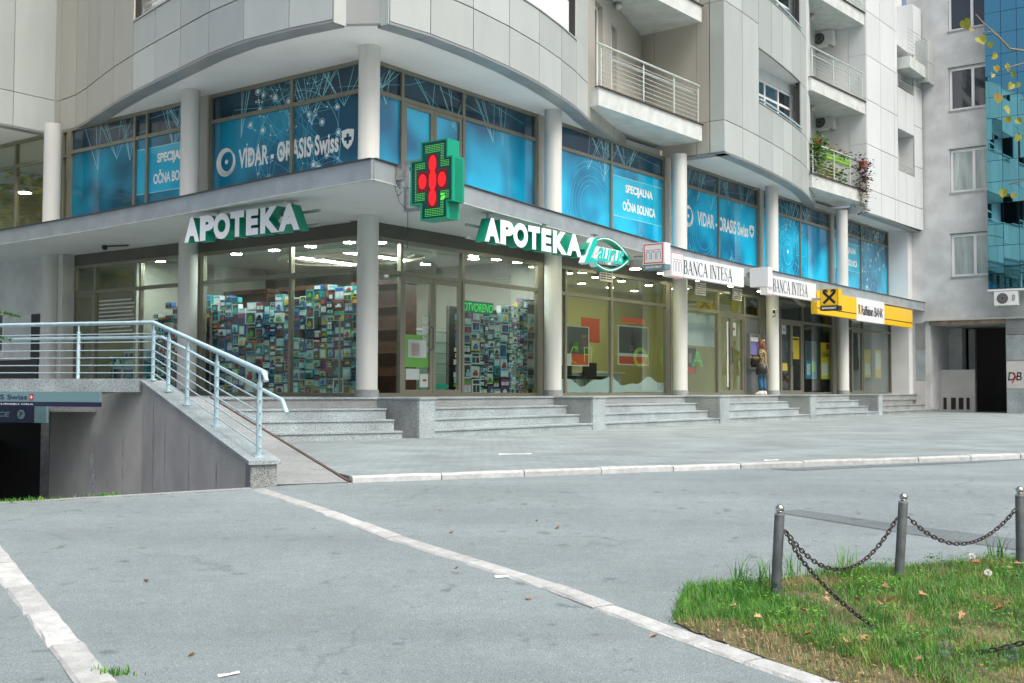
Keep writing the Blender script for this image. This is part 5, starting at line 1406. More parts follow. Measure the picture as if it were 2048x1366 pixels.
def poster(label, T, s0, s1, o, z0, z1, base, blocks, th=.012, cat='poster', group=None):
    p = part('poster', base, None, lambda m: m.box(T, s0, s1, o-th, o, z0, z1)); tag(p, label, cat, group)
    for nm, mt, a, b_, c, e in blocks:
        part(nm, mt, p, lambda m: m.quad(T(s0+(s1-s0)*a,o+.003,z0+(z1-z0)*c),T(s0+(s1-s0)*b_,o+.003,z0+(z1-z0)*c),T(s0+(s1-s0)*b_,o+.003,z0+(z1-z0)*e),T(s0+(s1-s0)*a,o+.003,z0+(z1-z0)*e)))
    return p
M_PDK = mat('poster_dark', (.1,.11,.11), .3); M_POR = mat('poster_orange', (.75,.1,.03), .4); M_PFLESH = mat('poster_skin', (.5,.3,.22), .5); M_PGR = mat('poster_green', (.2,.5,.1), .4); M_PYE = mat('poster_yellow', (.85,.6,.02), .4)
M_PBL = mat('poster_blue', (.03,.25,.4), .4); M_WHT = mat('paper_white', (.75,.77,.76), .6)
poster('tall dark poster with a woman and an orange corner in the bank window', TR, 7.85, 9.1, -1.0, 1.5, 2.5, M_WHT, [('print', M_PDK, .03,.97,.3,.98), ('print', M_POR, .35,.97,.03,.3), ('print', M_PFLESH, .72,.92,.45,.8), ('print', M_PGR, .3,.6,.35,.6)])
poster('wide framed poster with a dancer above an orange wedge', TR, 11.0, 12.63, -1.3, 1.58, 2.66, M_WHT, [('print', M_PDK, .03,.97,.3,.97), ('print', M_POR, .03,.97,.03,.22), ('print', M_PFLESH, .42,.55,.45,.85), ('print', M_WHT, .38,.6,.36,.5), ('print', M_RED, .68,.78,.6,.7)])
poster('orange square panel hung high inside the bank', TR, 10.58, 11.5, -2.2, 2.2, 2.87, M_POR, [])
poster('orange strip panel hung high inside the bank', TR, 13.05, 14.3, -2.4, 2.85, 3.02, M_POR, [])
poster('white roller blind hanging in the bank window left of the glass door', TR, 14.1, 15.9, -.9, 2.2, 3.15, M_WHT, [], cat='blind')
poster('small dark poster under the white roller blind', TR, 14.6, 15.3, -1.2, 1.4, 2.15, M_PDK, [('print', M_POR, .1,.9,.02,.25), ('print', M_PFLESH, .3,.6,.4,.8)])
poster('pharmacy door poster with a woman and green lower band', TR, 1.58, 2.28, -.475, 1.35, 2.0, M_PGR, [('print', M_WHT, .1,.9,.3,.85), ('print', M_PFLESH, .25,.6,.35,.75)], .006)
poster('white notice below the pharmacy door poster', TR, 1.6, 2.0, -.475, 1.1, 1.32, M_WHT, [], .006)
poster('white no-dogs notice at the foot of the pharmacy door', TR, 2.02, 2.3, -.475, .95, 1.22, M_WHT, [('red_mark', M_RED, .3,.7,.45,.6)], .006)
poster('green card at the foot of the right pharmacy door leaf', TR, 2.5, 2.9, -.475, .92, 1.02, M_LETG, [], .006)
for k, z in enumerate((1.65,1.85,2.05,2.25)): poster('small white card beside the pharmacy door handle', TR, 2.1, 2.3, -.475, z, z+.13, M_WHT, [], .006, 'card', 'cards beside the door handle')
poster('tall yellow sticker on the right leaf of the second bank door', TR, 20.75, 21.35, -.475, 1.95, 2.7, M_PYE, [('print', M_BK, .1,.9,.85,.93)], .006)
poster('white no-entry notice on the left leaf of the second bank door', TR, 19.9, 20.25, -.475, 2.75, 3.05, M_WHT, [('red_mark', M_RED, .3,.7,.4,.6)], .006)
poster('yellow sticker by the second bank door handle', TR, 19.95, 20.35, -.475, 1.55, 1.8, M_PYE, [], .006)
poster('dark blue green photo poster right of the second bank door', TR, 22.0, 23.0, -.52, 1.3, 2.6, M_PBL, [('print', M_PDK, .05,.95,.5,.97), ('print', M_PGR, .5,.9,.2,.45), ('print', M_WHT, .1,.4,.1,.4)])
pz = poster('tall yellow OnLine poster beside the rear column', TR, 23.4, 24.2, -.52, 1.3, 2.6, M_PYE, [('print', M_WHT, .15,.8,.1,.45), ('red_mark', M_RED, .6,.95,.82,.97)])
m = MB(); text_into(m, 'OnLine', lambda u, v, d: TR(u, -.514, v), 23.48, 24.1, 2.1, 2.3, 0, bold=.015); m.build('lettering', M_BK, pz, recalc=False)
poster('pale yellow poster behind the last bank window, left one', TR, 28.0, 28.7, -.6, 1.4, 2.5, M_PYE, [('print', M_WHT, .1,.9,.1,.5)])
poster('pale yellow poster behind the last bank window, right one', TR, 29.2, 29.9, -.6, 1.4, 2.5, M_PYE, [('print', M_WHT, .1,.9,.3,.9)])
poster('white no-smoking notice on the glass bank door', TR, 16.2, 16.5, -.475, 2.55, 2.95, M_WHT, [('red_mark', M_RED, .3,.7,.4,.6)], .006)
part('white_bar_handle', M_WHT, SW['R2'], lambda m: m.tube([TR(15.72,-.38,1.0),TR(15.72,-.38,2.95)], .025, 8))
# low frosted counter look behind the bank windows
r = empty('bank_counter', TR(10,-1.6,ZP)); tag(r, 'pale rounded counter low behind the bank windows', 'counter')
part('front', M_FROST, r, lambda m: m.box(TR, 7.4, 12.0, -2.0, -1.8, ZP+.02, 1.35)); part('top', M_WHT, r, lambda m: m.box(TR, 7.3, 12.1, -2.2, -1.75, 1.351, 1.4))
def wavefoil(m):
    n = 30; pts = [(6.36+5.7*k/n, 1.12+.1*math.sin(k*.55)+.05*math.sin(k*1.3)) for k in range(n+1)]
    for (a, z), (c, y) in zip(pts[:-1], pts[1:]): m.quad(TR(a,-.476,ZP+.09),TR(c,-.476,ZP+.09),TR(c,-.476,y),TR(a,-.476,z))
M_FOIL, _nt, _b = nmat('frosted_wave_foil'); _b.inputs['Base Color'].default_value = (.5,.66,.66,1); _b.inputs['Alpha'].default_value = .6; _b.inputs['Roughness'].default_value = .4
part('frosted_wave', M_FOIL, SW['R1'], wavefoil)
# chairs inside the bank, dark
for k, s in enumerate((9.0, 10.2)):
    r = empty('waiting_chair', TR(s,-1.4,ZP)); tag(r, ['dark waiting chair behind the bank mullion','dark waiting chair right of the bank mullion'][k], 'chair')
    part('seat', M_BK, r, lambda m: m.box(TR, s-.28, s+.28, -1.65, -1.15, 1.18, 1.26)); part('backrest', M_BK, r, lambda m: m.box(TR, s-.3, s+.3, -1.72, -1.66, 1.27, 1.62))
    for a in (-.24,.24):
        for b_ in (-1.6,-1.2): part('leg', M_STEEL, r, lambda m: m.box(TR, s+a-.015, s+a+.015, b_-.015, b_+.015, ZP+.02, 1.18))
# cash machine
r = empty('cash_machine', TR(17.6,-.45,1.5)); tag(r, 'grey cash machine with blue screen set in the wall beside the woman', 'cash machine')
part('surround', M_STEEL, r, lambda m: (m.box(TR, 17.22, 18.0, -.47, -.36, 1.55, 1.62), m.box(TR, 17.22, 18.0, -.47, -.36, 2.58, 2.66), m.box(TR, 17.22, 17.29, -.47, -.36, 1.62, 2.58), m.box(TR, 17.93, 18.0, -.47, -.36, 1.62, 2.58)))
part('header', M_WHT, r, lambda m: m.box(TR, 17.3, 17.92, -.46, -.4, 2.42, 2.57))
M_SCR = emit('screen_violet', (.2,.18,.45), .15)
part('screen', M_SCR, r, lambda m: m.hexa([TR(17.3,-.46,2.0),TR(17.92,-.46,2.0),TR(17.92,-.44,2.0),TR(17.3,-.44,2.0),TR(17.3,-.46,2.4),TR(17.92,-.46,2.4),TR(17.92,-.45,2.4),TR(17.3,-.45,2.4)]))
part('keypad', M_BK, r, lambda m: m.hexa([TR(17.3,-.46,1.63),TR(17.92,-.46,1.63),TR(17.92,-.3,1.7),TR(17.3,-.3,1.7),TR(17.3,-.46,1.98),TR(17.92,-.46,1.98),TR(17.92,-.4,1.98),TR(17.3,-.4,1.98)]))
# cameras, vents, pipes
def cctv(T, s, o, z, label):
    r = empty('security_camera', T(s,o,z)); tag(r, label, 'camera')
    part('body', M_PLAST, r, lambda m: m.hexa([T(s-.22,o+.04,z-.04),T(s+.05,o-.02,z),T(s+.05,o+.1,z),T(s-.22,o+.16,z-.04),T(s-.24,o+.03,z+.09),T(s+.05,o-.03,z+.13),T(s+.05,o+.11,z+.13),T(s-.24,o+.17,z+.09)]))
    part('bracket', M_STEEL, r, lambda m: m.tube([T(s,o+.04,z),T(s+.02,o+.03,z-.1),T(s+.08,o-.1,z-.12)], .02, 6))
    part('lens', M_BK, r, lambda m: m.box(T, s-.25, s-.241, o+.06, o+.14, z-.03, z+.06))
cctv(TR, 17.75, .22, 3.3, 'beige security camera on the column above the woman')
r = empty('dome_camera', TL(7.5,.6,4.05)); tag(r, 'small dark camera and bracket under the left canopy', 'camera')
part('body', M_BK, r, lambda m: (m.lathe(TL(7.9,.3,4.02), [(.03,0),(.07,.04),(.06,.105)], 12), m.tube([TL(7.85,.3,4.1),TL(7.3,.1,4.1)], .02, 6)))
for k, s in enumerate((8.9,14.0,16.4)):
    r = empty('louvre_vent', TR(s,.1,3.9)); tag(r, ['double louvre vent below the first cash machine sign','louvre vent under the nearer long bank sign','louvre vent left of the second bank sign'][k], 'vent')
    part('frame', M_PLAST, r, lambda m: m.box(TR, s-.3, s+.3, -.405, -.36, 3.62, 3.98))
    for q in range(5): part('slat', M_BK, r, lambda m: (m.box(TR, s-.26, s-.02, -.362, -.352, 3.66+q*.06, 3.69+q*.06), m.box(TR, s+.02, s+.26, -.362, -.352, 3.66+q*.06, 3.69+q*.06)))
r = empty('floodlight', TR(19.6,.3,3.8)); tag(r, 'slim grey floodlight tilted under the canopy right of the camera', 'lamp')
part('body', M_STEEL, r, lambda m: m.hexa([TR(19.2,.2,3.82),TR(19.9,.2,3.62),TR(19.9,.36,3.62),TR(19.2,.36,3.82),TR(19.2,.2,3.9),TR(19.9,.2,3.7),TR(19.9,.36,3.7),TR(19.2,.36,3.9)])); part('arm', M_STEEL, r, lambda m: m.tube([TR(19.25,.28,3.88),TR(19.25,.28,4.128)], .02, 6))
# left plaster wall fittings
part('dark_opening_sheet', M_DARKI, bld, lambda m: m.box(TL, 11.55, 11.95, -.36, -.33, 1.5, 2.75))  # dark sheet standing in for the shade inside an opening
r = empty('letterbox_panel', TL(12.5,-.3,.9)); tag(r, 'dark slatted panel low on the grey plaster wall behind the railing', 'panel')
for q in range(4): part('slat', M_DARKI, r, lambda m: m.box(TL, 11.6, 13.4, -.35, -.31, .95+q*.17, 1.1+q*.17))
poster('pale notice board on the grey plaster wall at the left edge', TL, 13.25, 13.9, -.34, 1.7, 2.9, M_WHT, [('print', M_PDK, .1,.9,.1,.9)], cat='notice board')
# ================================================================== neighbouring buildings
gb = empty('grey_building', TR(31.05,4,0)); tag(gb, 'grey rendered building with white-framed windows at the far right', 'building')
TGB = lambda u, d, z: TR(31.05-d, u, z)
WZ = [(5.38,7.08),(8.72,10.45),(12.0,13.72),(15.2,16.9)]
ops = [(1.83,3.62,a,b_) for a, b_ in WZ] + [(.98,3.83,0,3.66)]
cut_wall(TGB, .2, 9, -.2, 19, 0, .3, ops, M_PLASTG, 'wall', gb)
for k, (a, b_) in enumerate(WZ):
    pm = [M_PANEL, M_PANEL, M_PANE, M_PANE][k]
    w = window(TGB, 1.84, 3.61, a+.02, b_-.01, -.1, gb, 1, pane=pm, fw=.09)
    part('sill', M_STEEL, w, lambda m: m.box(TGB, 1.8, 3.65, -.08, .04, a-.035, a+.015))
    part('lintel', M_FLASH, w, lambda m: m.box(TGB, 1.8, 3.65, -.05, .02, b_+.005, b_+.035))
# stone-clad piers and passage
part('pier', M_GRAND, gb, lambda m: m.box(TGB, .42, .8, .003, .05, 2.55, 3.6)); part('pier', M_GRAN, gb, lambda m: m.box(TGB, .42, .8, .003, .045, 1.3, 2.54)); part('pier', M_PLAST, gb, lambda m: m.box(TGB, .42, .8, .003, .04, 0, 1.29))
for k in range(4): part('stone_slab', [M_GRAN, M_PLAST, M_GRAN, M_GRAND][k], gb, lambda m: m.box(TGB, 3.86, 4.75, .003, .06, [0,.98,2.05,3.05][k]+.01, [.97,2.04,3.04,3.62][k]))
part('lintel', mat('rusty_lintel', (.35,.27,.19), .7, var=.3, vscale=5), gb, lambda m: m.box(TGB, .95, 3.85, -.05, .03, 3.52, 3.66))
part('ledge', M_PLAST, gb, lambda m: m.box(TGB, .8, 9, .003, .14, 3.67, 3.75))
part('passage_wall', M_PLASTG, gb, lambda m: m.box(TGB, .78, .97, -7, -.3, 0, 3.66)); part('passage_wall', M_PLASTG, gb, lambda m: m.box(TGB, 3.84, 4.0, -7, -.3, 0, 3.66))
part('passage_ceiling', M_PLAST, gb, lambda m: m.box(TGB, .8, 4, -7, -.3, 3.53, 3.66))
part('passage_end', M_BLACK, gb, lambda m: m.box(TGB, .8, 4.0, -7.2, -7.0, 0, 3.66))  # black colour stands in for the darkness at the back
part('passage_door', M_DARKI, gb, lambda m: m.box(TGB, 1.75, 3.84, -4.0, -3.9, 0, 3.5))
part('passage_pier', M_PLASTG, gb, lambda m: m.box(TGB, .97, 1.5, -3.2, -2.6, 0, 3.5)); part('passage_pier', M_PLASTG, gb, lambda m: m.box(TGB, 1.5, 1.75, -4.6, -3.6, 0, 3.5))
part('low_wall', M_PLAST, gb, lambda m: m.box(TGB, .97, 2.3, -1.6, -1.4, 0, 1.75))
for k in range(4): part('vent_grille', M_BK, gb, lambda m: m.box(TGB, 1.08+k*.3, 1.2+k*.3+(.06 if k in (1,2) else 0), -1.399, -1.37, .15, .62))
m = MB(); text_into(m, 'DB', lambda u, v, d: TGB(u, .065+d, v), 3.9, 4.4, 1.3, 1.62, 0, bold=.01, shear=.15); m.build('graffiti', M_BK, gb, recalc=False)
m = MB(); stroke_into(m, [(4.05,1.2),(4.2,1.45),(4.05,1.6)], .05, lambda u, v, d: TGB(u, .067, v), 0); m.build('graffiti', M_RED, gb, recalc=False)
ac = 0
def ac_unit(T, u0, u1, d0, d1, z0, z1, label):
    r = empty('air_conditioner', T((u0+u1)/2, (d0+d1)/2, z0)); tag(r, label, 'air conditioner')
    part('casing', M_WHITE, r, lambda m: m.box(T, u0, u1, d0, d1, z0, z1))
    c = (u0+(u1-u0)*.36, (z0+z1)/2); R = (z1-z0)*.38
    m = MB(); disc_into(m, c, R, lambda u, v, d: T(u, d1+.004, v), 0, 24); m.build('fan_opening', M_DARKI, r, recalc=False)
    m = MB()
    for k in range(12): stroke_into(m, [(c[0]+R*.2*math.cos(k*.5236),c[1]+R*.2*math.sin(k*.5236)),(c[0]+R*math.cos(k*.5236),c[1]+R*math.sin(k*.5236))], .012, lambda u, v, d: T(u, d1+.008, v), 0)
    for q in (.5,.75,1.0):
        stroke_into(m, [(c[0]+R*q*math.cos(k*.3142),c[1]+R*q*math.sin(k*.3142)) for k in range(21)], .01, lambda u, v, d: T(u, d1+.009, v), 0)
    m.build('fan_grille', M_STEEL, r, recalc=False)
    part('foot', M_STEEL, r, lambda m: m.box(T, u0+.08, u0+.16, d0, d1, z0-.05, z0-.001)); part('foot', M_STEEL, r, lambda m: m.box(T, u1-.16, u1-.08, d0, d1, z0-.05, z0-.001))
    return r
a_ = ac_unit(lambda u, d, z: TR(30.42-d, u, z), 3.58, 4.42, -.3, .0, 4.15, 4.68, 'white air conditioner with a round fan below the blue glass facade')
m = MB(); text_into(m, 'VOX', lambda u, v, d: TR(30.412, 4.28-v, u), 4.3, 4.55, -.05, .06, 0, bold=.02); m.build('lettering', M_BK, a_, recalc=False)
# blue mirror-glass block
bb = empty('blue_glass_building', TR(30.6,5,4.6)); tag(bb, 'building with a blue mirrored glass facade at the right edge', 'building')
M_BMIR = mat('blue_mirror_glass', (.16,.43,.53), .015, metal=1)
TBB = lambda u, d, z: TR(30.45-d, u, z)
part('core', M_FLASH, bb, lambda m: m.box(TBB, 3.37, 10, -.6, -.03, 4.78, 19))
part('bottom_edge', M_WHITE, bb, lambda m: m.box(TBB, 3.34, 10, -.6, .03, 4.7, 4.775))
us = [3.36,3.95,4.52,5.1,5.9,6.7]; zs_ = [4.8+.82*k for k in range(18)]
for i in range(len(us)-1):
    for j in range(len(zs_)-1):
        e = [rng.uniform(-.006,.006) for _ in range(3)]
        m = MB(); a, b_, c, d_ = us[i]+.008, us[i+1]-.008, zs_[j]+.008, zs_[j+1]-.008
        m.hexa([TBB(a,-.028,c),TBB(b_,-.028,c),TBB(b_,e[0],c),TBB(a,e[1],c),TBB(a,-.028,d_),TBB(b_,-.028,d_),TBB(b_,e[0]+e[2],d_),TBB(a,e[1]+e[2],d_)])
        m.build('glass_panel', M_BMIR, bb)
# low building seen only in the glass, tall block added to darken reflections
def block(name, label, x0, x1, y0, y1, h, mt, nz):
    r = empty(name, ((x0+x1)/2,(y0+y1)/2,-.5)); tag(r, label, 'building')
    part('wall', mt, r, lambda m: m.box(I3, x0, x1, y0, y1, -1, h)); part('roof', M_FLASH, r, lambda m: m.box(I3, x0-.4, x1+.4, y0-.4, y1+.4, h+.003, h+.25))
    for k in range(nz):
        z = 1.2+k*3.1
        y = y0+1.5
        while y < y1-2:
            if x1 < 0: part('window', M_PANE, r, lambda m: m.box(I3, x1+.003, x1+.05, y, y+1.6, z, z+1.6))
            else: part('window', M_PANE, r, lambda m: m.box(I3, x0-.05, x0-.003, y, y+1.6, z, z+1.6))
            y += 3.4
block('low_building', 'low beige building across the square mirrored in the shop glass', 62, 72, -25, 30, 4.2, M_CLADB, 1)
block('added_dark_block', 'unseen brown block added to darken the left glass', -72, -60, -10, 50, 13, mat('brown_render', (.24,.22,.19), .8, var=.2, vscale=.7), 4)

# air conditioners and plants on the far balconies
ac_unit(lambda u, d, z: TR(24.93-d*1-.1, u, z), -1.25, -.45, -.05, .25, 10.45, 11.0, 'air conditioner on the wall of the flowered balcony')
ac_unit(lambda u, d, z: TR(24.93-d*1-.1, u, z), -1.25, -.45, -.05, .25, 13.55, 14.1, 'cream air conditioner on the balcony above the flowered one')

# ================================================================== vegetation helpers
def leafmat(name, c0, c1, trans=.25):
    m, nt, b = nmat(name); L = nt.links.new
    g = nt.nodes.new('ShaderNodeNewGeometry'); n = nt.nodes.new('ShaderNodeTexNoise'); n.inputs['Scale'].default_value = 9; n.inputs['Detail'].default_value = 2
    L(g.outputs['Position'], n.inputs['Vector'])
    mx = nt.nodes.new('ShaderNodeMix'); mx.data_type = 'RGBA'; mx.inputs['A'].default_value = c4(c0); mx.inputs['B'].default_value = c4(c1)
    mr = nt.nodes.new('ShaderNodeMapRange'); mr.inputs['From Min'].default_value = .35; mr.inputs['From Max'].default_value = .65; L(n.outputs['Fac'], mr.inputs[0]); L(mr.outputs[0], mx.inputs['Factor'])
    L(mx.outputs['Result'], b.inputs['Base Color']); b.inputs['Roughness'].default_value = .5
    t = nt.nodes.new('ShaderNodeBsdfTranslucent'); L(mx.outputs['Result'], t.inputs[0])
    ms = nt.nodes.new('ShaderNodeMixShader'); ms.inputs[0].default_value = trans
    L(b.outputs[0], ms.inputs[1]); L(t.outputs[0], ms.inputs[2]); L(ms.outputs[0], nt.nodes['Material Output'].inputs[0])
    return m
M_LY = leafmat('linden_leaf', (.2,.26,.03), (.42,.36,.03)); M_LYB = leafmat('linden_leaf_brown', (.3,.28,.03), (.28,.12,.03))
M_LG = leafmat('balcony_leaf', (.06,.16,.02), (.12,.26,.04)); M_LP = leafmat('purple_leaf', (.07,.02,.06), (.12,.05,.08)); M_FL = mat('geranium_pink', (.6,.05,.2), .5)
M_BARK = mat('bark', (.12,.1,.08), .9, var=.3, vscale=8, bump=.4, bscale=20); M_TWIG = mat('twig', (.22,.19,.14), .8)
M_LGY = leafmat('yellow_leaf', (.3,.34,.03), (.4,.3,.02)); M_TERR = mat('terracotta', (.4,.12,.06), .7); M_LIME = mat('lime_planter', (.22,.45,.02), .4)
def leaves(m, c, n, spread, size, r, mi=0, squash=1., drop=0.):
    for _ in range(n):
        p = V(c)+V((r.gauss(0,spread), r.gauss(0,spread), r.gauss(0,spread*squash)-abs(r.gauss(0,drop))))
        a, t = r.uniform(0,6.28), r.uniform(-.9,.9); s = size*r.uniform(.6,1.3)
        x = V((math.cos(a),math.sin(a),t*.5)).normalized()*s; y = V((-math.sin(a)*.5,math.cos(a)*.5,r.uniform(-.6,.6))).normalized()*s*.5
        m.add([p-x*.5, p+y*.6, p+x*.6, p-y*.6], [(0,1,2,3)], mi)
def bal(u, v, z): return T2f(u, v, z)
d9 = V((24.92-20.6, .6-.33)).normalized(); n9 = V((-d9.y,d9.x))
def T2f(u, v, z): q = V((20.6,.33))+d9*u+n9*v; return TR(q.x, q.y, z)
rr_ = random.Random(5)
zb0 = 8.08
def potplant(name, label, u, v, z, pot, leafspec, cat='plant'):
    r = empty(name, T2f(u,v,z)); tag(r, label, cat)
    part('pot', pot, r, lambda m: m.lathe(T2f(u,v,z), [(.1,0),(.15,.2),(.16,.22)], 12))
    mts = []; m = MB()
    for i, (mt, n, sp, sz, dz, sq, dr_) in enumerate(leafspec): mts.append(mt); leaves(m, T2f(u,v,z+dz), n, sp, sz, rr_, i, sq, dr_)
    m.build('foliage', mts, r, recalc=False)
potplant('fern_plant', 'hanging fern in a red pot on the flowered balcony', .45, -.02, zb0+1.0, M_TERR, [(M_LG, 300, .17, .16, .15, .8, .4)])
r = empty('flower_box', T2f(2.2,-.1,zb0+.85)); tag(r, 'lime green flower box of pink geraniums on the balcony rail', 'planter')
part('box', M_LIME, r, lambda m: m.box(T2f, 1.35, 3.3, -.26, -.09, zb0+.72, zb0+.93))
m = MB()
for k in range(12): leaves(m, T2f(1.4+k*.17,-.16,zb0+1.02), 26, .08, .09, rr_, 0); leaves(m, T2f(1.4+k*.17,-.14,zb0+1.16+.04*rr_.random()), 8, .05, .06, rr_, 1)
m.build('foliage', [M_LG, M_FL], r, recalc=False)
potplant('trailing_plant', 'dark purple trailing plant at the right end of the balcony', 3.85, .1, zb0+.75, M_TERR, [(M_LP, 420, .17, .12, .25, 1, .75), (M_LGY, 160, .1, .09, -.3, 1.2, .5)])
potplant('tub_plant', 'yellow green plant in a white tub on the flowered balcony', 2.0, -.5, zb0, M_WHITE, [(M_LGY, 160, .2, .16, .45, 1, .1)])
potplant('tub_plant', 'dark green leafy plant in a tub on the flowered balcony', 2.9, -.5, zb0, M_WHITE, [(M_LG, 200, .24, .16, .45, 1, .1)])
potplant('tub_plant', 'pale tub plant at the left end of the flowered balcony', .8, -.4, zb0, M_SIGNW, [(M_LG, 120, .2, .14, .5, 1, .2)])

# linden tree at the right, one branch reaching into the picture
lt = empty('linden_tree', (5.6,7.3,gz(7.3))); tag(lt, 'linden branch with yellowing leaves hanging in at the top right', 'tree')
part('trunk', M_BARK, lt, lambda m: m.tube([(5.6,7.3,-.3),(5.55,7.3,1.5),(5.5,7.2,3.2),(5.6,7.3,6.5)], [.14,.12,.1,.05], 10), True)
def limbs(m):
    m.tube([(5.52,7.22,3.0),(4.6,6.9,3.35),(3.7,6.6,3.1),(2.93,6.43,2.87)], [.05,.03,.014,.007], 7)
    m.tube([(2.93,6.43,2.87),(2.84,6.42,2.88),(2.77,6.42,2.96),(2.70,6.42,3.02),(2.65,6.42,3.08)], [.007,.006,.005,.004,.003], 6)
    m.tube([(3.3,6.5,2.98),(3.0,6.44,2.82),(2.86,6.43,2.78),(2.78,6.43,2.75)], [.01,.006,.004,.003], 5)
    m.tube([(3.2,6.47,2.8),(3.0,6.42,2.62),(2.9,6.42,2.58)], [.007,.004,.003], 5)
    m.tube([(2.84,6.42,2.89),(2.74,6.42,2.98),(2.69,6.42,2.97)], [.005,.004,.003], 5)
    m.tube([(3.3,6.5,2.4),(3.0,6.44,2.15),(2.83,6.43,2.1)], [.007,.004,.003], 5)
    m.tube([(3.7,6.6,3.05),(3.4,6.5,2.6),(3.3,6.5,2.4)], [.014,.009,.007], 5)
part('limb', M_TWIG, lt, limbs, True)
HEART = [(0,-.5),(.28,-.3),(.46,.02),(.42,.3),(.22,.46),(0,.36),(-.22,.46),(-.42,.3),(-.46,.02),(-.28,-.3)]
def pixpt(x, y, dist):      # a point in front of the trunk, given as plan offsets
    return V((dist*(x-1024)/2270.6, dist, CAMZ+dist*(777-y)/2270.6))
def heart_leaf(p, size, rz, tilt, lean, mt, parent, name='leaf'):
    Mx = Matrix.Rotation(rz, 4, 'Z') @ Matrix.Rotation(math.pi/2+tilt, 4, 'X') @ Matrix.Rotation(lean, 4, 'Z')
    m = MB(); vs = [p+Mx @ V((x*size, y*size, abs(x)*size*.35)) for x, y in HEART]; c = p+Mx @ V((0,.1*size,0))
    m.add([c]+vs, [(0, i+1, (i+1) % 10+1) for i in range(10)])
    return m.build(name, mt, parent, recalc=False)
for k, (x, y, s, b_) in enumerate([(1942,36,1.1,0),(1972,70,1.15,0),(1951,48,.55,1),(1990,79,.6,0),(1997,101,.8,0),(2001,128,.75,1),(1993,141,.6,1),(2023,126,.85,0),(2035,139,.65,0),(2030,163,.8,0),(2003,188,1.05,1),(2020,212,.95,0),(2024,231,.7,0),(2045,234,.7,0),(2042,268,.8,0),(2012,381,.9,0),(2032,386,.6,1),(2044,160,.6,0)]):
    heart_leaf(pixpt(x, y, 6.43+.02*(k % 3)), .062*s, rng.uniform(-.6,.6), rng.uniform(-.5,.5), rng.uniform(-.7,.7), M_LYB if b_ else M_LY, lt)
# spruce at the left, one bough tip in the picture
st_ = empty('spruce_tree', (-6.6,9.0,gz(9))); tag(st_, 'green spruce bough tip reaching in at the left edge', 'tree')
part('trunk', M_BARK, st_, lambda m: m.tube([(-6.6,9.0,-.3),(-6.6,9.0,3.2)], [.09,.03], 8), True)
M_NEED = leafmat('spruce_needles', (.08,.24,.06), (.14,.34,.1)); nr_ = random.Random(3)
def bough(m, a, b_, n):
    a, b_ = V(a), V(b_)
    m.tube([a, a.lerp(b_,.6)+V((0,0,.04)), b_], [.014,.008,.003], 5, 1)
    for k in range(n):
        t = nr_.uniform(.35,1); p = a.lerp(b_, t)+V((0,0,.04*math.sin(t*3)))
        d = V((nr_.gauss(0,1),nr_.gauss(0,1),nr_.gauss(0,.6))).normalized()*.045+(b_-a).normalized()*.03; w = d.cross(V((0,0,1))).normalized()*.004
        m.add([p-w,p+w,p+d], [(0,1,2)], 0)
for nm, a, b_, n in [('bough', (-6.6,9.0,2.0), (-3.9,8.98,1.48), 1400), ('bough', (-6.6,9.0,1.75), (-4.0,9.05,1.3), 900), ('bough', (-6.6,9,2.4), (-5.6,9.6,2.3), 500), ('bough', (-6.6,9,1.4), (-7.6,8.6,1.1), 500), ('bough', (-6.6,9,2.7), (-6.2,8.2,2.6), 400)]:
    m = MB(); bough(m, a, b_, n); m.build(nm, [M_NEED, M_TWIG], st_, recalc=False)
# tree mirrored in the far left window
mt_ = empty('street_tree', (-23,30,0)); tag(mt_, 'yellow green street tree mirrored in the far left window', 'tree')
part('trunk', M_BARK, mt_, lambda m: (m.tube([(-23,30,-.3),(-23,30,3),(-22.8,30,7)], [.3,.24,.1], 10), m.tube([(-23,30,2.8),(-24.5,30.6,5)], [.14,.05], 7), m.tube([(-23,30,3),(-21.6,29.2,5.2)], [.14,.05], 7)), True)
m = MB(); q = random.Random(9)
for k in range(70): leaves(m, (-23+q.gauss(0,1.5),30+q.gauss(0,1.9),6.3+q.gauss(0,1.6)), 60, .45, .3, q, 0 if q.random() < .6 else 1)
m.build('crown', [M_LGY, M_LG], mt_, recalc=False)

# ================================================================== grass verge, bollards, chains
def ptin(p, poly):
    x, y = p; c = False; j = len(poly)-1
    for i in range(len(poly)):
        if (poly[i][1] > y) != (poly[j][1] > y) and x < (poly[j][0]-poly[i][0])*(y-poly[i][1])/(poly[j][1]-poly[i][1])+poly[i][0]: c = not c
        j = i
    return c
VERGE = [(.86,6.12),(1.02,6.75),(1.5,6.95),(2.25,7.3),(3.3,7.62),(4.6,7.9),(6.0,6.5),(5.0,3.4),(2.55,3.28),(1.42,4.98),(1.17,5.42),(.87,5.93)]
M_SOIL = mat('soil_dry_grass', (.13,.115,.06), .95, var=.4, vscale=7, detail=8, bump=.6, bscale=30)
def vz(x, y): return gz(y)+.03
VR = []
for i in range(len(VERGE)):
    a, c = VERGE[i], VERGE[(i+1) % len(VERGE)]; n_ = max(2, int(math.hypot(c[0]-a[0], c[1]-a[1])/.06))
    for q in range(n_): VR.append((a[0]+(c[0]-a[0])*q/n_+random.Random(i*97+q).gauss(0,.012), a[1]+(c[1]-a[1])*q/n_+random.Random(i*31+q).gauss(0,.012)))
m = MB(); m.add([V((x,y,gz(y)+.008)) for x, y in VR], [tuple(range(len(VR)))]); tag(m.build('verge_ground', M_SOIL, recalc=False), kind='structure')
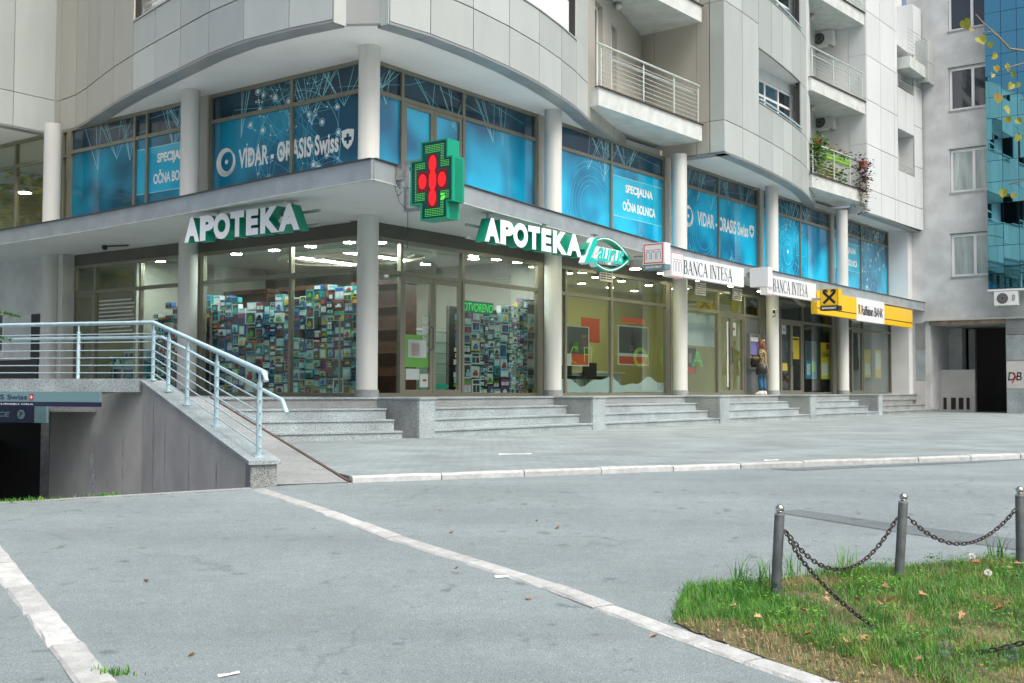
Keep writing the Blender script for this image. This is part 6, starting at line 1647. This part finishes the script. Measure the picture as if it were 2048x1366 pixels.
GM = [leafmat('grass_green', (.05,.2,.03), (.11,.33,.045)), leafmat('grass_bright', (.1,.3,.03), (.19,.42,.05)), leafmat('grass_straw', (.32,.26,.12), (.42,.36,.18)), leafmat('clover_leaf', (.03,.15,.04), (.05,.22,.06))]
g = random.Random(21)
from mathutils import noise as mn
m = MB()
def blade(x, y, z, h, mi, w):
    a = g.uniform(0,6.28); lean = g.uniform(.1,1.1)*h; dx, dy = math.cos(a)*lean, math.sin(a)*lean; px, py = -math.sin(a)*w, math.cos(a)*w
    n = len(m.v)
    m.v += [V((x-px,y-py,z)), V((x+px,y+py,z)), V((x+dx*.4+px*.7,y+dy*.4+py*.7,z+h*.6)), V((x+dx*.4-px*.7,y+dy*.4-py*.7,z+h*.6)), V((x+dx,y+dy,z+h))]
    m.f += [(n,n+1,n+2,n+3),(n+3,n+2,n+4)]; m.m += [mi, mi]
cnt = 0
while cnt < 52000:
    x, y = g.uniform(.85,4.3), g.uniform(4.6,7.9)
    if x/y > .5 or not ptin((x,y), VERGE): continue
    cnt += 1
    d1 = mn.noise(V((x*1.6, y*1.6, 0))); d2_ = mn.noise(V((x*4, y*4, 3.)))
    kerbd = max(0, (x-.9)*.8+(y-6.1)*.55)       # distance from the kerb line, roughly
    tip = x < 1.5 and y > 6.0
    if mn.noise(V((x*3.1, y*3.1, 7.)))+g.gauss(0,.12) < -.3 and not tip and g.random() < .8: continue
    if kerbd < .13+.12*mn.noise(V((x*6, y*6, 1.))) and not tip:
        if g.random() < .55: continue
        h, mi = g.uniform(.015,.05), 2 if g.random() < .75 else 0
    else:
        h = g.uniform(.018,.06)*(1+.8*d1)*(1.15 if tip else 1)*(1.5 if g.random() < .06 else 1); v = d2_*1.3+g.gauss(0,.22)
        mi = 0 if v < .14 else (1 if v < .5 else 2)
        if g.random() < .1: mi = 2
        if tip: mi = 0 if g.random() < .8 else 1
    blade(x, y, gz(y)+.006, h, mi, g.uniform(.001,.0024))
for k in range(420):      # broad-leaved weeds and clover, in clumps
    x, y = g.uniform(.95,3.9), g.uniform(4.9,7.6)
    if x/y > .48 or not ptin((x,y), VERGE) or (x-.9)*.8+(y-6.1)*.55 < .2: continue
    if mn.noise(V((x*2.2, y*2.2, 9.))) < -.02 and g.random() < .8: continue
    z = gz(y)+.035; mi = 3 if g.random() < .55 else 1; sz = g.uniform(.008,.02)
    for q in range(g.randint(14,34)):
        px, py, pz = x+g.gauss(0,.035), y+g.gauss(0,.035), z+g.uniform(.0,.055)
        a = g.uniform(0,6.28); L = sz*g.uniform(.7,1.5); d = V((math.cos(a), math.sin(a), g.uniform(-.3,.7))).normalized()*L; w = V((-math.sin(a), math.cos(a), g.uniform(-.4,.4)))*L*.42; p = V((px,py,pz))
        m.add([p-d*.5, p+w*.9, p+d*.5, p-w*.9], [(0,1,2,3)], mi)
tufts = [(1.5,6.75),(1.7,6.95),(2.05,7.0),(1.35,6.7),(3.2,7.5)]
for x, y in tufts:
    for q in range(26):
        h = g.uniform(.1,.2); blade(x+g.gauss(0,.03), y+g.gauss(0,.03), gz(y)+.04, h, g.choice([0,0,1]), .003)
tag(m.build('grass', GM, recalc=False), 'patchy green and straw-coloured grass on the verge behind the white kerb', 'grass', kind='stuff')
# weeds at the head of the garage ramp and in kerb joints
m = MB()
for (x, y, n, sp) in [(-4.3,9.86,160,.16),(-4.1,9.95,90,.1),(-3.62,10.19,120,.07),(-1.78,5.12,60,.05),(.92,6.02,50,.05)]:
    for k in range(n):
        xx = x+g.gauss(0,sp); yy = y+g.gauss(0,sp*.3)+(xx-x)*(.45 if y > 8 else 0)
        blade(xx, yy, gz(yy)+.0, g.uniform(.015,.05), 1 if g.random() < .5 else 0, .004)
tag(m.build('kerb_weeds', GM, recalc=False), 'small green weeds growing along the garage ramp head and kerb', 'weeds', kind='stuff')
# fallen leaves
# dry litter and crumbs on the bare soil and along the kerb
m = MB()
k = 0
while k < 2600:
    x, y = g.uniform(.8,3.9), g.uniform(4.8,7.7)
    if x/y > .48 or not ptin((x,y), VERGE): continue
    kd_ = (x-.9)*.8+(y-6.1)*.55
    if kd_ > .3 and g.random() < .75: continue
    k += 1; s_ = g.uniform(.004,.014); a = g.uniform(0,6.28); p = V((x+g.gauss(0,.02)-.02, y+g.gauss(0,.02), gz(y)+.016+g.uniform(0,.012)))
    d = V((math.cos(a),math.sin(a),g.uniform(-.4,.4)))*s_; w = V((-math.sin(a),math.cos(a),g.uniform(-.4,.4)))*s_*g.uniform(.2,.6)
    m.add([p-d,p+w,p+d,p-w], [(0,1,2,3)], g.choice([0,0,1]))
M_LIT = [mat('litter_brown', (.2,.12,.06), .9), mat('litter_straw', (.4,.31,.17), .9)]
tag(m.build('leaf_litter', M_LIT, recalc=False), 'dry brown crumbs and straw scattered along the verge', 'litter', kind='stuff')
M_DEAD = [leafmat('dead_leaf', (.3,.13,.05), (.42,.22,.1), .1), leafmat('dead_leaf_pale', (.36,.2,.1), (.48,.3,.17), .1)]
STAR = [(0,-.5),(.12,-.2),(.45,-.28),(.3,.0),(.55,.2),(.25,.2),(.2,.42),(0,.6),(-.2,.42),(-.25,.2),(-.55,.2),(-.3,0),(-.45,-.28),(-.12,-.2)]
def dead_leaf(x, y, size, z, label, mt, group=None):
    a = g.uniform(0,6.28); c, s = math.cos(a), math.sin(a); t1, t2 = g.uniform(-.5,.5), g.uniform(-.5,.5)
    m = MB(); vs = []
    for u, v in STAR: 
        X, Y = (u*c-v*s)*size, (u*s+v*c)*size; vs.append(V((x+X, y+Y, z+abs(u)*size*.5+X*t1+Y*t2+size*.1)))
    m.add([V((x,y,z+size*.02))]+vs, [(0,i+1,(i+1) % 14+1) for i in range(14)])
    return tag(m.build('fallen_leaf', mt, recalc=False), label, 'leaf', group)
for x, y in [(1.78,6.42),(1.73,6.3),(2.0,6.18),(2.06,6.25),(1.9,6.3),(1.6,5.85),(1.5,5.75),(2.2,5.7),(2.35,5.95),(2.6,6.1),(2.5,6.6),(2.85,6.9),(3.1,7.1),(3.35,7.35),(3.2,7.2),(2.0,5.55),(2.42,5.35),(2.35,5.2),(2.9,6.3),(2.1,5.1),(2.7,6.95),(1.7,5.5),(1.35,5.75),(1.45,5.6),(1.28,5.9),(1.6,5.45),(1.85,5.2),(2.6,5.7),(2.3,6.4),(2.15,6.6),(3.0,6.6),(2.95,7.25),(1.2,6.15),(1.55,6.05)]:
    dead_leaf(x, y, g.uniform(.03,.065), vz(x,y)+.025, 'curled brown fallen leaf in the grass, '+('near the white kerb' if (x-.9)*.8+(y-6.1)*.55 < .25 else 'around the left bollard' if x < 1.95 else 'below the middle bollard' if x < 2.6 else 'towards the right bollard'), M_DEAD[g.randint(0,1)], 'brown leaves in the verge')
for x, y in [(-2.2,6.9),(.1,6.5),(-.35,7.3),(.72,5.75),(-1.5,5.4),(.2,9.0),(-.45,8.5),(.35,8.7),(-.6,9.5),(1.25,5.15)]:
    dead_leaf(x, y, g.uniform(.025,.045), gz(y)+.003, 'tiny brown leaf scrap lying on the asphalt', M_DEAD[g.randint(0,1)], 'leaf scraps on the asphalt')
for x, y, w, rz in [(.0,7.05,.1,.3),(1.0,5.55,.06,.1),(-1.25,5.1,.05,.6),(.05,15.1,.22,.1),(3.2,14.0,.1,.3),(.9,5.7,.04,.9),(-1.05,11.9,.12,.2)]:
    c, s = math.cos(rz)*w, math.sin(rz)*w; z = gz(y)+(.055 if y > 12.4 else .004)
    m = MB(); m.add([V((x-c,y-s,z)),V((x+c,y+s,z+.006)),V((x+c-s*.35,y+s+c*.35,z+.012)),V((x-s*.4,y+c*.45,z+.004)),V((x-c-s*.3,y-s+c*.3,z+.01))], [(0,1,2,3,4)])
    tag(m.build('paper_scrap', M_WHT, recalc=False), 'white paper scrap lying on the ground', 'litter', 'paper scraps on the ground')
M_PLASTIC = glass('clear_plastic', (.85,.92,.95), 1.45, 2, .2)
for k, (x, y) in enumerate(((2.0,5.28),(2.28,5.22))):
    m = MB(); z = vz(x,y)+.02
    m.lathe((x,y,z), [(.02,0),(.04,.015),(.035,.05),(.02,.06)], 7); tag(m.build('plastic_cup', M_PLASTIC, None, recalc=False), ['crumpled clear plastic cup in the grass, left one','crumpled clear plastic cup in the grass, right one'][k], 'litter')
# dandelion clocks
M_FLUFF = mat('dandelion_fluff', (.7,.72,.68), .9)
for k, (x, y, h) in enumerate(((2.72,6.55,.12),(2.85,7.1,.1),(2.62,5.5,.08))):
    r = empty('dandelion', (x,y,vz(x,y))); tag(r, ['dandelion clock in the middle of the grass','dandelion clock near the second bollard','dandelion clock near the lower right chain'][k], 'flower')
    z = vz(x,y); part('stem', GM[1], r, lambda m: m.tube([(x,y,z),(x+.01,y,z+h)], .0025, 5))
    m = MB()
    for q in range(160):
        d = V((g.gauss(0,1),g.gauss(0,1),g.gauss(0,1))).normalized(); p = V((x+.01,y,z+h)); w = d.orthogonal().normalized()*.0022
        m.add([p+d*.006-w*.3,p+d*.006+w*.3,p+d*.022+w,p+d*.022-w], [(0,1,2,3)])
    m.build('seed_head', M_FLUFF, r, recalc=False)
# bollards
M_BOL = mat('bollard_paint', (.085,.1,.105), .5, var=.25, vscale=14, detail=6, bump=.15, bscale=40)
BOL = [((1.515,6.57), (.028,.0), 'dark bollard with a silver ball at the left end of the chains'), ((2.374,7.02), (.036,.0), 'dark bollard with a silver ball between two chains'), ((3.26,7.315), (0,0), 'dark bollard with a silver ball at the right edge'), ((2.75,5.15), (0,0), 'dark bollard outside the right edge holding the low chain')]
tops = []
M_CHROME = mat('bollard_ball_steel', (.55,.56,.57), .22, metal=1)
for (x, y), (tx, ty), lab in BOL:
    z = gz(y); r = empty('bollard', (x,y,z)); tag(r, lab, 'bollard', 'chained bollards')
    h = .47; A = V((x,y,z-.05)); Bv = V((x+tx,y+ty,z+h)); ax = (Bv-A).normalized()
    part('post', M_BOL, r, lambda m: m.tube([A, Bv-ax*.004, Bv], [.029,.029,.027], 18), 'auto')
    part('cap', M_STEEL, r, lambda m: m.tube([Bv+ax*.0005, Bv+ax*.012, Bv+ax*.014], [.03,.03,.015], 18), 'auto')
    part('ball', M_CHROME, r, lambda m: m.lathe(Bv+ax*.038, [(.004,-.026),(.014,-.022),(.022,-.013),(.026,0),(.022,.013),(.014,.022),(.004,.026)], 18), True)
    part('eye_bolt', M_RUST, r, lambda m: m.tube([Bv-ax*.085+V((.025,-.005,0)), Bv-ax*.085+V((.042,-.006,0))], .007, 6))
    tops.append(Bv-ax*.085)
# chains of separate links
lk = MB(); n = 14; path = []
for k in range(n):
    a = 2*math.pi*k/n; path.append(V((.0105*math.cos(a), 0, .0105*math.sin(a)+(.009 if math.sin(a) > 0 else -.009))))
lk.tube(path, .0042, 6, 0, True)
LINK = lk.mesh('link', mat('chain_iron', (.07,.06,.055), .6, metal=.5, var=.4, vscale=30), smooth=True)
def chain(pts, label):
    r = empty('chain', pts[0]); tag(r, label, 'chain', 'bollard chains')
    P_ = []
    for a, b_ in zip(pts[:-1], pts[1:]): 
        k = max(1, int((b_-a).length/.004)); P_ += [a.lerp(b_, i/k) for i in range(k)]
    acc, last, i = 0, P_[0], 0
    for p, q in zip(P_[:-1], P_[1:]):
        acc += (q-p).length
        if acc >= .0285:
            acc = 0; t = (q-p).normalized()
            o = bpy.data.objects.new('link', LINK); col.objects.link(o); o.parent = r
            qv = t.to_track_quat('Z', 'Y') 
            o.rotation_mode = 'QUATERNION'; o.rotation_quaternion = qv @ Matrix.Rotation(math.pi/2*(i % 2)+.4, 4, 'Z').to_quaternion()
            o.location = p-WORG[r.name]; i += 1
def sag(a, b_, d, n=24): return [a.lerp(b_, k/n)-V((0,0,d*4*(k/n)*(1-k/n))) for k in range(n+1)]
e = V((.035,-.006,0)); w_ = V((-.033,-.006,0))
chain(sag(tops[0]+e, tops[1]+w_, .27), 'sagging rusty chain between the first two bollards')
chain(sag(tops[1]+e, tops[2]+w_, .19), 'sagging rusty chain between the middle and right bollards')
a, b_ = tops[0]+e, tops[3]+w_
gp = [V((1.62,6.4,gz(6.4)+.26)), V((1.72,6.15,gz(6.15)+.13)), V((1.83,5.92,gz(5.92)+.04)), V((1.93,5.74,gz(5.74)+.004)), V((2.08,5.54,gz(5.54)+.002)), V((2.22,5.44,gz(5.44)+.02)), V((2.42,5.33,gz(5.3)+.11)), V((2.58,5.24,gz(5.2)+.22)), b_]
sm = [a]
def cr(p0,p1,p2,p3,t): return .5*((2*p1)+(p2-p0)*t+(2*p0-5*p1+4*p2-p3)*t*t+(3*p1-p0-3*p2+p3)*t**3)
cp = [a]+gp; ext = [cp[0]]+cp+[cp[-1]]; pts = []
for i in range(len(cp)-1):
    for k in range(8): pts.append(cr(ext[i],ext[i+1],ext[i+2],ext[i+3],k/8))
chain(pts+[b_], 'slack rusty chain trailing from the left bollard through the grass')

# ================================================================== the woman at the cash machine
PO = TR(17.28, .02, ZP+.006)
F_ = (DL*.93+DR*-.36).normalized(); LFT = V((-F_.y, F_.x, 0))
def PT(f, l, z): return PO+F_*f+LFT*l+V((0,0,z))
def loft(m, rings, n=14, mi=0):
    """rings: (centre f, l, z, radius f, radius l)"""
    vs = []
    for f, l, z, rf, rl in rings:
        for k in range(n): a = 2*math.pi*k/n; vs.append(PT(f+rf*math.cos(a), l+rl*math.sin(a), z))
    fs = []
    for i in range(len(rings)-1):
        for k in range(n): fs.append((i*n+k, i*n+(k+1) % n, (i+1)*n+(k+1) % n, (i+1)*n+k))
    fs.append(tuple(range(n-1,-1,-1))); fs.append(tuple((len(rings)-1)*n+k for k in range(n)))
    m.add(vs, fs, mi)
def skinned(verts, edges, radii, root=0, sub=1):
    me = bpy.data.meshes.new('sk'); me.from_pydata([V(v) for v in verts], edges, []); o = bpy.data.objects.new('sk', me); col.objects.link(o)
    md = o.modifiers.new('s', 'SKIN'); md.use_smooth_shade = True
    sv = me.skin_vertices[0].data
    for i, r in enumerate(radii): sv[i].radius = (r, r) if not isinstance(r, tuple) else r
    sv[root].use_root = True
    ss = o.modifiers.new('u', 'SUBSURF'); ss.levels = sub; ss.render_levels = sub
    dg = bpy.context.evaluated_depsgraph_get(); ev = o.evaluated_get(dg); out = bpy.data.meshes.new_from_object(ev)
    bpy.data.objects.remove(o); bpy.data.meshes.remove(me)
    return out
M_SKIN = mat('skin', (.48,.29,.21), .5); M_HAIR = mat('hair_auburn', (.16,.055,.025), .45, var=.3, vscale=30, streak=True); M_JEAN = mat('jeans_blue', (.04,.14,.27), .8, var=.25, vscale=12); M_SHOE = mat('sneaker_white', (.65,.6,.55), .6)
def leopard():
    m, nt, b = nmat('leopard_cloth'); L = nt.links.new
    g_ = nt.nodes.new('ShaderNodeNewGeometry'); v = nt.nodes.new('ShaderNodeTexVoronoi'); v.inputs['Scale'].default_value = 26
    r = nt.nodes.new('ShaderNodeValToRGB'); r.color_ramp.interpolation = 'CONSTANT'
    r.color_ramp.elements[0].color = (.03,.022,.015,1); r.color_ramp.elements[1].position = .42; r.color_ramp.elements[1].color = (.36,.29,.15,1)
    L(g_.outputs['Position'], v.inputs['Vector']); L(v.outputs['Distance'], r.inputs[0]); L(r.outputs[0], b.inputs['Base Color']); b.inputs['Roughness'].default_value = .8
    return m
M_LEO = leopard()
wo = empty('person', PO); tag(wo, 'woman in a leopard print coat and blue jeans using the cash machine', 'person')
vs, es, rs = [], [], []
def vtx(f, l, z, r): vs.append(PT(f,l,z)); rs.append(r); return len(vs)-1
pel = vtx(0,0,.92,.11); wai = vtx(.0,0,1.08,.1); che = vtx(.0,0,1.25,.12); nk0 = vtx(.01,0,1.39,.06); nk = vtx(.03,0,1.46,.045); hd0 = vtx(.055,0,1.53,.07); hd1 = vtx(.05,0,1.61,.085)
es += [(pel,wai),(wai,che),(che,nk0),(nk0,nk),(nk,hd0),(hd0,hd1)]
for s, ft in ((1,.04),(-1,-.05)):
    hp = vtx(0,.09*s,.86,.085); kn = vtx(ft+.03,.085*s,.48,.058); an = vtx(ft-.02,.085*s,.1,.038); to = vtx(ft+.1,.09*s,.045,.035)
    es += [(pel,hp),(hp,kn),(kn,an),(an,to)]
    sh = vtx(0,.165*s,1.34,.05); el = vtx(.05,.2*s,1.1,.04); wr = vtx(.27,.12*s,1.13,.026); pa = vtx(.33,.1*s,1.15,.03)
    es += [(che,sh),(sh,el),(el,wr),(wr,pa)]
    for k in range(4):
        a_ = vtx(.37,.1*s+(k-1.5)*.019,1.16,.009); b2 = vtx(.41-.004*abs(k-1.4),.1*s+(k-1.5)*.02,1.145,.008); es += [(pa,a_),(a_,b2)]
    t1 = vtx(.345,.1*s-.04*s,1.15,.009); t2 = vtx(.375,.1*s-.048*s,1.145,.008); es += [(pa,t1),(t1,t2)]
me = skinned([v-PO for v in vs], es, rs, pel); me.materials.append(M_SKIN)
link('body', me, PO, wo)
def face(m):
    m.add([PT(.135,0,1.585),PT(.14,-.016,1.55),PT(.165,0,1.552),PT(.14,.016,1.55)], [(0,1,2),(0,2,3),(1,3,2)], 0)
    for s in (1,-1): loft(m, [(.118,.033*s,1.582,.004,.007),(.121,.033*s,1.588,.007,.013),(.118,.033*s,1.594,.004,.007)], 8, 1)
    loft(m, [(.125,0,1.508,.008,.022),(.125,0,1.514,.01,.026),(.124,0,1.519,.006,.02)], 8, 2)
    for s in (1,-1): loft(m, [(.04,.085*s,1.54,.012,.008),(.038,.09*s,1.57,.02,.012),(.035,.087*s,1.6,.012,.008)], 8, 0)
part('face', [M_SKIN, M_BK, mat('lips', (.4,.12,.1), .5)], wo, face, True)
part('jeans', M_JEAN, wo, lambda m: [loft(m, [(ft-.02,.085*s,.13,.055,.05),(ft-.0,.085*s,.3,.066,.06),(ft+.02,.085*s,.5,.075,.068),(.02,.09*s,.7,.09,.085),(0,.085*s,.88,.105,.09),(0,.06*s,.95,.11,.09)]) for s, ft in ((1,.04),(-1,-.05))], True)
def coat(m):
    loft(m, [(0,0,.6,.2,.21),(0,0,.75,.185,.205),(.0,0,.92,.165,.195),(.0,0,1.08,.15,.18),(.0,0,1.22,.15,.19),(.0,0,1.33,.125,.2),(.005,0,1.39,.085,.14),(.02,0,1.43,.07,.08)], 18)
    for s in (1,-1): m.tube([PT(.0,.16*s,1.36), PT(.02,.2*s,1.24), PT(.05,.215*s,1.1), PT(.15,.18*s,1.1), PT(.27,.125*s,1.13)], [.075,.07,.062,.056,.046], 12)
part('coat', M_LEO, wo, coat, True)
for s_, ft_ in ((1,.04),(-1,-.05)): part('shoe', M_SHOE, wo, lambda m: loft(m, [(ft_+.05,.088*s_,0,.135,.046),(ft_+.05,.088*s_,.03,.14,.05),(ft_+.03,.088*s_,.07,.11,.044),(ft_-.01,.087*s_,.12,.055,.042)]), True)
def hair(m):
    loft(m, [(-.075,0,1.16,.03,.075),(-.08,0,1.26,.055,.1),(-.06,0,1.38,.075,.115),(-.03,0,1.48,.095,.112),(-.0,0,1.56,.105,.108),(.01,0,1.63,.105,.1),(.015,0,1.685,.075,.072),(.01,0,1.71,.03,.03)], 18)
    loft(m, [(.035,.09,1.28,.02,.02),(.045,.098,1.4,.035,.022),(.035,.1,1.52,.045,.02),(.02,.09,1.62,.04,.02)], 10)
part('hair', M_HAIR, wo, hair, True)
part('hair_clip', M_WHT, wo, lambda m: loft(m, [(-.06,.07,1.645,.02,.02),(-.06,.075,1.665,.03,.025),(-.06,.07,1.685,.015,.015)], 8), True)
bag = empty('shoulder_bag', PT(-.02,.27,.66)); tag(bag, 'black shoulder bag at the hip of the woman at the cash machine', 'bag')
part('pouch', M_BK, bag, lambda m: loft(m, [(.0,.25,.62,.15,.06),(.0,.255,.68,.18,.085),(.0,.25,.8,.17,.08),(.0,.245,.93,.13,.05),(.0,.245,.95,.1,.03)], 16), True)
part('strap', M_BK, bag, lambda m: m.tube([PT(.1,.25,.94),PT(.07,.235,1.15),PT(.02,.205,1.33),PT(-.0,.17,1.425),PT(-.05,.19,1.33),PT(-.09,.23,1.15),PT(-.1,.25,.94)], .012, 6), True)
